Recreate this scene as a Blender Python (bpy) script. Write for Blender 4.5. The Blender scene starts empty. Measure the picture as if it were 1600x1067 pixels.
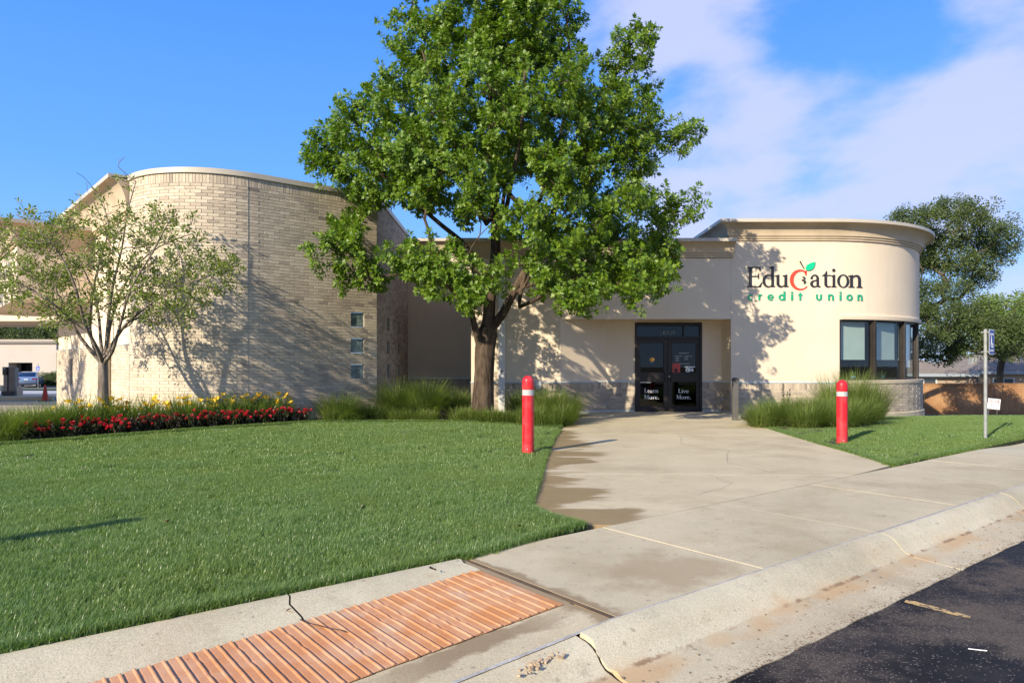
import bpy, bmesh, math, random
import numpy as np
from mathutils import Vector, Matrix, noise as mnoise

SC = bpy.context.scene
COL = SC.collection
rad = math.radians

# ------------------------------------------------------------------ camera
cam_d = bpy.data.cameras.new('camera')
cam_d.sensor_width = 36.0
cam_d.lens = 24.23
cam_d.shift_y = 0.0228
cam_d.clip_start = 0.05
cam_d.clip_end = 2000.0
cam = bpy.data.objects.new('camera', cam_d)
cam.location = (0.0, 0.0, 1.4)
cam.rotation_euler = (rad(90), 0, 0)
COL.objects.link(cam)
SC.camera = cam

# ------------------------------------------------------------------ sun and sky
SUN_EL = 25.0
SUN_DIR = Vector((-0.645, -0.765, 0)).normalized()      # horizontal direction towards the sun
SKY_STRENGTH = 0.13
SUN_STRENGTH = 3.95
SKY_GAIN = 4.1
w = bpy.data.worlds.new('World')
SC.world = w
w.use_nodes = True
nt = w.node_tree
for n_ in list(nt.nodes):
    nt.nodes.remove(n_)


def N(nt, t, **kw):
    n = nt.nodes.new(t)
    for k, v in kw.items():
        setattr(n, k, v)
    return n


def L(nt, a, b):
    nt.links.new(a, b)


def math_node(nt, op, a, b=None, clamp=False):
    n = N(nt, 'ShaderNodeMath', operation=op, use_clamp=clamp)
    for i, v in enumerate((a, b)):
        if v is None:
            continue
        if isinstance(v, (int, float)):
            n.inputs[i].default_value = v
        else:
            L(nt, v, n.inputs[i])
    return n.outputs[0]


def maprange(nt, v, a, b, c=0.0, d=1.0, smooth=True):
    n = N(nt, 'ShaderNodeMapRange')
    n.interpolation_type = 'SMOOTHSTEP' if smooth else 'LINEAR'
    L(nt, v, n.inputs[0])
    for i, x in enumerate((a, b, c, d)):
        n.inputs[i + 1].default_value = x
    return n.outputs[0]


def mixc(nt, f, a, b, mode='MIX'):
    n = N(nt, 'ShaderNodeMix', data_type='RGBA', blend_type=mode)
    for idx, v in ((0, f), (6, a), (7, b)):
        if isinstance(v, (int, float)):
            n.inputs[idx].default_value = v
        elif isinstance(v, (tuple, list)):
            n.inputs[idx].default_value = (v[0], v[1], v[2], 1)
        else:
            L(nt, v, n.inputs[idx])
    return n.outputs[2]


sky = N(nt, 'ShaderNodeTexSky')
sky.sky_type = 'NISHITA'
sky.sun_disc = False
sky.sun_elevation = rad(SUN_EL)
sky.sun_rotation = math.atan2(SUN_DIR.x, SUN_DIR.y)
sky.altitude = 1100
sky.air_density = 1.0
sky.dust_density = 0.0
sky.ozone_density = 2.2
tc = N(nt, 'ShaderNodeTexCoord')
mp = N(nt, 'ShaderNodeMapping')
mp.inputs['Scale'].default_value = (1, 1, 1.9)
mp.inputs['Location'].default_value = (7.91, 0.877, 1.224)
L(nt, tc.outputs['Generated'], mp.inputs[0])
nz = N(nt, 'ShaderNodeTexNoise')
nz.inputs['Scale'].default_value = 2.6
nz.inputs['Detail'].default_value = 6.0
nz.inputs['Roughness'].default_value = 0.52
nz.inputs['Distortion'].default_value = 0.15
L(nt, mp.outputs[0], nz.inputs[0])
sep = N(nt, 'ShaderNodeSeparateXYZ')
L(nt, tc.outputs['Generated'], sep.inputs[0])
bias = maprange(nt, math_node(nt, 'SUBTRACT', math_node(nt, 'MULTIPLY', sep.outputs[0], 0.8), math_node(nt, 'MULTIPLY', sep.outputs[1], 0.45)), -0.47, -0.22, -0.19, 0.065)
dens = math_node(nt, 'ADD', nz.outputs[0], bias)
cl = maprange(nt, dens, 0.495, 0.64)
up = maprange(nt, sep.outputs[2], -0.02, 0.06)
cl = math_node(nt, 'MULTIPLY', cl, up)
cl = math_node(nt, 'MULTIPLY', cl, 0.76)
ramp_ = N(nt, 'ShaderNodeValToRGB')
re_ = ramp_.color_ramp.elements
re_[0].position = 0.0
re_[0].color = (0.32, 0.58, 1.0, 1)
re_[1].position = 1.0
re_[1].color = (0.04, 0.20, 0.66, 1)
for p_, c_ in ((0.10, (0.225, 0.50, 1.0)), (0.25, (0.125, 0.395, 1.0)), (0.5, (0.058, 0.275, 0.95))):
    x_ = re_.new(p_)
    x_.color = (*c_, 1)
L(nt, sep.outputs[2], ramp_.inputs[0])
blue = N(nt, 'ShaderNodeVectorMath', operation='SCALE')
L(nt, ramp_.outputs[0], blue.inputs[0])
blue.inputs['Scale'].default_value = SKY_GAIN
skyb = mixc(nt, 0.88, sky.outputs[0], blue.outputs[0])
skyc = mixc(nt, cl, skyb, tuple(SKY_GAIN * q for q in (0.64, 0.67, 0.95)))
bg = N(nt, 'ShaderNodeBackground')
bg.inputs[1].default_value = SKY_STRENGTH
L(nt, skyc, bg.inputs[0])
wo = N(nt, 'ShaderNodeOutputWorld')
L(nt, bg.outputs[0], wo.inputs[0])

sun_d = bpy.data.lights.new('sun', 'SUN')
sun_d.energy = SUN_STRENGTH
sun_d.angle = rad(0.5)
sun_d.color = (1.0, 0.89, 0.70)
sun = bpy.data.objects.new('sun', sun_d)
sdir = Vector((SUN_DIR.x * math.cos(rad(SUN_EL)), SUN_DIR.y * math.cos(rad(SUN_EL)), math.sin(rad(SUN_EL))))
sun.rotation_euler = sdir.to_track_quat('Z', 'Y').to_euler()
sun.location = sdir * 60
COL.objects.link(sun)

SC.view_settings.view_transform = 'Standard'
SC.view_settings.look = 'None'
SC.view_settings.exposure = 1.1
SC.view_settings.gamma = 1.0
SC.view_settings.use_curve_mapping = False
SC.render.engine = 'CYCLES'
SC.cycles.max_bounces = 8
SC.cycles.transparent_max_bounces = 12
SC.cycles.use_denoising = True

# ------------------------------------------------------------------ helpers
RNG = random.Random(7)


def lerp(a, b, t):
    return a + (b - a) * t


def ss(a, b, x):
    t = min(1.0, max(0.0, (x - a) / (b - a)))
    return t * t * (3 - 2 * t)


# street frame: s runs along the kerb (to the right and away), t runs from the street to the building
U = (0.786, 0.618)
V = (-0.618, 0.786)


def sn(s, n):
    return (s * U[0] + n * V[0], s * U[1] + n * V[1])


def ground_drop(x, y):
    r = -1.3 * ss(15, 38, y)
    l = -(0.3 * ss(17, 32, y) + 0.45 * ss(32, 64, y))
    t = ss(-8, 8, x)
    return lerp(l, r, t)


def lawn_z(x, y):
    b = 0.12 * ss(8.5, 15, y) * (1 - ss(-1.2, 0.9, x))
    if x > 4:
        b = 0.05 * ss(10, 14, y) * ss(5.4, 6.6, x)
    return b + ground_drop(x, y) + 0.012 * mnoise.noise(Vector((x * 0.9, y * 0.9, 0.3)))


class MB:
    """collects faces; build() links them as one mesh object"""

    def __init__(self):
        self.v = []
        self.f = []
        self.m = []
        self.c = []
        self.cur = 0
        self.tone = None

    def face(self, pts, mi=None, tone=None):
        b = len(self.v)
        self.v.extend([tuple(p) for p in pts])
        self.f.append(tuple(range(b, b + len(pts))))
        self.m.append(self.cur if mi is None else mi)
        self.c.append(tone if tone is not None else (self.tone if self.tone is not None else 0.5))

    def mesh(self, verts, faces):
        b = len(self.v)
        self.v.extend([tuple(p) for p in verts])
        for f in faces:
            self.f.append(tuple(i + b for i in f))
            self.m.append(self.cur)
            self.c.append(self.tone if self.tone is not None else 0.5)

    def box(self, x0, x1, y0, y1, z0, z1):
        v = [(x0, y0, z0), (x1, y0, z0), (x1, y1, z0), (x0, y1, z0), (x0, y0, z1), (x1, y0, z1), (x1, y1, z1), (x0, y1, z1)]
        self.mesh(v, [(3, 2, 1, 0), (4, 5, 6, 7), (0, 1, 5, 4), (1, 2, 6, 5), (2, 3, 7, 6), (3, 0, 4, 7)])

    def obox(self, c, ax, ay, az, hx, hy, hz):
        c, ax, ay, az = Vector(c), Vector(ax), Vector(ay), Vector(az)
        v = []
        for dz in (-1, 1):
            for dx, dy in ((-1, -1), (1, -1), (1, 1), (-1, 1)):
                v.append(c + ax * hx * dx + ay * hy * dy + az * hz * dz)
        self.mesh(v, [(3, 2, 1, 0), (4, 5, 6, 7), (0, 1, 5, 4), (1, 2, 6, 5), (2, 3, 7, 6), (3, 0, 4, 7)])

    def prism(self, poly, z0, z1, zf0=None, zf1=None):
        n = len(poly)
        v = [(p[0], p[1], z0) for p in poly] + [(p[0], p[1], z1) for p in poly]
        f = [tuple(range(n - 1, -1, -1)), tuple(range(n, 2 * n))]
        for i in range(n):
            j = (i + 1) % n
            f.append((i, j, n + j, n + i))
        self.mesh(v, f)

    def tube(self, pts, rads, sides=8, cap=True):
        pts = [Vector(p) for p in pts]
        n = len(pts)
        if not hasattr(rads, '__len__'):
            rads = [rads] * n
        verts = []
        ref = Vector((0.31, 0.77, 0.2)).normalized()
        for i, p in enumerate(pts):
            d = (pts[min(n - 1, i + 1)] - pts[max(0, i - 1)])
            if d.length < 1e-9:
                d = Vector((0, 0, 1))
            d.normalize()
            if i == 0:
                a = ref - d * ref.dot(d)
                if a.length < 0.1:
                    a = Vector((1, 0, 0)) - d * d.x
                a.normalize()
            else:
                a = a - d * a.dot(d)
                if a.length < 1e-6:
                    a = Vector((1, 0, 0)) - d * d.x
                a.normalize()
            b = d.cross(a)
            for k in range(sides):
                t = 2 * math.pi * k / sides
                verts.append(p + (a * math.cos(t) + b * math.sin(t)) * rads[i])
        faces = []
        for i in range(n - 1):
            for k in range(sides):
                k2 = (k + 1) % sides
                faces.append((i * sides + k, i * sides + k2, (i + 1) * sides + k2, (i + 1) * sides + k))
        if cap:
            faces.append(tuple(range(sides - 1, -1, -1)))
            faces.append(tuple(range((n - 1) * sides, n * sides)))
        self.mesh(verts, faces)

    def lathe(self, prof, sides=20, c=(0, 0, 0)):
        """prof: list of (r, z) from bottom to top"""
        verts, faces = [], []
        n = len(prof)
        for (r, z) in prof:
            for k in range(sides):
                t = 2 * math.pi * k / sides
                verts.append((c[0] + r * math.cos(t), c[1] + r * math.sin(t), c[2] + z))
        for i in range(n - 1):
            for k in range(sides):
                k2 = (k + 1) % sides
                faces.append((i * sides + k, i * sides + k2, (i + 1) * sides + k2, (i + 1) * sides + k))
        faces.append(tuple(range(sides - 1, -1, -1)))
        faces.append(tuple(range((n - 1) * sides, n * sides)))
        self.mesh(verts, faces)

    def data(self, name, mats, smooth=False):
        me = bpy.data.meshes.new(name)
        me.from_pydata(self.v, [], self.f)
        for m in (mats if isinstance(mats, (list, tuple)) else [mats]):
            me.materials.append(m)
        if any(self.m):
            me.polygons.foreach_set('material_index', self.m)
        if any(c != 0.5 for c in self.c):
            at = me.attributes.new('tone', 'FLOAT', 'FACE')
            at.data.foreach_set('value', self.c)
        if smooth:
            me.polygons.foreach_set('use_smooth', [True] * len(self.f))
        me.update()
        return me

    def build(self, name, mats, parent=None, smooth=False, bevel=0.0, weld=False, loc=None):
        me = self.data(name, mats, smooth)
        if weld or bevel:
            bm = bmesh.new()
            bm.from_mesh(me)
            bmesh.ops.remove_doubles(bm, verts=bm.verts, dist=1e-5)
            bmesh.ops.recalc_face_normals(bm, faces=bm.faces)
            if bevel:
                ed = [e for e in bm.edges if len(e.link_faces) == 2 and e.calc_face_angle(0) > rad(35)]
                bmesh.ops.bevel(bm, geom=ed, offset=bevel, segments=2, affect='EDGES', profile=0.5, clamp_overlap=True)
            bm.to_mesh(me)
            bm.free()
        o = bpy.data.objects.new(name, me)
        COL.objects.link(o)
        if parent is not None:
            o.parent = parent
        if loc is not None:
            o.location = loc
        return o


def auto_smooth(o, ang=40):
    me = o.data
    me.polygons.foreach_set('use_smooth', [True] * len(me.polygons))
    try:
        me.set_sharp_from_angle(angle=rad(ang))
    except Exception:
        pass


def tag(o, label=None, cat=None, group=None, kind=None):
    if label:
        o['label'] = label
    if cat:
        o['category'] = cat
    if group:
        o['group'] = group
    if kind:
        o['kind'] = kind
    return o


def empty(name, loc=(0, 0, 0), rz=0.0, label=None, cat=None, group=None, parent=None, kind=None):
    o = bpy.data.objects.new(name, None)
    o.empty_display_size = 0.2
    o.location = loc
    o.rotation_euler = (0, 0, rz)
    COL.objects.link(o)
    if parent is not None:
        o.parent = parent
    return tag(o, label, cat, group, kind)


def inst(name, me, parent=None, loc=(0, 0, 0), rot=(0, 0, 0), scale=(1, 1, 1), mat=None):
    o = bpy.data.objects.new(name, me)
    COL.objects.link(o)
    if parent is not None:
        o.parent = parent
    if mat is not None:
        o.matrix_local = mat
    else:
        o.location = loc
        o.rotation_euler = rot
        o.scale = scale
    return o


def copy_tree(o, parent=None):
    c = o.copy()
    COL.objects.link(c)
    c.parent = parent
    for ch in list(o.children):
        copy_tree(ch, c)
    return c


def in_poly(x, y, poly):
    r = False
    j = len(poly) - 1
    for i in range(len(poly)):
        xi, yi = poly[i]
        xj, yj = poly[j]
        if (yi > y) != (yj > y) and x < (xj - xi) * (y - yi) / (yj - yi + 1e-12) + xi:
            r = not r
        j = i
    return r


def sheet(name, poly, zf, mats, step=1.0, parent=None, kind='structure', skirt=0.0):
    """a horizontal polygon cut on a grid and draped on zf(x, y)"""
    bm = bmesh.new()
    vs = [bm.verts.new((p[0], p[1], 0)) for p in poly]
    bm.faces.new(vs)
    xs = [p[0] for p in poly]
    ys = [p[1] for p in poly]
    x = math.ceil(min(xs) / step) * step
    while x < max(xs):
        g = bm.verts[:] + bm.edges[:] + bm.faces[:]
        bmesh.ops.bisect_plane(bm, geom=g, plane_co=(x + 0.0007, 0, 0), plane_no=(1, 0, 0))
        x += step
    y = math.ceil(min(ys) / step) * step
    while y < max(ys):
        g = bm.verts[:] + bm.edges[:] + bm.faces[:]
        bmesh.ops.bisect_plane(bm, geom=g, plane_co=(0, y + 0.0007, 0), plane_no=(0, 1, 0))
        y += step
    bmesh.ops.triangulate(bm, faces=bm.faces[:])
    for v in bm.verts:
        v.co.z = zf(v.co.x, v.co.y)
    for f in bm.faces:
        f.normal_update()
        if f.normal.z < 0:
            f.normal_flip()
    if skirt:
        be = [e for e in bm.edges if e.is_boundary]
        r = bmesh.ops.extrude_edge_only(bm, edges=be)
        for g in r['geom']:
            if isinstance(g, bmesh.types.BMVert):
                g.co.z -= skirt
    me = bpy.data.meshes.new(name)
    bm.to_mesh(me)
    bm.free()
    me.materials.append(mats)
    o = bpy.data.objects.new(name, me)
    COL.objects.link(o)
    if parent is not None:
        o.parent = parent
    elif kind:
        o['kind'] = kind
    return o


# ------------------------------------------------------------------ materials
def mat(name, col=(0.5, 0.5, 0.5), rough=0.6, metal=0.0, spec=0.5):
    m = bpy.data.materials.new(name)
    m.use_nodes = True
    b = m.node_tree.nodes['Principled BSDF']
    b.inputs['Base Color'].default_value = (*col, 1)
    b.inputs['Roughness'].default_value = rough
    b.inputs['Metallic'].default_value = metal
    b.inputs['Specular IOR Level'].default_value = spec
    return m, m.node_tree, b


def coords(nt, scale=(1, 1, 1), obj=False, rot=0.0):
    t = N(nt, 'ShaderNodeTexCoord') if obj else N(nt, 'ShaderNodeNewGeometry')
    m = N(nt, 'ShaderNodeMapping')
    m.inputs['Scale'].default_value = scale
    m.inputs['Rotation'].default_value = (0, 0, rot)
    L(nt, t.outputs['Object' if obj else 'Position'], m.inputs[0])
    return m.outputs[0]


def noise(nt, vec, scale, detail=4, rough=0.55, dist=0.0):
    n = N(nt, 'ShaderNodeTexNoise')
    n.inputs['Scale'].default_value = scale
    n.inputs['Detail'].default_value = detail
    n.inputs['Roughness'].default_value = rough
    n.inputs['Distortion'].default_value = dist
    L(nt, vec, n.inputs[0])
    return n.outputs[0]


def bump(nt, b, h, strength=0.3, dist=0.01):
    n = N(nt, 'ShaderNodeBump')
    n.inputs['Strength'].default_value = strength
    n.inputs['Distance'].default_value = dist
    L(nt, h, n.inputs['Height'])
    L(nt, n.outputs[0], b.inputs['Normal'])


def mottled(name, c0, c1, scale=3.0, rough=0.8, fine=60.0, fine_amt=0.12, bstr=0.25, bdist=0.004, detail=5, c2=None, s2=0.4, obj=False, spec=0.4):
    m, nt, b = mat(name, c0, rough, 0, spec)
    v = coords(nt, obj=obj)
    f = maprange(nt, noise(nt, v, scale, detail), 0.3, 0.7)
    c = mixc(nt, f, c0, c1)
    if c2:
        f2 = maprange(nt, noise(nt, v, s2, 4), 0.45, 0.68)
        c = mixc(nt, f2, c, c2)
    fn = noise(nt, v, fine, 2)
    k = maprange(nt, fn, 0.25, 0.75, 1 - fine_amt, 1 + fine_amt, False)
    cc = N(nt, 'ShaderNodeVectorMath', operation='SCALE')
    L(nt, c, cc.inputs[0])
    L(nt, k, cc.inputs['Scale'])
    L(nt, cc.outputs[0], b.inputs['Base Color'])
    bump(nt, b, fn, bstr, bdist)
    return m


M = {}
def stucco_mat():
    m, nt, b = mat('stucco', (0.7, 0.58, 0.43), 0.92, 0, 0.3)
    v = coords(nt)
    f = maprange(nt, noise(nt, v, 0.8, 5), 0.35, 0.65)
    c = mixc(nt, f, (0.68, 0.57, 0.430), (0.645, 0.535, 0.40))
    v2 = coords(nt, (1, 1, 0.12))
    st = maprange(nt, noise(nt, v2, 4.5, 5, 0.6), 0.52, 0.78, 0, 0.4)
    c = mixc(nt, st, c, (0.56, 0.455, 0.325))
    f2 = maprange(nt, noise(nt, v, 0.35, 4), 0.5, 0.7, 0, 0.6)
    c = mixc(nt, f2, c, (0.63, 0.515, 0.37))
    fn = noise(nt, v, 55, 3, 0.6)
    k = maprange(nt, fn, 0.25, 0.75, 0.94, 1.06, False)
    cc = N(nt, 'ShaderNodeVectorMath', operation='SCALE')
    L(nt, c, cc.inputs[0])
    L(nt, k, cc.inputs['Scale'])
    L(nt, cc.outputs[0], b.inputs['Base Color'])
    bump(nt, b, fn, 0.5, 0.006)
    return m


M['stucco'] = stucco_mat()
M['cornice'] = mottled('cornice_foam', (0.52, 0.415, 0.29), (0.49, 0.385, 0.265), 0.9, 0.85, 80, 0.05, 0.25, 0.003, c2=(0.42, 0.33, 0.225), s2=1.3)
M['coping'] = mottled('coping_metal', (0.50, 0.445, 0.36), (0.46, 0.41, 0.335), 1.0, 0.42, 20, 0.03, 0.05, 0.002, spec=0.5)
M['mortar'] = mottled('mortar', (0.42, 0.37, 0.30), (0.37, 0.325, 0.265), 2.0, 0.95, 120, 0.1, 0.4, 0.004)
M['flashing'] = mottled('flashing_metal', (0.50, 0.54, 0.52), (0.42, 0.46, 0.45), 2, 0.4, 30, 0.04, 0.05)
M['bronze'] = mottled('bronze_aluminium', (0.020, 0.016, 0.014), (0.030, 0.024, 0.020), 3, 0.42, 40, 0.05, 0.05, spec=0.3)
M['dark'] = mat('dark_interior', (0.035, 0.030, 0.027), 0.9)[0]
M['room'] = mat('interior_wall', (0.10, 0.085, 0.07), 0.9)[0]
M['white_paint'] = mottled('white_paint', (0.72, 0.71, 0.68), (0.66, 0.65, 0.61), 5, 0.5, 60, 0.05, 0.05)
M['letter_black'] = mat('letter_black', (0.018, 0.019, 0.023), 0.45)[0]
M['letter_green'] = mat('letter_green', (0.010, 0.30, 0.16), 0.4)[0]
M['letter_red'] = mat('letter_red', (0.80, 0.055, 0.025), 0.4)[0]
M['vinyl_white'] = mat('vinyl_white', (0.80, 0.80, 0.80), 0.5)[0]
M['vinyl_grey'] = mat('vinyl_grey', (0.42, 0.41, 0.38), 0.5)[0]
M['vinyl_red'] = mat('vinyl_red', (0.45, 0.05, 0.035), 0.5)[0]
M['gold'] = mat('orange_gold', (0.55, 0.27, 0.03), 0.45)[0]
M['asphalt_far'] = mottled('asphalt_far', (0.085, 0.085, 0.09), (0.11, 0.108, 0.108), 0.4, 0.85, 30, 0.15, 0.2)
M['shingle'] = mottled('shingle_roof', (0.17, 0.14, 0.12), (0.22, 0.185, 0.16), 2.0, 0.95, 14, 0.3, 0.3, 0.03)
M['blind'] = mottled('blind_fabric', (0.30, 0.365, 0.345), (0.27, 0.335, 0.315), 2, 0.9, 120, 0.04, 0.05)


def glass_mat(name, tint=(0.75, 0.8, 0.78), ior=1.5, rough=0.0, boost=1.0):
    m = bpy.data.materials.new(name)
    m.use_nodes = True
    nt = m.node_tree
    nt.nodes.remove(nt.nodes['Principled BSDF'])
    out = nt.nodes['Material Output']
    fr = N(nt, 'ShaderNodeFresnel')
    # a pane is thin: seen from behind the index is turned round so that light also comes in through it
    ge = N(nt, 'ShaderNodeNewGeometry')
    L(nt, maprange(nt, ge.outputs['Backfacing'], 0, 1, ior, 1 / ior, False), fr.inputs[0])
    tr = N(nt, 'ShaderNodeBsdfTransparent')
    tr.inputs[0].default_value = (*tint, 1)
    gl = N(nt, 'ShaderNodeBsdfGlossy')
    gl.inputs['Roughness'].default_value = rough
    gl.inputs['Color'].default_value = (0.95, 0.97, 1.0, 1)
    mx = N(nt, 'ShaderNodeMixShader')
    f = math_node(nt, 'MULTIPLY', fr.outputs[0], boost, True)
    L(nt, f, mx.inputs[0])
    L(nt, tr.outputs[0], mx.inputs[1])
    L(nt, gl.outputs[0], mx.inputs[2])
    L(nt, mx.outputs[0], out.inputs[0])
    return m


M['glass'] = glass_mat('window_glass', (0.90, 0.94, 0.93), 1.5, 0.01, 1.2)
M['door_glass'] = glass_mat('door_glass', (0.30, 0.30, 0.30), 1.5, 0.0, 0.75)


def brick_mat():
    m, nt, b = mat('brick', (0.4, 0.32, 0.23), 0.88, 0, 0.35)
    at = N(nt, 'ShaderNodeAttribute', attribute_name='tone')
    r = N(nt, 'ShaderNodeValToRGB')
    r.color_ramp.interpolation = 'LINEAR'
    e = r.color_ramp.elements
    e[0].position = 0.0
    e[0].color = (0.19, 0.155, 0.125, 1)
    e[1].position = 1.0
    e[1].color = (0.62, 0.525, 0.395, 1)
    for p, c in ((0.22, (0.275, 0.225, 0.18)), (0.45, (0.375, 0.31, 0.24)), (0.65, (0.465, 0.385, 0.285)), (0.85, (0.55, 0.46, 0.34))):
        x = e.new(p)
        x.color = (*c, 1)
    L(nt, at.outputs['Fac'], r.inputs[0])
    v = coords(nt)
    f1 = noise(nt, v, 22, 4)
    f2 = noise(nt, v, 140, 2)
    c = mixc(nt, maprange(nt, f1, 0.45, 0.75, 0, 0.45), r.outputs[0], (0.30, 0.245, 0.19))
    k = maprange(nt, f2, 0.3, 0.7, 0.86, 1.12, False)
    cc = N(nt, 'ShaderNodeVectorMath', operation='SCALE')
    L(nt, c, cc.inputs[0])
    L(nt, k, cc.inputs['Scale'])
    L(nt, cc.outputs[0], b.inputs['Base Color'])
    bump(nt, b, f2, 0.4, 0.003)
    return m


M['brick'] = brick_mat()


def concrete_mat(name, c0, c1, stain, wet=None, pits=True, warm=None, marks=None):
    """weathered concrete: big soft blotches, fine sand, pits and (optionally) damp patches along an edge"""
    m, nt, b = mat(name, c0, 0.85, 0, 0.35)
    v = coords(nt)
    f = maprange(nt, noise(nt, v, 1.1, 5), 0.32, 0.68)
    c = mixc(nt, f, c0, c1)
    f2 = maprange(nt, noise(nt, v, 0.6, 7, 0.65), 0.46, 0.66, 0, 0.9)
    c = mixc(nt, f2, c, stain)
    f3 = maprange(nt, noise(nt, v, 6, 7, 0.7), 0.52, 0.75, 0, 0.5)
    c = mixc(nt, f3, c, tuple(x * 0.72 for x in stain))
    if warm:
        f4 = maprange(nt, noise(nt, v, 2.3, 5, 0.6), 0.5, 0.75, 0, 0.6)
        c = mixc(nt, f4, c, warm)
    sand = noise(nt, v, 130, 3)
    k = maprange(nt, sand, 0.25, 0.75, 0.70, 1.30, False)
    cc = N(nt, 'ShaderNodeVectorMath', operation='SCALE')
    L(nt, c, cc.inputs[0])
    L(nt, k, cc.inputs['Scale'])
    c = cc.outputs[0]
    sp = maprange(nt, noise(nt, v, 75, 2, 0.5), 0.66, 0.72, 0, 0.55)
    c = mixc(nt, sp, c, (0.66, 0.60, 0.48))
    sp2 = maprange(nt, noise(nt, v, 48, 2, 0.5), 0.70, 0.74, 0, 0.7)
    c = mixc(nt, sp2, c, (0.15, 0.115, 0.08))
    h = sand
    if pits:
        vo = N(nt, 'ShaderNodeTexVoronoi')
        vo.inputs['Scale'].default_value = 13
        vo.inputs['Randomness'].default_value = 1
        L(nt, v, vo.inputs[0])
        pn = noise(nt, v, 4.0, 3)
        thr = maprange(nt, pn, 0.32, 0.7, 0.03, 0.21)
        pit = math_node(nt, 'LESS_THAN', vo.outputs['Distance'], thr)
        pit = math_node(nt, 'MULTIPLY', pit, math_node(nt, 'GREATER_THAN', N_random(nt, vo), 0.45))
        c = mixc(nt, math_node(nt, 'MULTIPLY', pit, 0.6), c, tuple(x * 0.45 for x in c0))
        h = math_node(nt, 'SUBTRACT', sand, math_node(nt, 'MULTIPLY', pit, 1.2))
    if marks is not None:
        c = marks(nt, v, c)
    if wet is not None:
        c, rgh = wet(nt, v, c)
        L(nt, rgh, b.inputs['Roughness'])
    L(nt, c, b.inputs['Base Color'])
    bump(nt, b, h, 0.35, 0.004)
    return m


def N_random(nt, vo):
    s = N(nt, 'ShaderNodeSeparateColor')
    L(nt, vo.outputs['Color'], s.inputs[0])
    return s.outputs[0]


def N_random2(nt, vo):
    s = N(nt, 'ShaderNodeSeparateColor')
    L(nt, vo.outputs['Color'], s.inputs[0])
    return s.outputs[1]


def wet_walk(nt, v, c):
    """damp concrete beside the lawn: irregular dark patch that follows the lawn's edge"""
    s = N(nt, 'ShaderNodeSeparateXYZ')
    L(nt, v, s.inputs[0])
    # distance to the right of the lawn edge x = 0.19 + 0.1 * (y - 6.85), fading with y
    ex = math_node(nt, 'ADD', math_node(nt, 'MULTIPLY', math_node(nt, 'SUBTRACT', s.outputs[1], 6.85), 0.105), 0.17)
    d = math_node(nt, 'SUBTRACT', s.outputs[0], ex)
    mpn = N(nt, 'ShaderNodeMapping')
    mpn.inputs['Scale'].default_value = (0.45, 1.5, 1)
    L(nt, v, mpn.inputs[0])
    n1 = noise(nt, mpn.outputs[0], 0.85, 4, 0.5, 0.3)
    reach = maprange(nt, n1, 0.36, 0.66, 0.03, 1.15)
    reach = math_node(nt, 'MULTIPLY', reach, maprange(nt, s.outputs[1], 6.6, 17, 1.0, 0.45))
    q = math_node(nt, 'SUBTRACT', reach, d)
    f = maprange(nt, q, -0.10, 0.22)
    # a second tongue in the corner by the pavement joint
    ax = math_node(nt, 'SUBTRACT', s.outputs[0], 0.72)
    ay = math_node(nt, 'SUBTRACT', s.outputs[1], 6.32)
    aa = math_node(nt, 'ADD', math_node(nt, 'MULTIPLY', ax, 0.786), math_node(nt, 'MULTIPLY', ay, 0.618))
    bb = math_node(nt, 'ADD', math_node(nt, 'MULTIPLY', ax, -0.618), math_node(nt, 'MULTIPLY', ay, 0.786))
    rr = math_node(nt, 'ADD', math_node(nt, 'POWER', math_node(nt, 'MULTIPLY', aa, 1.15), 2), math_node(nt, 'POWER', math_node(nt, 'MULTIPLY', bb, 3.6), 2))
    rr = math_node(nt, 'ADD', rr, math_node(nt, 'MULTIPLY', math_node(nt, 'SUBTRACT', noise(nt, v, 3.0, 4), 0.5), 1.1))
    f2 = maprange(nt, rr, 0.72, 0.36)
    f = math_node(nt, 'MAXIMUM', f, f2)
    wetc = mixc(nt, 1.0, c, (0.58, 0.50, 0.40), 'MULTIPLY')
    rim = maprange(nt, q, -0.5, 0.0, 0, 0.22)
    c = mixc(nt, math_node(nt, 'MULTIPLY', rim, 1.0), c, (0.36, 0.29, 0.20))
    c = mixc(nt, f, c, wetc)
    r = maprange(nt, f, 0, 1, 0.85, 0.42)
    return c, r


def along(nt, v):
    """street coordinates (s, n) of a point"""
    s = N(nt, 'ShaderNodeSeparateXYZ')
    L(nt, v, s.inputs[0])
    a = math_node(nt, 'ADD', math_node(nt, 'MULTIPLY', s.outputs[0], U[0]), math_node(nt, 'MULTIPLY', s.outputs[1], U[1]))
    b = math_node(nt, 'ADD', math_node(nt, 'MULTIPLY', s.outputs[0], V[0]), math_node(nt, 'MULTIPLY', s.outputs[1], V[1]))
    return a, b


def band(nt, x, lo, hi, soft, wob):
    y = math_node(nt, 'ADD', x, wob)
    return math_node(nt, 'MULTIPLY', maprange(nt, y, lo - soft, lo + soft), maprange(nt, y, hi + soft, hi - soft))


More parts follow.
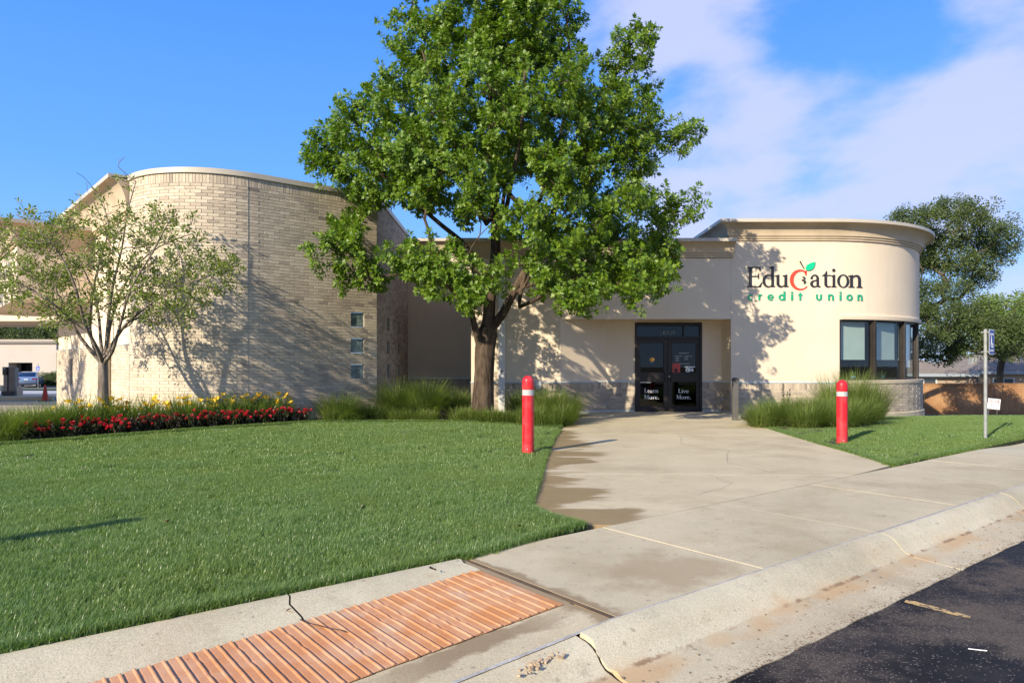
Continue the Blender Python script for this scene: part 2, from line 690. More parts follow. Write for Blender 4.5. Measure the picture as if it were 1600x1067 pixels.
def gutter_marks(nt, v, c):
    """rusty water line at the foot of the kerb, stones washed bare at the asphalt edge"""
    a, b = along(nt, v)
    w1 = math_node(nt, 'MULTIPLY', math_node(nt, 'SUBTRACT', noise(nt, v, 3.0, 5, 0.6), 0.5), 0.22)
    f = band(nt, b, 2.24, 2.40, 0.06, w1)
    f = math_node(nt, 'MULTIPLY', f, maprange(nt, noise(nt, v, 1.6, 4), 0.42, 0.62, 0, 0.75))
    c = mixc(nt, f, c, (0.44, 0.285, 0.14))
    w2 = math_node(nt, 'MULTIPLY', math_node(nt, 'SUBTRACT', noise(nt, v, 60, 3, 0.6), 0.5), 0.03)
    f2 = band(nt, b, 2.365, 2.395, 0.008, w2)
    f2 = math_node(nt, 'MULTIPLY', f2, maprange(nt, noise(nt, v, 5, 4), 0.48, 0.6, 0, 0.8))
    c = mixc(nt, f2, c, (0.20, 0.12, 0.065))
    vo = N(nt, 'ShaderNodeTexVoronoi')
    vo.inputs['Scale'].default_value = 62
    L(nt, v, vo.inputs[0])
    st = math_node(nt, 'MULTIPLY', math_node(nt, 'GREATER_THAN', N_random(nt, vo), 0.45), math_node(nt, 'LESS_THAN', vo.outputs['Distance'], 0.45))
    e = maprange(nt, math_node(nt, 'ADD', b, math_node(nt, 'MULTIPLY', noise(nt, v, 4, 3), 0.1)), 2.20, 2.08, 0, 0.8)
    c = mixc(nt, math_node(nt, 'MULTIPLY', st, e), c, mixc(nt, N_random2(nt, vo), (0.10, 0.08, 0.06), (0.36, 0.27, 0.17)))
    return c


def pave_marks(nt, v, c):
    """damp brown margins along the board joint and a broad old stain on the first slab"""
    a, b = along(nt, v)
    nn = noise(nt, v, 3.2, 5, 0.6)
    w1 = math_node(nt, 'MULTIPLY', math_node(nt, 'SUBTRACT', nn, 0.5), 0.35)
    f = band(nt, a, 2.70, 2.90, 0.035, w1)
    c = mixc(nt, math_node(nt, 'MULTIPLY', f, 0.75), c, (0.20, 0.135, 0.07))
    da = math_node(nt, 'MULTIPLY', math_node(nt, 'SUBTRACT', a, 3.75), 1.3)
    db = math_node(nt, 'MULTIPLY', math_node(nt, 'SUBTRACT', b, 3.05), 1.9)
    r = math_node(nt, 'ADD', math_node(nt, 'POWER', da, 2), math_node(nt, 'POWER', db, 2))
    r = math_node(nt, 'ADD', r, math_node(nt, 'MULTIPLY', math_node(nt, 'SUBTRACT', noise(nt, v, 2.5, 6, 0.65), 0.5), 2.2))
    c = mixc(nt, maprange(nt, r, 0.75, 0.1, 0, 0.65), c, (0.30, 0.225, 0.13))
    g = band(nt, b, 2.80, 2.97, 0.03, w1)
    g = math_node(nt, 'MULTIPLY', g, maprange(nt, a, 2.95, 2.2))
    g = math_node(nt, 'MULTIPLY', g, maprange(nt, a, 1.2, 1.9))
    c = mixc(nt, math_node(nt, 'MULTIPLY', g, 0.8), c, (0.19, 0.13, 0.07))
    return c


M['walk'] = concrete_mat('walk_concrete', (0.51, 0.435, 0.285), (0.455, 0.385, 0.25), (0.385, 0.32, 0.20), wet=wet_walk, pits=False)
M['pave'] = concrete_mat('pavement_concrete', (0.49, 0.42, 0.28), (0.43, 0.37, 0.245), (0.36, 0.30, 0.185), pits=True, warm=(0.40, 0.31, 0.195), marks=pave_marks)
M['kerb'] = concrete_mat('kerb_concrete', (0.53, 0.475, 0.335), (0.46, 0.41, 0.285), (0.37, 0.325, 0.22), pits=True, warm=(0.46, 0.37, 0.235), marks=gutter_marks)
M['gutter'] = concrete_mat('gutter_concrete', (0.48, 0.415, 0.285), (0.41, 0.35, 0.235), (0.33, 0.27, 0.175), pits=True, warm=(0.45, 0.315, 0.17), marks=gutter_marks)
M['edge_strip'] = concrete_mat('strip_concrete', (0.49, 0.44, 0.31), (0.43, 0.385, 0.265), (0.36, 0.31, 0.205), pits=True, warm=(0.46, 0.385, 0.27))
M['drive'] = concrete_mat('drive_concrete', (0.42, 0.345, 0.265), (0.38, 0.315, 0.245), (0.33, 0.27, 0.205), pits=False)
M['sealant'] = mottled('joint_sealant', (0.40, 0.385, 0.36), (0.28, 0.26, 0.225), 7, 0.8, 60, 0.2, 0.3, 0.003)


def tactile_mat():
    m, nt, b = mat('tactile_orange', (0.55, 0.2, 0.08), 0.5, 0, 0.4)
    v = coords(nt)
    f = maprange(nt, noise(nt, v, 5, 5, 0.6), 0.35, 0.65)
    c = mixc(nt, f, (0.46, 0.20, 0.078), (0.50, 0.27, 0.145))
    f2 = maprange(nt, noise(nt, v, 2.2, 5, 0.65), 0.52, 0.72, 0, 0.75)
    c = mixc(nt, f2, c, (0.44, 0.31, 0.22))
    sp = maprange(nt, noise(nt, v, 55, 3, 0.6), 0.66, 0.72, 0, 0.85)
    c = mixc(nt, sp, c, (0.13, 0.07, 0.04))
    L(nt, c, b.inputs['Base Color'])
    L(nt, maprange(nt, f2, 0, 0.75, 0.42, 0.7), b.inputs['Roughness'])
    bump(nt, b, noise(nt, v, 120, 3), 0.3, 0.003)
    return m


M['tactile'] = tactile_mat()


def asphalt_mat():
    m, nt, b = mat('asphalt', (0.03, 0.03, 0.033), 0.6, 0, 0.12)
    v = coords(nt)
    vo = N(nt, 'ShaderNodeTexVoronoi')
    vo.inputs['Scale'].default_value = 95
    L(nt, v, vo.inputs[0])
    rnd = N_random(nt, vo)
    big = noise(nt, v, 1.1, 7, 0.7)
    worn = maprange(nt, big, 0.44, 0.64)
    thr = maprange(nt, worn, 0, 1, 0.90, 0.30, False)
    chip = math_node(nt, 'GREATER_THAN', rnd, thr)
    core = math_node(nt, 'LESS_THAN', vo.outputs['Distance'], 0.42)
    chip = math_node(nt, 'MULTIPLY', chip, core)
    base = mixc(nt, maprange(nt, noise(nt, v, 3.1, 5, 0.6), 0.4, 0.7), (0.009, 0.008, 0.008), (0.026, 0.022, 0.020))
    base = mixc(nt, maprange(nt, noise(nt, v, 0.8, 3), 0.45, 0.7, 0, 0.4), base, (0.015, 0.0145, 0.017))
    chipc = mixc(nt, N_random2(nt, vo), (0.15, 0.105, 0.08), (0.30, 0.26, 0.22))
    c = mixc(nt, math_node(nt, 'MULTIPLY', chip, 0.85), base, chipc)
    c = mixc(nt, math_node(nt, 'MULTIPLY', worn, 0.7), c, (0.115, 0.095, 0.078))
    L(nt, c, b.inputs['Base Color'])
    L(nt, maprange(nt, worn, 0, 1, 0.55, 0.9), b.inputs['Roughness'])
    h = math_node(nt, 'ADD', math_node(nt, 'MULTIPLY', chip, 0.6), noise(nt, v, 150, 3))
    bump(nt, b, h, 0.7, 0.006)
    return m


M['asphalt'] = asphalt_mat()
def worn_paint():
    m, nt, b = mat('worn_yellow_paint', (0.5, 0.3, 0.1), 0.8)
    v = coords(nt)
    f = maprange(nt, noise(nt, v, 26, 5, 0.65), 0.50, 0.58)
    c = mixc(nt, maprange(nt, noise(nt, v, 8, 4), 0.4, 0.6), (0.50, 0.33, 0.13), (0.36, 0.25, 0.12))
    c = mixc(nt, f, c, (0.035, 0.03, 0.028))
    L(nt, c, b.inputs['Base Color'])
    bump(nt, b, noise(nt, v, 120, 3), 0.5, 0.004)
    return m


M['yellow_paint'] = worn_paint()
M['soil'] = mottled('soil', (0.060, 0.040, 0.026), (0.085, 0.058, 0.038), 6, 0.95, 40, 0.3, 0.6, 0.02)
M['turf'] = mottled('turf_soil', (0.030, 0.050, 0.014), (0.050, 0.060, 0.022), 5, 0.95, 60, 0.3, 0.6, 0.02)
M['terrain'] = mottled('dry_grass_ground', (0.075, 0.085, 0.035), (0.11, 0.10, 0.05), 0.2, 0.95, 3, 0.2, 0.3, 0.05)


def leaf_mat(name, c0, c1, c2, trans=0.35, rough=0.42, patch=None, spec=0.5):
    """two-sided leaf: diffuse + gloss, light passing through; colour varies by instance and by leaf"""
    m = bpy.data.materials.new(name)
    m.use_nodes = True
    nt = m.node_tree
    b = nt.nodes['Principled BSDF']
    out = nt.nodes['Material Output']
    oi = N(nt, 'ShaderNodeObjectInfo')
    at = N(nt, 'ShaderNodeAttribute', attribute_name='tone')
    c = mixc(nt, oi.outputs['Random'], c0, c1)
    c = mixc(nt, maprange(nt, at.outputs['Fac'], 0.0, 1.0, 0, 0.9, False), c, c2)
    if patch:
        v = coords(nt)
        f = maprange(nt, noise(nt, v, patch[0], 4), 0.40, 0.66, 0, patch[2])
        c = mixc(nt, f, c, patch[1])
    L(nt, c, b.inputs['Base Color'])
    b.inputs['Roughness'].default_value = rough
    b.inputs['Specular IOR Level'].default_value = spec
    tr = N(nt, 'ShaderNodeBsdfTranslucent')
    tcol = mixc(nt, 1.0, c, (1.5, 1.7, 0.7), 'MULTIPLY')
    L(nt, tcol, tr.inputs[0])
    mx = N(nt, 'ShaderNodeMixShader')
    mx.inputs[0].default_value = trans
    L(nt, b.outputs[0], mx.inputs[1])
    L(nt, tr.outputs[0], mx.inputs[2])
    L(nt, mx.outputs[0], out.inputs[0])
    return m


M['oak_leaf'] = leaf_mat('oak_leaf', (0.078, 0.155, 0.009), (0.112, 0.195, 0.012), (0.19, 0.27, 0.022), 0.28, 0.45)
M['small_leaf'] = leaf_mat('small_tree_leaf', (0.115, 0.165, 0.024), (0.16, 0.205, 0.034), (0.22, 0.25, 0.06), 0.36, 0.42)
M['dark_leaf'] = leaf_mat('dark_tree_leaf', (0.045, 0.072, 0.018), (0.068, 0.100, 0.024), (0.10, 0.135, 0.035), 0.25, 0.5)
M['light_leaf'] = leaf_mat('light_tree_leaf', (0.10, 0.16, 0.030), (0.14, 0.20, 0.035), (0.17, 0.23, 0.05), 0.32, 0.5)
M['grass'] = leaf_mat('grass_blade', (0.098, 0.180, 0.034), (0.138, 0.228, 0.044), (0.30, 0.37, 0.19), 0.32, 0.34, patch=(0.8, (0.165, 0.235, 0.060), 0.85))
M['ornamental'] = leaf_mat('ornamental_grass', (0.11, 0.165, 0.028), (0.14, 0.195, 0.036), (0.24, 0.27, 0.09), 0.35, 0.45)
M['lily_leaf'] = leaf_mat('lily_leaf', (0.11, 0.175, 0.035), (0.135, 0.205, 0.04), (0.19, 0.25, 0.07), 0.33, 0.42)
M['rose_leaf'] = leaf_mat('rose_leaf', (0.028, 0.038, 0.016), (0.045, 0.030, 0.018), (0.065, 0.080, 0.028), 0.15, 0.42)
M['red_petal'] = leaf_mat('red_petal', (0.42, 0.012, 0.022), (0.50, 0.015, 0.03), (0.58, 0.03, 0.06), 0.25, 0.6)
M['yellow_petal'] = leaf_mat('yellow_petal', (0.80, 0.47, 0.02), (0.85, 0.55, 0.03), (0.85, 0.60, 0.06), 0.25, 0.6)


def bark_mat(name, c0, c1, sx=14.0):
    m, nt, b = mat(name, c0, 0.95, 0, 0.2)
    v = coords(nt, (1, 1, 0.16))
    f = noise(nt, v, sx, 6, 0.6)
    c = mixc(nt, maprange(nt, f, 0.38, 0.62), c0, c1)
    v2 = coords(nt)
    c = mixc(nt, maprange(nt, noise(nt, v2, 2.0, 4), 0.45, 0.7, 0, 0.5), c, tuple(x * 1.25 for x in c1))
    L(nt, c, b.inputs['Base Color'])
    bump(nt, b, f, 0.9, 0.03)
    return m


M['bark'] = bark_mat('oak_bark', (0.038, 0.026, 0.018), (0.100, 0.072, 0.050))
M['small_bark'] = bark_mat('small_tree_bark', (0.12, 0.095, 0.075), (0.24, 0.20, 0.165), 20)
M['far_bark'] = bark_mat('far_bark', (0.06, 0.048, 0.038), (0.11, 0.09, 0.07), 8)
# ================================================================== GROUND AND STREET
def ground_base(x, y):
    r = math.hypot(x, y)
    return ground_drop(x, y) - 0.12 - 0.25 * (1 - ss(16, 30, y)) - 0.4 * ss(200, 900, r)


def build_ground():
    xs = [-900, -500, -300, -200, -140] + list(range(-100, 101, 4)) + [140, 200, 300, 500, 900]
    ys = [-500, -200, -100, -60, -40, -20] + list(range(-8, 105, 4)) + [140, 200, 300, 500, 900]
    vs = [(x, y, ground_base(x, y)) for y in ys for x in xs]
    nx = len(xs)
    fs = [(j * nx + i, j * nx + i + 1, (j + 1) * nx + i + 1, (j + 1) * nx + i) for j in range(len(ys) - 1) for i in range(nx - 1)]
    m = MB()
    m.mesh(vs, fs)
    tag(m.build('ground', M['terrain'], smooth=True), kind='structure')


build_ground()


def ramp(s):
    return -0.13 * min(1.0, max(0.0, (2.8 - s) / 2.4))


GUT = 2.02
# asphalt of the street (with the worn bay line)
sheet('street', [sn(-40, GUT), sn(60, GUT), sn(60, -14), sn(-40, -14)], lambda x, y: -0.17, M['asphalt'], 8.0)
ym = MB()
yl = [sn(4.36, 1.90), sn(4.62, 1.83), sn(4.72, 1.60), sn(4.84, 1.30), sn(4.66, 1.34), sn(4.52, 1.66)]
yl = [(2.595, 4.56), (2.63, 4.60), (2.675, 4.575), (2.70, 4.53), (2.745, 4.475), (2.775, 4.42), (2.83, 4.36), (2.86, 4.295), (2.835, 4.27), (2.80, 4.295), (2.765, 4.33), (2.715, 4.385), (2.68, 4.44), (2.645, 4.49), (2.61, 4.52)]
ym.face([(p[0], p[1], -0.166) for p in yl])
tag(ym.build('bay_marking', M['yellow_paint']), kind='structure')
# far kerb and verge on the other side of the street (behind the photographer)
sheet('verge', [sn(-40, -14), sn(60, -14), sn(60, -40), sn(-40, -40)], lambda x, y: -0.05, M['terrain'], 12.0)


def kerb_profile(s):
    """(n, z) from the back of the kerb to the asphalt"""
    k = 1.0 + ramp(s) / 0.13 * 0.86          # 1 = full kerb, small = dropped at the ramp
    zb = -0.142
    p = [(2.637, 0.0), (2.60, -0.003), (2.555, -0.012), (2.515, -0.03), (2.482, -0.058), (2.455, -0.095), (2.425, -0.122), (2.385, -0.136)]
    out = [(n, zb + (z - zb) * k) for n, z in p]
    out += [(2.34, -0.146), (2.2, -0.155), (GUT, -0.166)]
    return out


kerb = empty('kerb', kind='structure')


def kerb_segment(s0, s1, ofs=0.0, crack0=0.0):
    n = max(2, int((s1 - s0) / 0.12))
    m = MB()
    rows = []
    rg = random.Random(int(s0 * 100) + 5)
    for i in range(n + 1):
        s = lerp(s0, s1, i / n)
        pr = kerb_profile(s)
        row = []
        for j, (nn, z) in enumerate(pr):
            wob = 0.0
            if i == 0:
                wob = crack0 * (0.02 * math.sin(j * 1.1) + 0.010 * math.sin(j * 2.7 + 1))
            jn = rg.uniform(-0.003, 0.003) if 0 < j < len(pr) - 1 else (rg.uniform(-0.012, 0.006) if j == len(pr) - 1 else 0)
            x, y = sn(s + wob, nn + ofs * 0.3 + jn)
            row.append((x, y, z + ofs * (1 if j < 7 else 0.3) + rg.uniform(-0.001, 0.001)))
        row.append((*sn(s, GUT - 0.01), -0.30))
        rows.append(row)
    k = len(rows[0])
    verts = [p for r in rows for p in r]
    faces = []
    for i in range(n):
        for j in range(k - 1):
            a = i * k + j
            faces.append((a, a + 1, a + k + 1, a + k))
    for i in (0, n):
        back = [(*sn(lerp(s0, s1, i / n), 2.637 + ofs * 0.3), -0.3)]
        verts += back
        fc = tuple(i * k + j for j in range(k)) + (len(verts) - 1,)
        faces.append(fc if i == n else fc[::-1])
    mi = []
    m.mesh(verts, faces)
    # gutter faces get the stained gutter concrete
    for fi, f in enumerate(m.f):
        if len(f) == 4:
            j = f[0] % k
            m.m[fi] = 1 if j >= 7 else 0
    o = m.build('kerb_segment', [M['kerb'], M['gutter']], kerb)
    auto_smooth(o, 50)


for a, b, of, cr in ((-6, -2.6, 0, 0), (-2.588, 0.38, 0, 0.2), (0.392, 2.498, -0.004, 0), (2.522, 5.955, 0.004, 1.0), (5.972, 8.85, 0, 0.3), (8.866, 11.9, 0.002, 0.3), (11.916, 14.9, 0, 0.2), (14.916, 20, 0, 0.2), (20.016, 30, 0, 0)):
    kerb_segment(a, b, of, cr)
# dark filler in the open cracks
cm = MB()
for s in (2.507, 5.963, 8.858, 11.908):
    pr = kerb_profile(s)
    for (n0, z0), (n1, z1) in zip(pr[:-1], pr[1:]):
        a, b = sn(s - 0.03, n0), sn(s + 0.03, n0)
        c, d = sn(s + 0.03, n1), sn(s - 0.03, n1)
        cm.face([(*a, z0 - 0.022), (*d, z1 - 0.022), (*c, z1 - 0.022), (*b, z0 - 0.022)])
cm.build('crack_filler', M['soil'], kerb)

# chipped patch on the kerb top: small broken stones
cr = random.Random(3)
chm = MB()
for i in range(42):
    s = 2.16 + cr.gauss(0, 0.075)
    n = 2.545 + cr.gauss(0, 0.016) + (s - 2.16) * 0.1
    x, y = sn(s, n)
    zz = -0.142 + (-0.014 + 0.142) * (1 + ramp(s) / 0.13 * 0.86)
    r = cr.uniform(0.004, 0.012)
    a = cr.uniform(0, 6)
    chm.obox((x, y, zz), (math.cos(a), math.sin(a), 0.3), (-math.sin(a), math.cos(a), 0.2), (0, 0, 1), r, r * 0.7, r * 0.5)
chm.build('chipped_stones', mottled('chip_stone', (0.45, 0.34, 0.22), (0.30, 0.22, 0.15), 30, 0.9), kerb)['kind'] = 'stuff'

# ---- pavement: slabs with sealed joints
pav = empty('pavement', kind='structure')
bm_ = MB()
q = [sn(2.8, 2.637), sn(13.0, 2.637), sn(13.0, 4.2), sn(2.8, 4.2)]
bm_.face([(*p, -0.006) for p in q])
q = [sn(2.2, 2.64), sn(2.8, 2.64), sn(2.8, 2.99), sn(2.2, 2.99)]
bm_.build('joint_bed', M['sealant'], pav)
wj = MB()
wj.face([(*sn(2.79, 2.64), -0.003), (*sn(2.832, 2.64), -0.003), (*sn(2.832, 4.2), -0.003), (*sn(2.79, 4.2), -0.003)])
wj.build('expansion_joint', mottled('wet_joint_board', (0.16, 0.105, 0.055), (0.08, 0.055, 0.032), 5, 0.7, 40, 0.2, 0.3), pav)


def slab_poly(m, poly, z0, z1, bev=0.006):
    """slab with a chamfered arris"""
    n = len(poly)
    cx = sum(p[0] for p in poly) / n
    cy = sum(p[1] for p in poly) / n
    low = [(*p, z0) for p in poly]
    mid = [(*p, z1 - bev) for p in poly]
    top = []
    for i in range(n):
        p0, p1, p2 = Vector(poly[i - 1]), Vector(poly[i]), Vector(poly[(i + 1) % n])
        d = ((p0 - p1).normalized() + (p2 - p1).normalized())
        d = d.normalized() * bev * 1.4 if d.length > 1e-3 else Vector((cx, cy)) * 0
        c = p1 + d
        if not in_poly(c.x, c.y, poly):
            c = p1 - d
        top.append((c.x, c.y, z1))
    b = [low, mid, top]
    verts = low + mid + top
    faces = []
    for k in range(2):
        for i in range(n):
            j = (i + 1) % n
            faces.append((k * n + i, k * n + j, (k + 1) * n + j, (k + 1) * n + i))
    faces.append(tuple(range(2 * n, 3 * n)))
    m.mesh(verts, faces)


joints = [2.80, 4.29, 5.97, 7.75, 9.43, 11.1, 12.80]
for i in range(len(joints) - 1):
    s0, s1 = joints[i] + (0.0035 if i else 0.03), joints[i + 1] - 0.0035
    poly = [sn(s0, 2.66), sn(s1, 2.66), sn(s1, 4.194), sn(s0, 4.194)]
    m = MB()
    slab_poly(m, poly, -0.1, 0.0012 * (i % 2), 0.0025)
    m.build('slab', M['pave'], pav, weld=True)
# strip of pavement beside the lowered ramp (front, behind the kerb), and the sloping strip along the lawn
rp = MB()


def strip(m, s0, s1, n0, n1, z0f, z1f, step=0.25):
    k = max(1, int((s1 - s0) / step))
    for i in range(k):
        a, b = lerp(s0, s1, i / k), lerp(s0, s1, (i + 1) / k)
        m.face([(*sn(a, n0), z0f(a)), (*sn(b, n0), z0f(b)), (*sn(b, n1), z1f(b)), (*sn(a, n1), z1f(a))])


strip(rp, -6, 2.78, 2.655, 3.01, lambda s: -0.142 + 0.142 * (1 + ramp(s) / 0.13 * 0.86), lambda s: ramp(s) - 0.004)
strip(rp, 2.735, 2.79, 2.99, 4.16, lambda s: ramp(s) - 0.005, lambda s: -0.002)
rp.build('ramp_apron', M['pave'], pav)
# white sealed line behind the kerb
sl = MB()
strip(sl, -6, 20, 2.634, 2.66, lambda s: 0.0005 + (-0.142 + 0.142 * (1 + ramp(s) / 0.13 * 0.86)), lambda s: 0.0005 + (-0.142 + 0.142 * (1 + ramp(s) / 0.13 * 0.86)), 0.3)
sl.build('joint_seal', M['sealant'], pav)


def edge_strip(s0, s1, crk):
    m = MB()
    n = max(2, int((s1 - s0) / 0.2))
    rows = []
    for i in range(n + 1):
        s = lerp(s0, s1, i / n)
        row = []
        for j, (nn, t, dz) in enumerate(((3.84, 0, 0), (3.90, 0.12, 0.0), (4.02, 0.62, 0.004), (4.09, 0.9, 0.004), (4.135, 1.0, -0.004), (4.15, 1.0, -0.06))):
            wob = 0
            if i == n and crk:
                wob = 0.016 * math.sin(j * 2.2) + 0.006 * math.sin(j * 5)
            if i == 0 and crk:
                wob = 0.016 * math.sin(j * 2.2) + 0.006 * math.sin(j * 5)
            z = lerp(ramp(s), 0.012, t) + dz
            row.append((*sn(s + wob, nn), z))
        rows.append(row)
    k = 6
    m.mesh([p for r in rows for p in r], [(i * k + j, (i + 1) * k + j, (i + 1) * k + j + 1, i * k + j + 1) for i in range(n) for j in range(k - 1)])
    o = m.build('edging_strip', M['edge_strip'], pav)
    auto_smooth(o, 60)


edge_strip(-6, -1.6, False)
edge_strip(-1.59, 1.50, True)
edge_strip(1.511, 2.745, True)
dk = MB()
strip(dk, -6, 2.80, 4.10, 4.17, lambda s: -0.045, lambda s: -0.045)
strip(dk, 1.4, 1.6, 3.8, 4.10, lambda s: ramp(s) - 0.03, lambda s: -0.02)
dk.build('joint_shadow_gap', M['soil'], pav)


# ---- ribbed orange warning panels
def tactile_panel(s0, s1, n0, n1, zf, label, crack_at=None):
    t = empty('tactile_panel', (*sn((s0 + s1) / 2, (n0 + n1) / 2), 0), label=label, cat='tactile paving', group='ribbed orange warning panels')
    ox, oy = sn((s0 + s1) / 2, (n0 + n1) / 2)
    m = MB()
    k = max(2, int((s1 - s0) / 0.2))
    for i in range(k):
        a, b = lerp(s0, s1, i / k), lerp(s0, s1, (i + 1) / k)
        q = [(*sn(a, n0), zf(a)), (*sn(b, n0), zf(b)), (*sn(b, n1), zf(b)), (*sn(a, n1), zf(a))]
        m.face([(p[0] - ox, p[1] - oy, p[2]) for p in q])
    m.build('panel', M['tactile'], t)
    # one rib: flat tile rising to a rounded lip on its right-hand edge
    rib_ms = []
    for vi in range(4):
        r = MB()
        prof = [(0.0, 0.001), (0.012, 0.0035), (0.043, 0.0045), (0.047, 0.0095), (0.053, 0.0115), (0.0585, 0.0095), (0.0615, 0.001)]
        nn = 16
        rgv = random.Random(vi)
        Ln = n1 - n0
        rows = []
        for i in range(nn + 1):
            y = Ln * i / nn
            wv = rgv.uniform(-0.0012, 0.0012)
            chip = 0.6 if rgv.random() < 0.03 else 1.0
            rows.append([(x + (wv if 0 < j < 6 else 0), y, z * (chip if j in (3, 4, 5) else 1)) for j, (x, z) in enumerate(prof)])
        kk = len(prof)
        r.mesh([p for q in rows for p in q], [(i * kk + j, i * kk + j + 1, (i + 1) * kk + j + 1, (i + 1) * kk + j) for i in range(nn) for j in range(kk - 1)])
        r.face([rows[0][j] for j in range(kk)][::-1])
        r.face([rows[-1][j] for j in range(kk)])
        rib_ms.append(r.data('rib', M['tactile']))
    ang = math.atan2(U[1], U[0])
    s = s0
    i = 0
    rg = random.Random(9)
    while s + 0.06 < s1:
        x, y = sn(s, n0 + rg.uniform(-0.006, 0.006))
        mt = Matrix.Translation((x - ox, y - oy, zf(s) + 0.0005)) @ Matrix.Rotation(ang, 4, 'Z') @ Matrix.Rotation(-math.atan2(zf(s + 0.06) - zf(s), 0.06), 4, 'Y')
        inst('rib', rib_ms[rg.randrange(4)], t, mat=mt)
        s += 0.0655
        i += 1
    return t


tactile_panel(-1.9, 2.735, 2.99, 3.845, lambda s: ramp(s) + 0.001, 'orange ribbed tactile panel on the ramp beside the big lawn, cracked near its upper edge')
tactile_panel(13.0, 15.6, 2.98, 3.45, lambda s: -0.05 * ss(12.9, 15, s) + 0.002, 'small distant strip of orange tactile panel beyond the blue parking sign')
pr_ = MB()
strip(pr_, 12.8, 16, 2.655, 4.2, lambda s: -0.05 * ss(12.9, 15, s), lambda s: -0.05 * ss(12.9, 15, s))
strip(pr_, 16, 34, 2.655, 4.2, lambda s: -0.05, lambda s: -0.05, 2)
pr_.build('far_pavement', M['edge_strip'], pav)
# a crooked crack with a little heave in the orange panel
ck = MB()
cpts = [(1.49, 3.86), (1.50, 3.78), (1.535, 3.70), (1.56, 3.62), (1.60, 3.55), (1.61, 3.50)]
for (a0, b0), (a1, b1) in zip(cpts[:-1], cpts[1:]):
    wv = 0.007
    ck.face([(*sn(a0 - wv, b0), ramp(a0) + 0.0135), (*sn(a1 - wv, b1), ramp(a1) + 0.0135), (*sn(a1 + wv, b1), ramp(a1) + 0.0135), (*sn(a0 + wv, b0), ramp(a0) + 0.0135)])
ck.build('crack', M['soil'], pav)

# ---- front walk
LAWN_TIP = (0.64, 5.98)
LW = [(0.19, 6.85), (0.33, 8.3), (0.46, 9.8), (0.62, 11.4), (0.78, 12.9), (1.02, 14.6), (1.32, 16.3), (1.75, 18.2), (2.3, 19.3)]
RW = [(5.26, 9.6), (5.37, 10.8), (5.42, 12.2), (5.52, 13.9), (5.66, 15.6), (5.85, 17.2), (6.05, 18.2), (6.2, 19.7)]
walk = empty('front_walk', kind='structure')


def interp_edge(E, y):
    for (x0, y0), (x1, y1) in zip(E[:-1], E[1:]):
        if y0 <= y <= y1:
            return lerp(x0, x1, (y - y0) / (y1 - y0))
    return E[0][0] if y < E[0][1] else E[-1][0]


def walk_bay(y0, y1, front=None, back=None):
    lp = [(interp_edge(LW, y0), y0)] + [p for p in LW if y0 < p[1] < y1] + [(interp_edge(LW, y1), y1)]
    rpnts = [(interp_edge(RW, y0), y0)] + [p for p in RW if y0 < p[1] < y1] + [(interp_edge(RW, y1), y1)]
    poly = lp[::-1] + (front if front else []) + rpnts
    poly = lp + rpnts[::-1]
    if front:
        poly = lp + rpnts[::-1] + front
    m = MB()
    slab_poly(m, poly, -0.08, 0.0, 0.005)
    m.build('walk_bay', M['walk'], walk, weld=True)


fr = [sn(s_, 4.206) for s_ in (8.77, 7.4, 6, 4.42)] + [(0.55, 6.05), (0.40, 6.3), (0.28, 6.6)]
# first bay reaches from the pavement joint to a cross joint
m = MB()
y1 = 8.88
poly = fr + [(0.19, 6.85), (0.33, 8.3), (interp_edge(LW, y1), y1)]
slab_poly(m, [(p[0], p[1]) for p in poly], -0.08, 0.0, 0.0015)
m.build('walk_bay', M['walk'], walk, weld=True)
m = MB()
y2 = 13.75
lp = [(interp_edge(LW, y1) , y1 + 0.009)] + [p for p in LW if y1 + 0.02 < p[1] < y2] + [(interp_edge(LW, y2), y2)]
rpn = [sn(8.785, 4.206), (5.22, 9.56)] + [p for p in RW if 9.58 < p[1] < y2] + [(interp_edge(RW, y2), y2)]
slab_poly(m, lp + rpn[::-1], -0.08, 0.0, 0.0015)
m.build('walk_bay', M['walk'], walk, weld=True)
m = MB()
y3 = 19.2
lp = [(interp_edge(LW, y2), y2 + 0.009)] + [p for p in LW if y2 + 0.02 < p[1] < y3] + [(2.25, y3)]
rpn = [(interp_edge(RW, y2), y2 + 0.009)] + [p for p in RW if y2 + 0.02 < p[1] < y3] + [(6.15, y3)]
slab_poly(m, lp + rpn[::-1], -0.08, 0.0, 0.0015)
m.build('walk_bay', M['walk'], walk, weld=True)
m = MB()
slab_poly(m, [(2.25, y3 + 0.012), (6.15, y3 + 0.012), (6.2, 19.70), (6.262, 19.735), (6.262, 20.64), (2.83, 20.64), (1.5, 19.75)], -0.08, 0.001, 0.004)
m.build('walk_bay', M['walk'], walk, weld=True)
m = MB()
m.face([(0.2, 6.6, -0.012), (0.62, 6.0, -0.012), (*sn(9.9, 4.2), -0.012), (6.2, 20.6, -0.012), (1.4, 19.0, -0.012)])
m.build('walk_bed', M['soil'], walk)
# thin hairline cracks wandering over the walk
hc = MB()


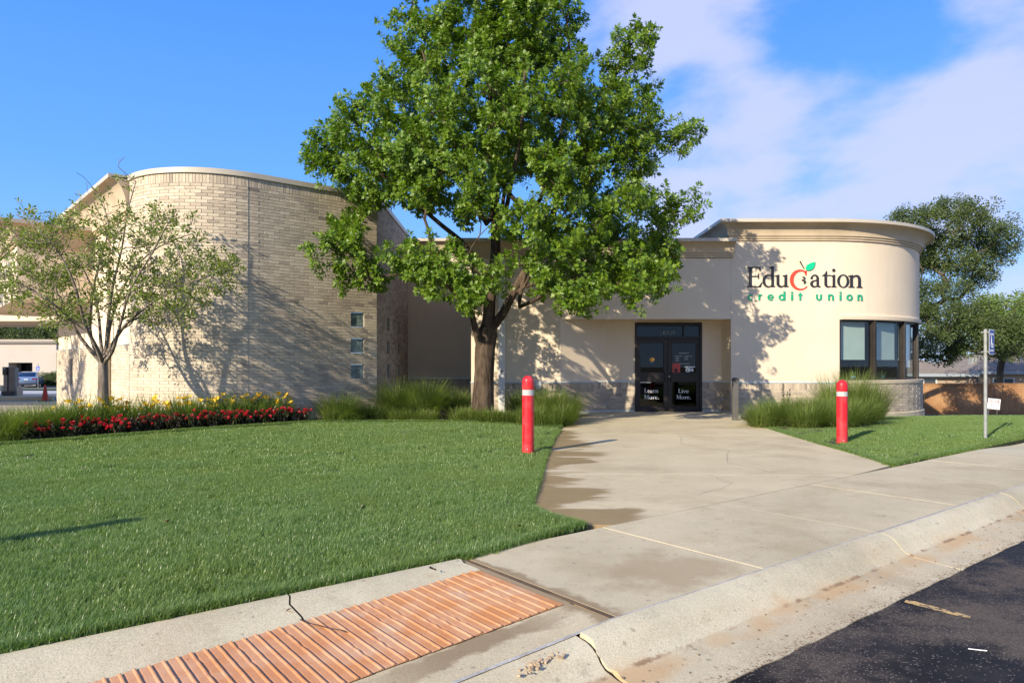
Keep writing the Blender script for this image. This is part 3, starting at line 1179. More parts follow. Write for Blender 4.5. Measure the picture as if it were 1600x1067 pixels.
def hairline(pts, wd=0.004, z=0.0012, seed=1):
    rg = random.Random(seed)
    path = []
    for (a, b) in zip(pts[:-1], pts[1:]):
        k = 9
        for i in range(k):
            t = i / k
            path.append((lerp(a[0], b[0], t) + rg.uniform(-0.03, 0.03), lerp(a[1], b[1], t) + rg.uniform(-0.05, 0.05)))
    path.append(pts[-1])
    for p, q in zip(path[:-1], path[1:]):
        d = Vector((q[0] - p[0], q[1] - p[1]))
        if d.length < 1e-6:
            continue
        nn = Vector((-d.y, d.x)).normalized() * wd * rg.uniform(0.5, 1.3)
        hc.face([(p[0] - nn.x, p[1] - nn.y, z), (q[0] - nn.x, q[1] - nn.y, z), (q[0] + nn.x, q[1] + nn.y, z), (p[0] + nn.x, p[1] + nn.y, z)])


hairline([(3.4, 8.95), (3.1, 9.9), (3.5, 11.2), (3.0, 12.2), (3.3, 13.6)], seed=2)
hairline([(3.5, 11.2), (4.4, 11.5), (5.3, 12.1)], 0.003, seed=3)
hairline([(1.0, 15.5), (2.4, 15.7), (3.6, 15.4), (4.7, 15.9)], 0.003, seed=4)
hairline([(2.0, 7.4), (2.6, 8.1), (2.5, 8.8)], 0.003, seed=5)
hc.build('hairline_crack', mat('crack_line', (0.17, 0.14, 0.11), 0.9)[0], walk)

# ---- lawn soil
LAWN_L = [sn(-7, 4.155), sn(-3, 4.155), sn(0, 4.155), sn(2.76, 4.165), (-0.30, 4.98), LAWN_TIP, (0.36, 6.34), (0.185, 6.85)] + \
         [(x - 0.012, y) for x, y in LW[1:6]] + [(1.12, 15.55), (-1.0, 15.55), (-4.45, 15.42), (-6.4, 13.62), (-8.45, 11.72), (-9.4, 11.2), (-16, 10.6), (-16, 1)]
LAWN_R = [(5.275, 9.6), sn(12.84, 4.21), sn(15.0, 4.21), sn(22, 4.21), (30, 24), (30, 27.2), (22, 26.0), (17.2, 25.3), (14.6, 23.6), (13.2, 21.2), (11.5, 19.9), (9.5, 19.3), (8.0, 18.6), (6.6, 18.2), (5.95, 17.2)] + [(x + 0.012, y) for x, y in RW[4:0:-1]]
sheet('lawn', LAWN_L, lambda x, y: lawn_z(x, y) - 0.012, M['turf'], 0.6, skirt=0.06)
sheet('side_lawn', LAWN_R, lambda x, y: lawn_z(x, y) - 0.012, M['turf'], 0.6, skirt=0.06)
# planting beds
sheet('planting_bed', [(-8.62, 11.80), (-6.4, 13.60), (-4.43, 15.44), (-1.0, 15.57), (1.12, 15.57), (1.30, 16.3), (1.72, 18.2), (2.2, 19.3), (1.5, 19.9), (-3.0, 23.2), (-3.6, 17.8), (-5.8, 15.9), (-7, 15.5), (-9.6, 16.4), (-10.2, 13.2)], lambda x, y: lawn_z(x, y) - 0.004, M['soil'], 0.8)
sheet('side_planting_bed', [(5.50, 13.7), (5.68, 15.6), (5.95, 17.2), (6.25, 19.75), (9.3, 19.85), (11.0, 20.2), (10.2, 18.2), (9.3, 16.2), (7.4, 14.6)], lambda x, y: lawn_z(x, y) + 0.004, M['soil'], 0.8)
# concrete drive at the far left, lanes and lots
sheet('drive', [(-8.75, 11.75), (-10.1, 13.0), (-10.0, 16.4), (-13.6, 21.5), (-16, 27.5), (-60, 29.5), (-60, 9), (-16, 10.7), (-9.4, 11.3)], lambda x, y: ground_drop(x, y) + 0.02, M['drive'], 2.0)
sheet('drive_through_lane', [(-16, 27.5), (-13, 27.4), (-13, 43), (-70, 43), (-70, 29.5)], lambda x, y: ground_drop(x, y) + 0.016, M['asphalt_far'], 3.0)
sheet('lane_line', [(-18, 31.6), (-18, 32.1), (-60, 33.2), (-60, 32.6)], lambda x, y: ground_drop(x, y) + 0.022, M['drive'], 3.0)
sheet('far_lane', [(-13, 43), (-13, 54), (-70, 56), (-70, 43)], lambda x, y: ground_drop(x, y) + 0.02, mottled('pale_concrete', (0.40, 0.40, 0.41), (0.35, 0.35, 0.36), 0.5, 0.85), 3.0)
sheet('far_verge', [(-13, 54), (-13, 57.5), (-80, 60), (-80, 56)], lambda x, y: ground_drop(x, y) + 0.12, M['grass'], 3.0)
sheet('parking_lot', [(-13, 57.5), (-13, 75), (-90, 75), (-90, 60)], lambda x, y: ground_drop(x, y) + 0.03, M['asphalt_far'], 4.0)
# apron by the rounded corner and the side path in front of the fence
sheet('corner_apron', [(12.2, 20.6), (13.6, 22.2), (15.0, 23.4), (15.2, 24.6), (14, 27), (13.6, 26)], lambda x, y: lawn_z(x, y) + 0.012, M['drive'], 1.0)
sheet('side_path', [(14.6, 25.2), (17.2, 25.35), (22, 26.05), (30, 27.25), (40, 28.2), (40, 29.6), (22, 27.4), (14, 26.6)], lambda x, y: ground_drop(x, y) + 0.03, M['drive'], 1.0)
sheet('alley', [(14, 26.65), (22, 27.45), (40, 29.65), (40, 36.2), (14, 36.2)], lambda x, y: ground_drop(x, y) + 0.015, M['asphalt_far'], 1.5)
# ================================================================== THE BUILDING
bld = empty('office_building', (0, 20, 0), label='tan brick and cream stucco office building with rounded corners and a dark glass lobby entrance', cat='building')
BO = Vector((0, 20, 0))


def bpart(m, name, mats, parent=None, smooth=False, bevel=0.0, weld=False, kind=None):
    """link a mesh given in world coordinates as a part of the building (or a sub-part of one of its parts)"""
    o = m.build(name, mats, None, smooth, bevel, weld)
    o.parent = parent if parent is not None else bld
    o.matrix_parent_inverse = Matrix.Translation(-BO) if parent is None else Matrix.Identity(4)
    if kind:
        o['kind'] = kind
    return o


class Path:
    """plan line of a wall; the outside is on the right of the walking direction when sign=1"""

    def __init__(self, pts):
        self.p = [Vector((p[0], p[1])) for p in pts]
        self.s = [0.0]
        for a, b in zip(self.p[:-1], self.p[1:]):
            self.s.append(self.s[-1] + (b - a).length)
        self.len = self.s[-1]

    def seg(self, s):
        i = 0
        while i < len(self.s) - 2 and s > self.s[i + 1]:
            i += 1
        return i

    def at(self, s, out=0.0):
        i = self.seg(s)
        a, b = self.p[i], self.p[i + 1]
        d = (b - a).normalized()
        p = a + d * (s - self.s[i])
        nrm = Vector((d.y, -d.x))
        return p + nrm * out, d, nrm


def arc(cx, cy, r, a0, a1, n):
    return [(cx + r * math.cos(lerp(a0, a1, i / n)), cy + r * math.sin(lerp(a0, a1, i / n))) for i in range(n + 1)]


def wall_mesh(m, path, z0, z1, openings=(), depth=0.1, ztop=None):
    """grid of wall faces with rectangular openings (s0, s1, za, zb) and their reveals"""
    S = sorted(set([round(x, 5) for x in path.s] + [round(x, 5) for o in openings for x in o[:2]]))
    Z = sorted(set([z0, z1] + [x for o in openings for x in o[2:4]]))

    def P(s, z, out=0.0):
        p, d, n = path.at(s, out)
        return (p.x, p.y, z)
    # shared vertex positions at path vertices (mitred by averaging for outward offset 0 they coincide)
    for a, b in zip(S[:-1], S[1:]):
        if b - a < 1e-5:
            continue
        for c, d in zip(Z[:-1], Z[1:]):
            ms, mz = (a + b) / 2, (c + d) / 2
            if any(o[0] < ms < o[1] and o[2] < mz < o[3] for o in openings):
                continue
            e = 1e-6
            m.face([P(a + e, c), P(b - e, c), P(b - e, d), P(a + e, d)])
    for o in openings:
        dp = o[4] if len(o) > 4 else depth
        s0, s1, a, b = o[:4]
        ss_ = [s0] + [s for s in path.s if s0 < s < s1] + [s1]
        m.face([P(s0, a), P(s0, b), P(s0, b, -dp), P(s0, a, -dp)])
        m.face([P(s1 - 1e-6, a, -dp), P(s1 - 1e-6, b, -dp), P(s1 - 1e-6, b), P(s1 - 1e-6, a)])
        for p0, p1 in zip(ss_[:-1], ss_[1:]):
            e = 1e-6
            m.face([P(p0 + e, a, -dp), P(p1 - e, a, -dp), P(p1 - e, a), P(p0 + e, a)])
            m.face([P(p0 + e, b), P(p1 - e, b), P(p1 - e, b, -dp), P(p0 + e, b, -dp)])


BRICKS = []       # (centre, direction, normal, z, half length, half height, tone)
BL, BH, BJ = 0.240, 0.0728, 0.0088


def brick_tone(p, z, rg, base=0.62, shade=0.0):
    n1 = mnoise.noise(Vector((p.x * 0.55, p.y * 0.55, z * 0.9)))
    n2 = mnoise.noise(Vector((p.x * 1.6 + 7, p.y * 1.6, z * 2.2)))
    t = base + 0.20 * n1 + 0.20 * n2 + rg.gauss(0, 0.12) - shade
    if rg.random() < 0.10:
        t -= 0.2
    return min(0.98, max(0.03, t))


def lay_bricks(path, z0, z1, openings=(), seed=1, base=0.62, soldier_top=False, shade=None, s_from=0.0, s_to=None):
    rg = random.Random(seed)
    s_to = path.len if s_to is None else s_to
    rows = int(round((z1 - z0) / BH))
    hh = (z1 - z0) / rows
    i0 = 0
    top_rows = 0
    if soldier_top:
        top_rows = 3
    for r in range(rows - top_rows):
        za, zb = z0 + r * hh, z0 + (r + 1) * hh
        zc = (za + zb) / 2
        s = s_from - (BL / 2 if r % 2 else 0)
        while s < s_to - 0.02:
            parts = [(max(s, s_from), min(s + BL, s_to))]
            for o in openings:
                if o[2] - 0.01 < zc < o[3] + 0.01:
                    nxt = []
                    for a, b in parts:
                        if b <= o[0] or a >= o[1]:
                            nxt.append((a, b))
                        else:
                            if a < o[0]:
                                nxt.append((a, o[0] + 0.004))
                            if b > o[1]:
                                nxt.append((o[1] - 0.004, b))
                    parts = nxt
            # split at sharp plan corners
            for a, b in parts:
                if b - a < 0.035:
                    continue
                p, d, n = path.at((a + b) / 2)
                sh = shade(p, zc) if shade else 0.0
                BRICKS.append((p, d, n, zc, (b - a - BJ) / 2, (hh - BJ) / 2, brick_tone(p, zc, rg, base, sh)))
            s += BL
    if soldier_top:
        za, zb = z0 + (rows - top_rows) * hh, z1
        s = s_from
        wd = BH
        while s < s_to - 0.03:
            b = min(s + wd, s_to)
            p, d, n = path.at((s + b) / 2)
            sh = shade(p, (za + zb) / 2) if shade else 0.0
            BRICKS.append((p, d, n, (za + zb) / 2, (b - s - BJ) / 2, (zb - za - BJ) / 2, brick_tone(p, za, rg, base, sh)))
            s += wd


# ---------------------------------------------------------------- brick tower
TC = (-7.2, 17.3)
TR_ = 2.15
aL = math.atan2(-0.67, -0.74)           # outward normal of the receding left wall
aR = math.atan2(-0.77, 0.637)           # outward normal of the right face
aL2 = aL + 2 * math.pi if aL < -math.pi else aL
nose = arc(TC[0], TC[1], TR_, aL, aR, 14)
TRp = nose[-1]
TLp = nose[0]
K = (TRp[0] + 3.09 * 0.77, TRp[1] + 3.09 * 0.637)
TOWER_H = 5.62
front = Path(nose + [K])
s_face = front.s[-2]
ret = Path([K, (K[0], 22.8)])
# glass blocks: three on the right face, two columns of three on the return
GB = 0.36


def face_s_for_x(x):
    return s_face + (x - TRp[0]) / 0.77


gw = []
for z in (1.05, 1.70, 2.35):
    # x such that the block sits 0.6 m left of the corner
    gw.append((s_face + 2.36, s_face + 2.36 + GB, z, z + GB, 0.07))
rw = []
for y in (19.02, 20.85):
    for z in (1.05, 1.70, 2.35):
        rw.append((y - K[1], y - K[1] + GB, z, z + GB, 0.07))
m = MB()
wall_mesh(m, front, -0.3, TOWER_H, gw)
wall_mesh(m, ret, -0.3, TOWER_H, rw)
tower = bpart(m, 'brick_tower', M['mortar'])


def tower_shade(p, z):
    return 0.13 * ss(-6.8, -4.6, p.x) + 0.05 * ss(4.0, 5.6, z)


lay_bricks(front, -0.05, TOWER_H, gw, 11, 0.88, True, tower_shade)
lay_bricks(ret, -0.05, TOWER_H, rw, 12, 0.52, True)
# coping of the tower
PROF_CAP = [(0.0, 0.0), (0.045, 0.0), (0.05, 0.115), (0.0, 0.13), (-0.3, 0.13)]


def offset_path(pts, d, closed=False):
    """mitred offset of a polyline to its right-hand side"""
    out = []
    n = len(pts)
    for i in range(n):
        p = Vector(pts[i][:2])
        d0 = (p - Vector(pts[i - 1][:2])).normalized() if i > 0 else None
        d1 = (Vector(pts[i + 1][:2]) - p).normalized() if i < n - 1 else None
        if d0 is None:
            d0 = d1
        if d1 is None:
            d1 = d0
        n0, n1 = Vector((d0.y, -d0.x)), Vector((d1.y, -d1.x))
        bis = (n0 + n1)
        if bis.length < 1e-6:
            bis = n0
        bis.normalize()
        c = max(0.35, bis.dot(n0))
        out.append(p + bis * (d / c))
    return out


def sweep(m, pts, prof, z, ends=True):
    """sweep profile (out, dz) along a plan polyline"""
    rings = [offset_path(pts, o) for o, _ in prof]
    k, n = len(prof), len(pts)
    verts = []
    for i in range(n):
        for j in range(k):
            verts.append((rings[j][i].x, rings[j][i].y, z + prof[j][1]))
    faces = [(i * k + j, (i + 1) * k + j, (i + 1) * k + j + 1, i * k + j + 1) for i in range(n - 1) for j in range(k - 1)]
    if ends:
        faces.append(tuple(range(k)))
        faces.append(tuple((n - 1) * k + j for j in range(k - 1, -1, -1)))
    m.mesh(verts, faces)


m = MB()
sweep(m, nose + [K, (K[0], 22.8)], PROF_CAP, TOWER_H)
cp = bpart(m, 'tower_coping', M['coping'])
auto_smooth(cp, 30)
# control joint: pale sealant line where the nose meets the flat face
m = MB()
p, d, n_ = front.at(s_face - 0.16)
m.obox((p.x + n_.x * 0.01, p.y + n_.y * 0.01, TOWER_H / 2), (d.x, d.y, 0), (n_.x, n_.y, 0), (0, 0, 1), 0.006, 0.004, TOWER_H / 2)
bpart(m, 'control_joint', M['sealant'])


def glass_block_mat():
    m, nt, b = mat('glass_block', (0.16, 0.22, 0.20), 0.12, 0, 0.9)
    v = coords(nt)
    f = noise(nt, v, 6, 4, 0.6)
    c = mixc(nt, maprange(nt, f, 0.35, 0.65), (0.06, 0.085, 0.08), (0.24, 0.31, 0.28))
    L(nt, c, b.inputs['Base Color'])
    bump(nt, b, noise(nt, v, 24, 3), 0.7, 0.02)
    return m


M['glass_block'] = glass_block_mat()
for path, ops in ((front, gw), (ret, rw)):
    for o in ops:
        m = MB()
        p, d, n_ = path.at((o[0] + o[1]) / 2, -0.055)
        m.obox((p.x, p.y, (o[2] + o[3]) / 2), (d.x, d.y, 0), (n_.x, n_.y, 0), (0, 0, 1), GB / 2 - 0.008, 0.03, GB / 2 - 0.008)
        w_ = bpart(m, 'glass_block_window', M['glass_block'], bevel=0.012)
        # soldier sill bricks under it
        for q in range(4):
            sq = o[0] + (q + 0.5) * GB / 4
            pp, dd, nn = path.at(sq)
            BRICKS.append((pp, dd, nn, o[2] - 0.058, GB / 8 - 0.005, 0.052, 0.8 - 0.25 * (q % 2)))

# ---------------------------------------------------------------- left wall of the tower (brick wainscot, stucco above)
dl = Vector((-0.67, 0.74)).normalized()
LW0 = Vector(TLp) + dl * 0.03
LW1 = LW0 + dl * 9.2
left = Path([LW1, LW0])                # walked from the far end to the nose so that the outside is on the right
WZ = 1.87
slot = (left.len - 6.95, left.len - 6.55, 0.80, 1.60, 0.09)
m = MB()
wall_mesh(m, left, -1.0, WZ, [slot])
bpart(m, 'brick_wainscot', M['mortar'])
lay_bricks(left, -0.2, WZ, [slot], 21, 0.84)
p, d, n_ = left.at((slot[0] + slot[1]) / 2, -0.07)
m = MB()
m.obox((p.x, p.y, 1.2), (d.x, d.y, 0), (n_.x, n_.y, 0), (0, 0, 1), 0.19, 0.02, 0.395)
bpart(m, 'slot_window', M['glass_block'])
left_in = Path([LW1 - Vector((left.at(1)[2])) * 0.05, LW0 - Vector((left.at(1)[2])) * 0.05])
m = MB()
wall_mesh(m, left_in, WZ - 0.02, 5.4)
bpart(m, 'stucco_side_wall', M['stucco'])
m = MB()
sweep(m, [LW1, LW0], [(-0.06, WZ), (0.02, WZ - 0.015), (0.03, WZ + 0.01), (-0.06, WZ + 0.03)], 0)
bpart(m, 'wainscot_flashing', M['flashing'])


def cornice_prof(proj=0.42, h=0.62, fascia=0.085):
    """from the wall up: two fillets, a cove, a metal fascia and the top"""
    z0 = -h
    pr = [(0.0, z0), (0.045, z0), (0.045, z0 + 0.055), (0.075, z0 + 0.06), (0.075, z0 + 0.115), (0.11, z0 + 0.12)]
    n = 8
    zc0, zc1 = z0 + 0.12, -fascia
    for i in range(1, n + 1):
        t = i / n
        a = t * math.pi / 2
        pr.append((0.11 + (proj - 0.11) * (1 - math.cos(a)) , zc0 + (zc1 - zc0) * math.sin(a)))
    return pr, [(proj, -fascia), (proj + 0.02, -fascia - 0.008), (proj + 0.024, -0.004), (proj, 0.0), (-0.25, 0.01)]


def cornice(pts, ztop, proj, h, parent=None, ends=True, fascia=0.085):
    pr, cap = cornice_prof(proj, h, fascia)
    m = MB()
    sweep(m, pts, pr + [(-0.1, -fascia)] if False else pr, ztop, False)
    if ends:
        for i, flip in ((0, False), (len(pts) - 1, True)):
            rings = [offset_path(pts, o)[i] for o, _ in pr]
            f = [(r.x, r.y, ztop + z) for r, (o, z) in zip(rings, pr)]
            inner = offset_path(pts, -0.02)[i]
            f += [(inner.x, inner.y, ztop + pr[-1][1]), (inner.x, inner.y, ztop + pr[0][1])]
            m.face(f[::-1] if not flip else f)
    o = bpart(m, 'cornice', M['cornice'], parent)
    auto_smooth(o, 35)
    m = MB()
    sweep(m, pts, cap, ztop, ends)
    o2 = bpart(m, 'cornice_cap', M['coping'], parent)
    auto_smooth(o2, 35)
    return o


nl = left.at(1)[2]
cornice([LW1 - nl * 0.05, LW0 - nl * 0.05 - dl * 0.0], 5.74, 0.46, 0.90)
m = MB()
px = LW0 - dl * 0.0
# drain pipe beside the nose
p = LW0 + dl * 1.75 + nl * 0.06
m.tube([(p.x, p.y, 0), (p.x, p.y, 5.0)], 0.045, 8)
bpart(m, 'drain_pipe', mat('tan_pipe', (0.42, 0.35, 0.26), 0.6)[0])
p = LW0 + dl * 2.75 + nl * 0.05
m = MB()
m.obox((p.x, p.y, 0.66), (dl.x, dl.y, 0), (nl.x, nl.y, 0), (0, 0, 1), 0.09, 0.05, 0.13)
bpart(m, 'utility_box', mat('box_grey', (0.25, 0.25, 0.25), 0.5)[0], bevel=0.01)
m = MB()
m.tube([(p.x, p.y, 0.0), (p.x, p.y, 0.55)], 0.018, 6)
bpart(m, 'conduit', mat('conduit_grey', (0.3, 0.3, 0.3), 0.5)[0])

# ---------------------------------------------------------------- drive-through canopy on the left
dr = Vector((0.74, 0.67)).normalized()
C1 = Vector((-12.75, 17.75))
C2 = C1 + dr * 1.75
C0 = C1 + Vector((-0.67, 0.74)).normalized() * 7.5
can = [C0, C1, C2]
m = MB()
wall_mesh(m, Path([C0, C1]), 3.10, 4.55)
wall_mesh(m, Path([C1, C2]), 3.10, 4.55)
C3 = C2 + Vector((-0.67, 0.74)).normalized() * 7.5
m.face([(*C0, 3.10), (*C3, 3.10), (*C2, 3.10), (*C1, 3.10)])
bpart(m, 'canopy_wall', M['stucco'])
cornice([tuple(C0), tuple(C1), tuple(C2)], 5.09, 0.40, 0.62, ends=False)
m = MB()
m.face([(*C0, 5.08), (*C1, 5.08), (*C2, 5.08), (*C3, 5.08)])
bpart(m, 'canopy_roof', M['coping'])
m = MB()
m.box(-40, -14.9, 26.0, 30.2, 3.05, 4.15)
bpart(m, 'lane_canopy', M['stucco'], bevel=0.0)
m = MB()
m.box(-15.6, -15.0, 27.0, 29.6, -1.0, 3.05)
bpart(m, 'canopy_column', M['mortar'])

# ---------------------------------------------------------------- recessed stucco wall, pier and lobby recess
D0, DB = 19.74, 20.65
ALZ = 0.95
m = MB()
alc = Path([(K[0], 22.8), (-1.17, 22.8)])
wall_mesh(m, alc, 0.0, 5.05)
bpart(m, 'alcove_wall', M['stucco'])
cornice([(K[0] + 0.01, 22.8), (-1.17, 22.8)], 5.53, 0.3, 0.5, ends=False)
BASEH = 0.91
pier = Path([(-1.17, 22.8), (-1.17, D0), (1.39, D0), (2.82, DB), (6.27, DB), (6.27, D0 + 0.002)])
door_s0 = pier.s[3] + (3.68 - 2.82)
door_s1 = pier.s[3] + (5.69 - 2.82)
DOOR_H = 2.66
m = MB()
wall_mesh(m, pier, BASEH - 0.005, 4.45, [(door_s0, door_s1, BASEH - 0.005, DOOR_H, 0.02)])
bpart(m, 'stucco_wall', M['stucco'])
m = MB()
wall_mesh(m, pier, -0.3, BASEH - 0.012, [(door_s0, door_s1, -0.3, BASEH - 0.012, 0.02)])
bpart(m, 'brick_base', M['mortar'])
for s0, s1, sd in ((0, pier.s[1], 31), (pier.s[1], pier.s[2], 32), (pier.s[2], pier.s[3], 33), (pier.s[3], door_s0, 34), (door_s1, pier.s[4], 35), (pier.s[4], pier.s[5], 36)):
    lay_bricks(pier, 0.04, BASEH - 0.015, (), sd, 0.50, True, None, s0 + 0.006, s1 - 0.006)
lay_bricks(alc, 0.04, BASEH + 0.03, (), 37, 0.52, True)


def flashing(pts, z):
    m = MB()
    sweep(m, pts, [(0.0, z - 0.03), (0.016, z - 0.035), (0.022, z - 0.022), (0.004, z + 0.012), (0.0, z + 0.012)], 0)
    bpart(m, 'base_flashing', M['flashing'])


pp = [tuple(p) for p in pier.p]
flashing(pp[0:3] + [pp[3], pier.at(door_s0 - 0.002)[0].to_tuple()], BASEH)
flashing([pier.at(door_s1 + 0.002)[0].to_tuple(), pp[4], (6.27, D0 + 0.03)], BASEH)
flashing([(K[0] + 0.02, 22.8), (-1.2, 22.8)], BASEH + 0.05)
# concrete base curb round the recess
m = MB()
sweep(m, [pp[2], pp[3], pier.at(door_s0 - 0.01)[0].to_tuple()], [(0.0, 0.0), (0.02, 0.0), (0.02, 0.045), (0.0, 0.05)], 0)
bpart(m, 'base_curb', M['flashing'])
m = MB()
sweep(m, [pier.at(door_s1 + 0.01)[0].to_tuple(), pp[4], (6.27, D0 + 0.01)], [(0.0, 0.0), (0.02, 0.0), (0.02, 0.045), (0.0, 0.05)], 0)
bpart(m, 'base_curb', M['flashing'])
# lintel band over the recess (flush with the pier) and its soffit
m = MB()
m.face([(1.392, D0 - 0.003, 2.71), (6.27, D0 - 0.003, 2.71), (6.27, D0 - 0.003, 4.45), (1.392, D0 - 0.003, 4.45)])
m.face([(1.392, D0 - 0.003, 2.71), (1.392, D0 + 0.2, 2.71), (6.27, D0 + 0.2, 2.71), (6.27, D0 - 0.003, 2.71)])
m.face([(1.392, D0 + 0.2, 2.712), (2.82, DB, 2.712), (6.27, DB, 2.712), (6.27, D0 + 0.2, 2.712)])
m.face([(1.392, D0 - 0.003, 2.71), (1.392, D0 - 0.003, 4.45), (1.392, D0 + 0.05, 4.45), (1.392, D0 + 0.05, 2.71)])
bpart(m, 'entrance_lintel', M['stucco'])
for x in (3.6, 5.4):
    m = MB()
    m.lathe([(0.0, 0), (0.075, 0), (0.075, 0.02), (0.05, 0.02), (0.0, 0.012)], 14, (x, 20.15, 2.695))
    bpart(m, 'recessed_light', M['white_paint'])
cornice([(-1.17, 22.0), (-1.17, D0), (6.33, D0)], 4.965, 0.36, 0.50)
m = MB()
m.box(-1.1, 6.4, D0 + 0.05, 30, 4.85, 4.95)
m.box(-6.2, -1.0, 22.9, 30, 5.4, 5.5)
bpart(m, 'roof_deck', M['coping'])
# stucco joints (thin recessed lines) on the front
m = MB()
m.box(6.268, 6.274, D0 - 0.0065, D0 - 0.0005, 0.93, 4.46)
M['joint_line'] = mat('joint_line', (0.40, 0.33, 0.24), 0.9)[0]
bpart(m, 'stucco_joint', M['joint_line'])
m = MB()
m.box(1.386, 1.391, D0 - 0.0055, D0 - 0.0005, 2.71, 4.46)
bpart(m, 'stucco_joint', M['joint_line'])
# downspout
m = MB()
m.box(-0.385, -0.205, D0 - 0.13, D0 - 0.012, 0.05, 4.42)
dsp = bpart(m, 'downspout', M['white_paint'], bevel=0.012)
for z in (0.9, 2.4, 3.9):
    m = MB()
    m.box(-0.40, -0.19, D0 - 0.136, D0 - 0.002, z, z + 0.03)
    bpart(m, 'downspout_strap', M['white_paint'], dsp)
m = MB()
m.face([(-0.295, D0 - 0.134, 1.15), (-0.24, D0 - 0.134, 1.21), (-0.295, D0 - 0.134, 1.27), (-0.35, D0 - 0.134, 1.21)])
m.cur = 1
m.face([(-0.295, D0 - 0.135, 1.18), (-0.268, D0 - 0.135, 1.21), (-0.295, D0 - 0.135, 1.24), (-0.322, D0 - 0.135, 1.21)])
bpart(m, 'diamond_marker', [M['letter_black'], mat('marker_grey', (0.35, 0.36, 0.38), 0.5)[0]], dsp)
m = MB()
m.lathe([(0.0, -0.02), (0.10, -0.02), (0.11, 0.0), (0.10, 0.03), (0.05, 0.06), (0, 0.065)], 16)
ob = bpart(m, 'alarm_bell', M['white_paint'])
ob.matrix_parent_inverse = Matrix.Translation(-BO)
ob.rotation_euler = (rad(90), 0, 0)
ob.location = (0.74, D0 - 0.03, 0.80)
auto_smooth(ob)
m = MB()
m.tube([(6.25, 20.05, 0.42), (6.12, 20.05, 0.42), (6.10, 20.05, 0.36)], 0.022, 8)
m.lathe([(0.0, -0.005), (0.05, -0.005), (0.05, 0.01), (0, 0.012)], 12, (6.11, 20.05, 0.44))
bpart(m, 'hose_tap', mat('tap_grey', (0.3, 0.3, 0.3), 0.4, 0.8)[0])
m = MB()
m.box(6.255, 6.262, 20.60, 20.63, 1.55, 1.62)
bpart(m, 'door_bell', M['white_paint'])

# ---------------------------------------------------------------- lobby doors
YD = DB + 0.03


def framebar(m, x0, x1, z0, z1, y0, y1):
    m.box(x0, x1, y0, y1, z0, z1)


def dx(px_):
    return (px_ - 800) / 52.15


def dz(py_):
    return (643 - py_) / 52.15


X0, X1 = 3.68, 5.69
XM = dx(1043.5)
m = MB()
framebar(m, X0, X0 + 0.065, 0.0, DOOR_H, DB - 0.03, DB + 0.10)
framebar(m, X1 - 0.075, X1, 0.0, DOOR_H, DB - 0.03, DB + 0.10)
framebar(m, X0 + 0.065, X1 - 0.075, DOOR_H - 0.10, DOOR_H, DB - 0.03, DB + 0.10)
ZT = dz(528)
framebar(m, X0 + 0.065, X1 - 0.075, ZT - 0.035, ZT + 0.045, DB - 0.025, DB + 0.10)
xm2 = dx(1068)
framebar(m, xm2 - 0.022, xm2 + 0.022, ZT + 0.045, DOOR_H - 0.10, DB - 0.02, DB + 0.10)
framebar(m, X0 + 0.065, X1 - 0.075, 0.0, 0.018, DB - 0.05, DB + 0.10)
dfr = bpart(m, 'door_frame', M['bronze'], bevel=0.006)
m = MB()
m.face([(X0 + 0.06, DB + 0.03, ZT), (X1 - 0.07, DB + 0.03, ZT), (X1 - 0.07, DB + 0.03, DOOR_H - 0.06), (X0 + 0.06, DB + 0.03, DOOR_H - 0.06)])
bpart(m, 'transom_pane', M['door_glass'], dfr)
GLASS_Y = DB + 0.035
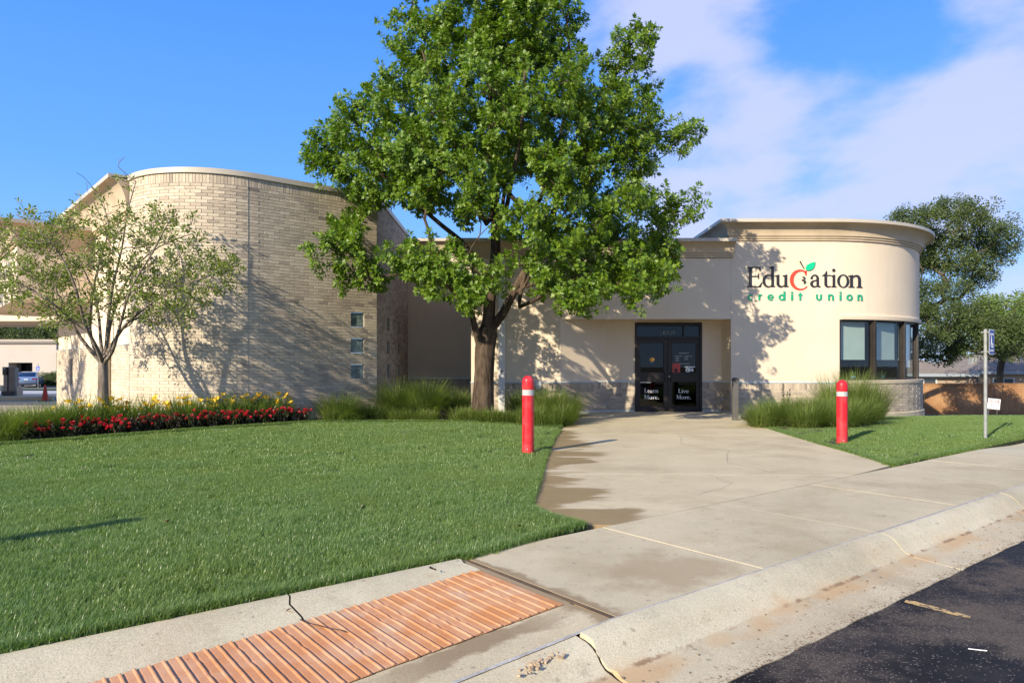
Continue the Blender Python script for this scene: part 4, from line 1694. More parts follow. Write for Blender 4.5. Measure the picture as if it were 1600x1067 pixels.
for side in (0, 1):
    a, b = (X0 + 0.070, XM - 0.006) if side == 0 else (XM + 0.006, X1 - 0.080)
    ga, gb = (dx(1000), dx(1037.5)) if side == 0 else (dx(1050), dx(1088.5))
    zt, zb = ZT - 0.04, 0.022
    zu0, zu1 = dz(582.5), dz(535.5)
    zl0, zl1 = dz(635), dz(596)
    y0, y1 = DB + 0.005, DB + 0.06
    m = MB()
    framebar(m, a, ga, zb, zt, y0, y1)
    framebar(m, gb, b, zb, zt, y0, y1)
    framebar(m, ga, gb, zu1, zt, y0, y1)
    framebar(m, ga, gb, zl1, zu0, y0, y1)
    framebar(m, ga, gb, zb, zl0, y0, y1)
    leaf = bpart(m, 'door', M['bronze'])
    for q0, q1, nm in ((zu0, zu1, 'upper_pane'), (zl0, zl1, 'lower_pane')):
        m = MB()
        m.face([(ga - 0.01, GLASS_Y, q0 - 0.01), (gb + 0.01, GLASS_Y, q0 - 0.01), (gb + 0.01, GLASS_Y, q1 + 0.01), (ga - 0.01, GLASS_Y, q1 + 0.01)])
        bpart(m, nm, M['door_glass'], leaf)
        m = MB()
        for (u0, u1, v0, v1) in ((ga, gb, q1 - 0.012, q1), (ga, gb, q0, q0 + 0.012), (ga, ga + 0.012, q0 + 0.012, q1 - 0.012), (gb - 0.012, gb, q0 + 0.012, q1 - 0.012)):
            m.box(u0, u1, y0 - 0.004, y0 + 0.02, v0, v1)
        bpart(m, 'glazing_bead', M['bronze'], leaf)
    hx = XM - 0.09 if side == 0 else XM + 0.09
    m = MB()
    m.tube([(hx, y0, 1.17), (hx, y0 - 0.06, 1.17), (hx, y0 - 0.07, 1.13), (hx, y0 - 0.07, 0.96), (hx, y0 - 0.06, 0.92), (hx, y0, 0.92)], 0.013, 8)
    bpart(m, 'handle', mat('handle_dark', (0.05, 0.045, 0.04), 0.3, 0.8)[0], leaf, smooth=True)
    if side == 1:
        m = MB()
        m.lathe([(0, 0), (0.022, 0), (0.022, 0.012), (0, 0.014)], 12)
        lk = bpart(m, 'lock', mat('lock_steel', (0.4, 0.38, 0.35), 0.3, 0.9)[0], leaf)
        lk.rotation_euler = (rad(90), 0, 0)
        lk.location = (XM + 0.05, y0 - 0.001, 1.05)
# lobby behind the doors
m = MB()
m.box(X0 - 1.4, X1 + 1.0, DB + 0.12, DB + 4.5, 0.0, 2.7)
m.f = [f[::-1] for f in m.f]
m.f = [f for i, f in enumerate(m.f) if i != 2]
m.face([(X0 - 1.4, DB + 0.12, 0), (X0, DB + 0.12, 0), (X0, DB + 0.12, 2.7), (X0 - 1.4, DB + 0.12, 2.7)])
m.face([(X1, DB + 0.12, 0), (X1 + 1, DB + 0.12, 0), (X1 + 1, DB + 0.12, 2.7), (X1, DB + 0.12, 2.7)])
bpart(m, 'lobby_room', M['dark'])

# ---------------------------------------------------------------- rounded block on the right
RC = (8.99, 24.44)
RR = 4.7
rarc = [(RC[0] + RR * math.sin(lerp(0, math.pi / 2, i / 20)), RC[1] - RR * math.cos(lerp(0, math.pi / 2, i / 20))) for i in range(21)]
rpts = [(6.27, D0)] + rarc + [(13.69, 31)]
rblk = Path(rpts)
RH = 5.50


def sphi(phi):
    return rblk.s[1] + (rblk.s[21] - rblk.s[1]) * phi / (math.pi / 2)


WB, WT = 0.955, 2.70
win_s0 = rblk.s[1] + 0.40
win_s1 = sphi(1.45)
m = MB()
wall_mesh(m, rblk, BASEH - 0.005, RH - 0.5, [(win_s0, win_s1, BASEH - 0.005, WT, 0.16)])
rw_ = bpart(m, 'rounded_wall', M['stucco'])
rw_.data.polygons.foreach_set('use_smooth', [True] * len(rw_.data.polygons))
bm = bmesh.new()
bm.from_mesh(rw_.data)
bmesh.ops.remove_doubles(bm, verts=bm.verts, dist=2e-4)
bm.to_mesh(rw_.data)
bm.free()
auto_smooth(rw_, 30)
m = MB()
m.box(6.28, 13.5, 24.4, 31, 5.3, 5.4)
m.box(6.28, 9.0, D0 + 0.05, 24.4, 5.3, 5.4)
m.prism([(RC[0] + (RR - 0.1) * math.sin(i * math.pi / 16), RC[1] - (RR - 0.1) * math.cos(i * math.pi / 16)) for i in range(9)] + [(9.0, 24.39)], 5.3, 5.4)
bpart(m, 'block_roof_deck', M['coping'])
# left flank of the block above the entrance roof
m = MB()
wall_mesh(m, Path([(6.27, 26), (6.27, D0)]), 4.6, RH - 0.5)
bpart(m, 'block_flank', M['stucco'])
cornice([(6.27, 26), (6.27, D0)] + rarc + [(13.69, 31)], RH, 0.40, 0.55, ends=False)
# slim band over the windows
m = MB()
bandpts = [rblk.at(s)[0].to_tuple() for s in np.linspace(win_s0 + 0.05, win_s1, 18)]
sweep(m, bandpts, [(0.0, 0.0), (0.05, 0.0), (0.06, 0.03), (0.06, 0.12), (0.0, 0.15)], WT - 0.0)
o = bpart(m, 'window_head_band', M['stucco'])
auto_smooth(o, 40)
# brick base: flush on the flat part, standing proud below the windows
base_r = Path([(6.27, D0)] + [(RC[0] + 0.02, D0)])
m = MB()
wall_mesh(m, base_r, -0.3, BASEH - 0.012)
rb = [(RC[0] + 0.38, D0 - 0.0)] + [(RC[0] + (RR + 0.09) * math.sin(t), RC[1] - (RR + 0.09) * math.cos(t)) for t in np.linspace(0.08, math.pi / 2, 20)] + [(13.78, 31)]
base_c = Path(rb)
wall_mesh(m, base_c, -1.2, BASEH - 0.05)
m.face([(RC[0] + 0.02, D0, -0.3), (rb[0][0], rb[0][1], -0.3), (rb[0][0], rb[0][1], BASEH - 0.012), (RC[0] + 0.02, D0, BASEH - 0.012)])
bpart(m, 'rounded_brick_base', M['mortar'])
lay_bricks(base_r, 0.04, BASEH - 0.015, (), 41, 0.62, True)
lay_bricks(base_c, -0.04, BASEH - 0.05, (), 42, 0.60, False)
flashing([(6.275, D0), (RC[0] + 0.36, D0)], BASEH)
m = MB()
sweep(m, rb[:-1] + [(13.78, 28)], [(-0.12, -0.045), (0.015, -0.05), (0.03, -0.04), (0.03, 0.045), (0.02, 0.055), (-0.12, 0.06)], BASEH - 0.01)
o = bpart(m, 'stone_sill', mottled('cast_stone', (0.50, 0.42, 0.31), (0.44, 0.365, 0.27), 3, 0.85, 50, 0.08, 0.2))
auto_smooth(o, 40)
m = MB()
sweep(m, [(6.4, D0)] + rb[:-1] + [(13.78, 28)], [(0.0, -0.2), (0.05, -0.2), (0.05, -0.01), (0.0, 0.02)], 0.0)
o = bpart(m, 'foundation_edge', M['kerb'])

# windows of the rounded corner: flat panes between bronze mullions
phis = [None, 0.335, 0.63, 0.90, 1.17, 1.45]
ss_m = [win_s0] + [sphi(p) for p in phis[1:]]
for i in range(5):
    a, b = ss_m[i], ss_m[i + 1]
    pa, _, na = rblk.at(a + 1e-4, -0.08)
    pb, _, nb = rblk.at(b - 1e-4, -0.08)
    d = (pb - pa)
    ln = d.length
    d.normalize()
    nn = Vector((d.y, -d.x))
    fw = empty('corner_window')
    fw.parent = bld
    fw.matrix_parent_inverse = Matrix.Translation(-BO)
    m = MB()
    mid = (pa + pb) / 2
    zc = (WB + WT) / 2

    def bar(u, wd, za, zb, dep=0.05, off=0.0):
        c = mid + d * u + nn * off
        m.obox((c.x, c.y, (za + zb) / 2), (d.x, d.y, 0), (nn.x, nn.y, 0), (0, 0, 1), wd / 2, dep, (zb - za) / 2)
    bar(-ln / 2 + 0.03, 0.06, WB, WT)
    bar(ln / 2 - 0.03, 0.06, WB, WT)
    bar(0, ln - 0.125, WB, WB + 0.055, 0.048)
    bar(0, ln - 0.125, WT - 0.055, WT, 0.048)
    fo = bpart(m, 'window_frame', M['bronze'], fw, bevel=0.006)
    m = MB()
    e0 = mid - d * (ln / 2 - 0.05) - nn * 0.01
    e1 = mid + d * (ln / 2 - 0.05) - nn * 0.01
    m.face([(e0.x, e0.y, WB + 0.04), (e1.x, e1.y, WB + 0.04), (e1.x, e1.y, WT - 0.04), (e0.x, e0.y, WT - 0.04)])
    bpart(m, 'pane', M['glass'], fw)
    m = MB()
    e0 = mid - d * (ln / 2 - 0.07) - nn * 0.12
    e1 = mid + d * (ln / 2 - (0.17 if i == 0 else 0.17)) - nn * 0.12
    zb = 1.56
    m.face([(e0.x, e0.y, zb), (e1.x, e1.y, zb), (e1.x, e1.y, WT - 0.03), (e0.x, e0.y, WT - 0.03)])
    c = (e0 + e1) / 2
    m.obox((c.x, c.y, zb), (d.x, d.y, 0), (nn.x, nn.y, 0), (0, 0, 1), (e1 - e0).length / 2, 0.012, 0.012)
    bpart(m, 'roller_blind', M['blind'], fw)
    # mullion cover at the right end
    m = MB()
    c, _, n2 = rblk.at(b, -0.03)
    t2 = Vector((-n2.y, n2.x))
    m.obox((c.x, c.y, (WB + WT) / 2), (t2.x, t2.y, 0), (n2.x, n2.y, 0), (0, 0, 1), 0.045, 0.055, (WT - WB) / 2)
    bpart(m, 'mullion', M['bronze'], fw, bevel=0.012)
# room behind the windows
m = MB()
inner = [(RC[0] + 0.35, D0 + 0.17)] + [(RC[0] + (RR - 0.2) * math.sin(t), RC[1] - (RR - 0.2) * math.cos(t)) for t in np.linspace(0.12, 1.5, 10)]
for zz in (0.93, 2.78):
    m.face([(p[0], p[1], zz) for p in inner] + [(11.5, 25.2, zz), (8.8, 23.6, zz)])
for a, b in ((inner[-1], (11.5, 25.2)), ((11.5, 25.2), (8.8, 23.6)), ((8.8, 23.6), inner[0])):
    m.face([(*a, 0.9), (*b, 0.9), (*b, 2.8), (*a, 2.8)])
bpart(m, 'office_room', M['dark'])

# ---------------------------------------------------------------- hang the bricks: the 300 that show largest are objects of their own
camv = Vector((0, 0, 1.4))
scored = []
for i, (p, d, n_, z, hl, hh, tone) in enumerate(BRICKS):
    c = Vector((p.x, p.y, z))
    v = camv - c
    dist = v.length
    facing = max(0.0, (v.x * n_.x + v.y * n_.y) / dist)
    scored.append((hl * hh * facing / dist ** 2 if z > 0.25 else 0, i))
scored.sort(reverse=True)
big = set(i for _, i in scored[:300])
TONES = 14
meshes = {}


def brick_shape(m, hl, hh, mtx, tone, dep=0.0075):
    b = 0.003
    v = [Vector((-hl, 0, -hh)), Vector((hl, 0, -hh)), Vector((hl, 0, hh)), Vector((-hl, 0, hh)),
         Vector((-hl, -dep + b, -hh)), Vector((hl, -dep + b, -hh)), Vector((hl, -dep + b, hh)), Vector((-hl, -dep + b, hh)),
         Vector((-hl + b, -dep, -hh + b)), Vector((hl - b, -dep, -hh + b)), Vector((hl - b, -dep, hh - b)), Vector((-hl + b, -dep, hh - b))]
    f = [(8, 9, 10, 11)]
    for k in range(4):
        k2 = (k + 1) % 4
        f.append((k, k2, 4 + k2, 4 + k))
        f.append((4 + k, 4 + k2, 8 + k2, 8 + k))
    m.tone = tone
    m.mesh([mtx @ q for q in v] if mtx is not None else v, f)


rest = MB()
rgb = random.Random(77)
for i, (p, d, n_, z, hl, hh, tone) in enumerate(BRICKS):
    mt = Matrix(((d.x, -n_.x, 0, p.x), (d.y, -n_.y, 0, p.y), (0, 0, 1, z), (0, 0, 0, 1)))
    jit = rgb.uniform(-0.0015, 0.0015)
    if i in big:
        ti = min(TONES - 1, int(tone * TONES))
        key = (round(hl, 3), round(hh, 3), ti)
        if key not in meshes:
            mm = MB()
            brick_shape(mm, key[0], key[1], None, (ti + 0.5) / TONES + 0.001)
            meshes[key] = mm.data('brick', M['brick'])
        o = bpy.data.objects.new('brick', meshes[key])
        COL.objects.link(o)
        o.parent = tower
        o.matrix_parent_inverse = Matrix.Identity(4)
        o.matrix_local = mt @ Matrix.Translation((0, jit, 0))
    else:
        brick_shape(rest, hl, hh, mt @ Matrix.Translation((0, jit, 0)), tone)
bpart(rest, 'brickwork', M['brick'], kind='stuff')
# ================================================================== VEGETATION
PROTO = bpy.data.collections.new('leaf_sprigs')       # templates for the leaf masses, not linked to the scene


def proto_collection(name, meshes_):
    c = bpy.data.collections.new(name)
    for i, me in enumerate(meshes_):
        o = bpy.data.objects.new('%s_%02d' % (name, i), me)
        c.objects.link(o)
    return c


def scatter(name, pts, rots, scales, idx, coll, parent=None, kind='stuff'):
    """one object: instances of a collection's meshes on its points"""
    me = bpy.data.meshes.new(name)
    me.from_pydata([tuple(p) for p in pts], [], [])
    a = me.attributes.new('rot', 'FLOAT_VECTOR', 'POINT')
    a.data.foreach_set('vector', np.asarray(rots, dtype=np.float32).ravel())
    a = me.attributes.new('scl', 'FLOAT', 'POINT')
    a.data.foreach_set('value', np.asarray(scales, dtype=np.float32))
    a = me.attributes.new('pick', 'INT', 'POINT')
    a.data.foreach_set('value', np.asarray(idx, dtype=np.int32))
    o = bpy.data.objects.new(name, me)
    COL.objects.link(o)
    ng = bpy.data.node_groups.new(name, 'GeometryNodeTree')
    ng.interface.new_socket('Geometry', in_out='INPUT', socket_type='NodeSocketGeometry')
    ng.interface.new_socket('Geometry', in_out='OUTPUT', socket_type='NodeSocketGeometry')
    gi, go = ng.nodes.new('NodeGroupInput'), ng.nodes.new('NodeGroupOutput')
    mp_ = ng.nodes.new('GeometryNodeMeshToPoints')
    ip = ng.nodes.new('GeometryNodeInstanceOnPoints')
    ci = ng.nodes.new('GeometryNodeCollectionInfo')
    ci.inputs['Collection'].default_value = coll
    ci.inputs['Separate Children'].default_value = True
    ci.inputs['Reset Children'].default_value = True
    ip.inputs['Pick Instance'].default_value = True

    def attr(n, t):
        x = ng.nodes.new('GeometryNodeInputNamedAttribute')
        x.data_type = t
        x.inputs['Name'].default_value = n
        return x.outputs['Attribute']
    l = ng.links.new
    l(gi.outputs[0], mp_.inputs['Mesh'])
    l(mp_.outputs[0], ip.inputs['Points'])
    l(ci.outputs[0], ip.inputs['Instance'])
    l(attr('pick', 'INT'), ip.inputs['Instance Index'])
    l(attr('rot', 'FLOAT_VECTOR'), ip.inputs['Rotation'])
    l(attr('scl', 'FLOAT'), ip.inputs['Scale'])
    l(ip.outputs[0], go.inputs[0])
    md = o.modifiers.new('scatter', 'NODES')
    md.node_group = ng
    if parent is not None:
        o.parent = parent
    if kind:
        o['kind'] = kind
    return o


def leaf_outline(kind):
    if kind == 'oak':        # five-lobed leaf with deep sinuses
        return [(0, 0), (0.06, 0.16), (0.30, 0.16), (0.36, 0.30), (0.12, 0.36), (0.46, 0.50), (0.44, 0.66), (0.13, 0.60), (0.22, 0.84), (0.0, 1.0)]
    if kind == 'oval':
        return [(0, 0), (0.17, 0.2), (0.24, 0.45), (0.17, 0.75), (0, 1.0)]
    return [(0, 0), (0.2, 0.5), (0, 1.0)]


def add_leaf(m, base, dirv, up, ln, kind, tone, fold=0.25, curl=0.25, wf=1.0):
    """leaf from base along dirv, two halves folded along the midrib"""
    d = dirv.normalized()
    side = d.cross(up)
    if side.length < 1e-3:
        side = d.cross(Vector((1, 0, 0.1)))
    side.normalize()
    nrm = side.cross(d).normalized()
    out = leaf_outline(kind)
    m.tone = tone

    def P(x, y, sg):
        z = abs(x) * fold - curl * y * y
        return base + d * (y * ln) + side * (sg * x * ln * wf) + nrm * (z * ln)
    if kind == 'quad':
        m.face([P(0, 0, 1), P(0.22, 0.5, 1), P(0, 1, 1), P(0.22, 0.5, -1)])
        return
    for sg in (1, -1):
        pts = [P(x, y, sg) for x, y in out]
        # fan along the midrib so lobes stay separate
        n = len(pts)
        if kind == 'oak':
            mid = [P(0, y, 1) for y in (0.16, 0.36, 0.60)]
            fs = [(pts[0], pts[1], mid[0]), (mid[0], pts[1], pts[2], pts[3]), (mid[0], pts[3], pts[4], mid[1]), (mid[1], pts[4], pts[5], pts[6]), (mid[1], pts[6], pts[7], mid[2]), (mid[2], pts[7], pts[8], pts[9])]
            for f in fs:
                m.face(f if sg > 0 else f[::-1])
        else:
            m.face(pts if sg > 0 else pts[::-1])


def rand_dir(rg, zmin=-1.0):
    while True:
        v = Vector((rg.uniform(-1, 1), rg.uniform(-1, 1), rg.uniform(-1, 1)))
        if 0.1 < v.length < 1 and v.z > zmin:
            return v.normalized()


def oak_sprig(seed, n=13, spread=0.17, ln=0.125, kind='oak', mats=None, twig=True):
    """twig along +Z with leaves fanning out near its end"""
    rg = random.Random(seed)
    m = MB()
    for i in range(n):
        t = (i + 0.5) / n
        h = spread * (0.1 + 1.0 * t)
        a = i * 2.399 + rg.uniform(-0.5, 0.5)
        el = lerp(0.05, 1.1, t) + rg.uniform(-0.35, 0.35)
        d = Vector((math.cos(a) * math.cos(el), math.sin(a) * math.cos(el), math.sin(el)))
        b = Vector((math.cos(a) * 0.01, math.sin(a) * 0.01, h)) + d * ln * 0.25
        up = Vector((rg.uniform(-0.5, 0.5), rg.uniform(-0.5, 0.5), 1))
        add_leaf(m, b, d, up, ln * rg.uniform(0.75, 1.2), kind, rg.random() ** 2, rg.uniform(0.05, 0.45), rg.uniform(0.0, 0.4))
    if twig:
        m.cur = 1
        m.tone = 0.5
        m.tube([(0, 0, -spread * 0.3), (0, 0, spread)], [0.006, 0.003], 3, False)
    return m.data('sprig', mats)


def euler_to(dirv, roll):
    q_ = dirv.to_track_quat('Z', 'Y')
    e = (q_.to_matrix() @ Matrix.Rotation(roll, 3, 'Z')).to_euler()
    return (e.x, e.y, e.z)


class Skeleton:
    """branch skeleton: every clump joins the nearest limb; radii add up towards the root"""

    def __init__(self):
        self.p = []
        self.par = []
        self.plen = []

    def add(self, p, par):
        self.p.append(Vector(p))
        self.par.append(par)
        self.plen.append(0 if par < 0 else self.plen[par] + (Vector(p) - self.p[par]).length)
        return len(self.p) - 1

    def limb(self, pts, par=-1, step=0.25):
        """smooth chain through the points"""
        prev = par
        chain = ([self.p[par]] if par >= 0 else []) + [Vector(p) for p in pts]
        if par < 0:
            prev = self.add(chain[0], -1)
        ids = [prev]
        for i in range(len(chain) - 1):
            p0 = chain[max(0, i - 1)]
            p1, p2 = chain[i], chain[i + 1]
            p3 = chain[min(len(chain) - 1, i + 2)]
            k = max(1, int((p2 - p1).length / step))
            for j in range(1, k + 1):
                t = j / k
                q = 0.5 * ((2 * p1) + (-p0 + p2) * t + (2 * p0 - 5 * p1 + 4 * p2 - p3) * t * t + (-p0 + 3 * p1 - 3 * p2 + p3) * t ** 3)
                prev = self.add(q, prev)
                ids.append(prev)
        return ids

    def grow(self, target, rg, bias=0.35, step=0.3, wob=0.06, skip=0):
        P = np.array([tuple(p) for p in self.p[skip:]])
        t = np.array(tuple(target))
        dv = np.linalg.norm(P - t, axis=1)
        cost = dv + bias * np.array(self.plen[skip:])
        # discourage joining a node that lies above the clump
        cost = cost + np.maximum(0, P[:, 2] - t[2] + 0.1) * 0.8
        i = int(np.argmin(cost)) + skip
        a = self.p[i]
        d = Vector(target) - a
        ln = d.length
        if ln < 0.05:
            return i
        pd = (a - self.p[self.par[i]]).normalized() if self.par[i] >= 0 else Vector((0, 0, 1))
        ctrl = a + pd * ln * 0.25 + d * 0.25
        k = max(2, int(ln / step))
        prev = i
        for j in range(1, k + 1):
            s = j / k
            q = a.lerp(ctrl, s).lerp(ctrl.lerp(Vector(target), s), s)
            if j < k:
                q += Vector((rg.gauss(0, wob), rg.gauss(0, wob), rg.gauss(0, wob))) * min(1, ln)
            prev = self.add(q, prev)
        return prev

    def radii(self, tip=0.008, power=2.3):
        n = len(self.p)
        acc = [0.0] * n
        kids = [0] * n
        for i in range(n):
            if self.par[i] >= 0:
                kids[self.par[i]] += 1
        for i in range(n - 1, -1, -1):
            if kids[i] == 0:
                acc[i] += tip ** power
            if self.par[i] >= 0:
                acc[self.par[i]] += acc[i]
        return [a ** (1 / power) for a in acc]

    def mesh(self, m, r, min_r=0.0):
        """tubes following chains; the thickest child continues a chain"""
        n = len(self.p)
        kids = [[] for _ in range(n)]
        for i in range(n):
            if self.par[i] >= 0:
                kids[self.par[i]].append(i)
        roots = [i for i in range(n) if self.par[i] < 0]
        stack = [(i, None) for i in roots]
        while stack:
            i, pre = stack.pop()
            chain = [pre] if pre is not None else []
            chain.append(i)
            cur = i
            while kids[cur]:
                ks = sorted(kids[cur], key=lambda q: -r[q])
                for o in ks[1:]:
                    stack.append((o, cur))
                cur = ks[0]
                chain.append(cur)
            if len(chain) < 2:
                continue
            rs = [r[c] for c in chain]
            if pre is not None:
                rs[0] = min(rs[0], rs[1] * 1.25)
            if max(rs) < min_r:
                continue
            sides = 12 if rs[min(1, len(rs) - 1)] > 0.12 else (8 if rs[min(1, len(rs) - 1)] > 0.05 else (5 if rs[min(1, len(rs) - 1)] > 0.02 else 3))
            m.tube([self.p[c] for c in chain], rs, sides, False)


F = 1077.0


def unproj(px_, py_, D):
    """point at depth D seen at photograph pixel (px, py): used to measure places off the photograph"""
    return Vector(((px_ - 800) / F * D, D, 1.4 + (570 - py_) / F * D))


def inside_building(x, y, z):
    if z < 5.75:
        # tower
        if (x - TC[0]) ** 2 + (y - TC[1]) ** 2 < (TR_ + 0.12) ** 2:
            return True
        nx, ny = 0.637, -0.77
        if (x - K[0]) * nx + (y - K[1]) * ny < 0.12 and x < K[0] + 0.12 and y > 15:
            return True
    if z < 5.1 and y > D0 - 0.15 and -1.3 < x < 6.4:
        return True
    if z < 5.6 and y > 22.6 and x < -1:
        return True
    return False


# ---------------------------------------------------------------- the big oak
CROWN = [(640, -60), (622, 0), (606, 50), (612, 95), (580, 120), (556, 160), (518, 192), (486, 222), (478, 250), (486, 275), (520, 290), (545, 318), (528, 352), (515, 372), (545, 395), (590, 385),
         (615, 395), (622, 425), (650, 445), (690, 462), (722, 478), (758, 474), (772, 452), (800, 440), (830, 452), (860, 478), (900, 490), (930, 474), (960, 458), (1000, 468), (1045, 462), (1066, 436), (1066, 400),
         (1040, 372), (1048, 350), (1084, 326), (1050, 296), (1036, 275), (1046, 245), (1080, 214), (1042, 208), (1022, 178), (1040, 150), (1030, 118), (1014, 100), (1020, 58), (985, 42), (955, 70), (938, 120), (924, 100), (918, 45), (908, -20), (860, -75), (760, -115), (690, -105)]
TREE_D = 16.2
oak = empty('oak_tree', (-0.72, TREE_D, 0.08), label='big leafy green oak with a dark forked trunk in front of the building', cat='tree')
rg = random.Random(42)


def crown_clumps(rg, poly, n, Dc, depth, holes=(), mind=0.42, xc=780.0):
    out = []
    xs = [p[0] for p in poly]
    ys = [p[1] for p in poly]
    # row extents
    tries = 0
    while len(out) < n and tries < 60000:
        tries += 1
        px_ = rg.uniform(min(xs), max(xs))
        py_ = rg.uniform(min(ys), max(ys))
        if not in_poly(px_, py_, poly):
            continue
        # keep a margin of about 18 px inside the outline
        mg = 12
        if not all(in_poly(px_ + dx_, py_ + dy_, poly) for dx_, dy_ in ((mg, 0), (-mg, 0), (0, mg), (0, -mg))):
            continue
        if any(((px_ - h[0]) / h[2]) ** 2 + ((py_ - h[1]) / h[3]) ** 2 < 1 and rg.random() < h[4] for h in holes):
            continue
        # depth extent from distance to the outline along the row
        l = px_
        while in_poly(l, py_, poly):
            l -= 6
        r = px_
        while in_poly(r, py_, poly):
            r += 6
        hw = (r - l) / 2
        u = abs(px_ - (l + r) / 2) / max(1, hw)
        ext = depth * (1 - u ** 2.2) * min(1, hw / 240)
        # mostly shell, a little inside
        w_ = rg.uniform(0.45, 1.0) if rg.random() < 0.8 else rg.uniform(0, 0.5)
        dd = ext * w_ * (-1 if rg.random() < 0.58 else 1)
        # the underside narrows towards the trunk
        p = unproj(px_, py_, Dc + dd)
        if inside_building(p.x, p.y, p.z - 0.35):
            continue
        if any((p - q).length < mind for q in out):
            continue
        out.append(p)
    return out


holes = [(645, 365, 88, 46, 0.97), (772, 400, 52, 55, 0.8), (820, 300, 46, 30, 0.6), (885, 330, 52, 28, 0.6), (700, 300, 26, 36, 0.6), (745, 250, 20, 36, 0.5), (932, 110, 16, 75, 1.0), (690, 210, 24, 30, 0.5), (840, 200, 26, 34, 0.5), (800, 120, 24, 34, 0.4), (960, 230, 30, 24, 0.5), (1010, 300, 22, 20, 0.6), (980, 390, 34, 20, 0.6), (880, 410, 40, 18, 0.5)]
clumps = crown_clumps(rg, CROWN, 435, TREE_D, 2.45, holes, 0.37)
extra = []
# low boughs in front of the brick tower and at the right tips
for (a, b, D) in ((548, 440, 15.2), (538, 415, 15.2), (560, 400, 15.3), (528, 378, 15.2), (520, 395, 15.1), (552, 372, 15.3), (500, 405, 15.0), (575, 432, 15.3), (590, 437, 15.4), (1062, 222, 16), (1074, 218, 16), (1060, 332, 15.6), (1076, 326, 15.6), (1045, 340, 15.6),
                  (640, 410, 14.4), (660, 415, 14.3), (690, 425, 14.2), (720, 440, 14.2), (745, 450, 14.3), (700, 400, 14.4), (730, 410, 14.4), (670, 440, 14.4), (655, 430, 14.5), (625, 405, 14.6), (760, 430, 14.3), (735, 465, 14.2), (712, 458, 14.2),
                  (880, 468, 14), (900, 470, 14), (915, 450, 14), (930, 455, 14), (980, 450, 14.5), (1010, 455, 14.5), (1030, 445, 14.6), (1000, 420, 14.4), (850, 440, 14.2)):
    extra.append(unproj(a, b, D))
sk = Skeleton()
T = lambda a, b, D=TREE_D: unproj(a, b, D)
base = Vector((-0.72, TREE_D, 0.0))
trunk_ids = sk.limb([base, T(754, 630), T(757, 580), T(758, 545), T(761, 520)], -1, 0.2)
top = trunk_ids[-1]
low = trunk_ids[-4]
l1 = sk.limb([T(742, 512, 15.9), T(737, 488, 15.8), T(722, 470, 15.6), T(706, 452, 15.3), T(690, 430, 15.0)], trunk_ids[-3])
sk.limb([T(733, 465, 15.5), T(722, 455, 15.3)], l1[min(len(l1) - 1, 6)])
c1 = sk.limb([T(765, 485), T(768, 450), T(774, 400), T(774, 340), T(772, 270), T(768, 180), T(764, 80), T(762, -40)], top)
r1 = sk.limb([T(786, 490, 16.1), T(800, 462, 16.2), T(814, 436, 16.3), T(838, 392, 16.5), T(866, 330, 16.7), T(900, 250, 16.8), T(940, 160, 16.6), T(985, 70, 16.4)], top)
r2 = sk.limb([T(812, 480, 15.9), T(838, 468, 15.7), T(866, 446, 15.4), T(900, 432, 15.1), T(950, 425, 15.0)], r1[min(len(r1) - 1, 5)])
l2 = sk.limb([T(752, 430, 16.2), T(728, 385, 16.4), T(690, 352, 16.3), T(650, 318, 16.0), T(600, 275, 15.7), T(545, 240, 15.5)], c1[6])
l3 = sk.limb([T(760, 350, 15.7), T(730, 270, 15.2), T(690, 180, 15.0), T(660, 80, 15.2)], c1[12])
f1 = sk.limb([T(785, 350, 15.4), T(800, 280, 14.6), T(815, 200, 14.2), T(820, 110, 14.4)], c1[10])
b1 = sk.limb([T(780, 360, 17.0), T(790, 280, 17.8), T(800, 180, 18.2), T(810, 60, 18.0)], c1[10])
r3 = sk.limb([T(830, 330, 16.4), T(870, 230, 16.2), T(890, 130, 16.0), T(885, 20, 16.0)], c1[14])
nb = sk.limb([T(720, 440, 15.6), T(660, 425, 15.3), T(600, 432, 15.2), T(545, 438, 15.1)], c1[4])
order = sorted(clumps + extra, key=lambda q: (q - Vector((-0.6, TREE_D, 3.2))).length)
ends = []
for q in order:
    ends.append((q, sk.grow(q, rg, 0.30, 0.3, 0.05, skip=len(trunk_ids))))
rr = sk.radii(0.0085, 2.15)
# measured thicknesses: the trunk and the main limbs are as thick as in the photograph
rmax = max(rr)
for i in range(len(rr)):
    rr[i] = rr[i] * (0.25 / rr[top]) if rr[i] > 0.6 * rr[top] else rr[i] * min(1.0, 0.25 / rr[top] * 1.1)
for k, i in enumerate(trunk_ids):
    t = k / (len(trunk_ids) - 1)
    rr[i] = lerp(0.268, 0.232, min(1, t * 1.6)) + 0.03 * max(0, t - 0.6)
for ids, ra, rb in ((l1, 0.11, 0.045), (c1, 0.155, 0.04), (r1, 0.115, 0.04), (r2, 0.062, 0.025), (l2, 0.075, 0.03), (l3, 0.06, 0.022), (f1, 0.065, 0.025), (b1, 0.065, 0.025), (r3, 0.06, 0.025), (nb, 0.045, 0.012)):
    for k, i in enumerate(ids[1:]):
        rr[i] = lerp(ra, rb, (k / max(1, len(ids) - 2)) ** 0.7)
m = MB()
sk.mesh(m, rr)
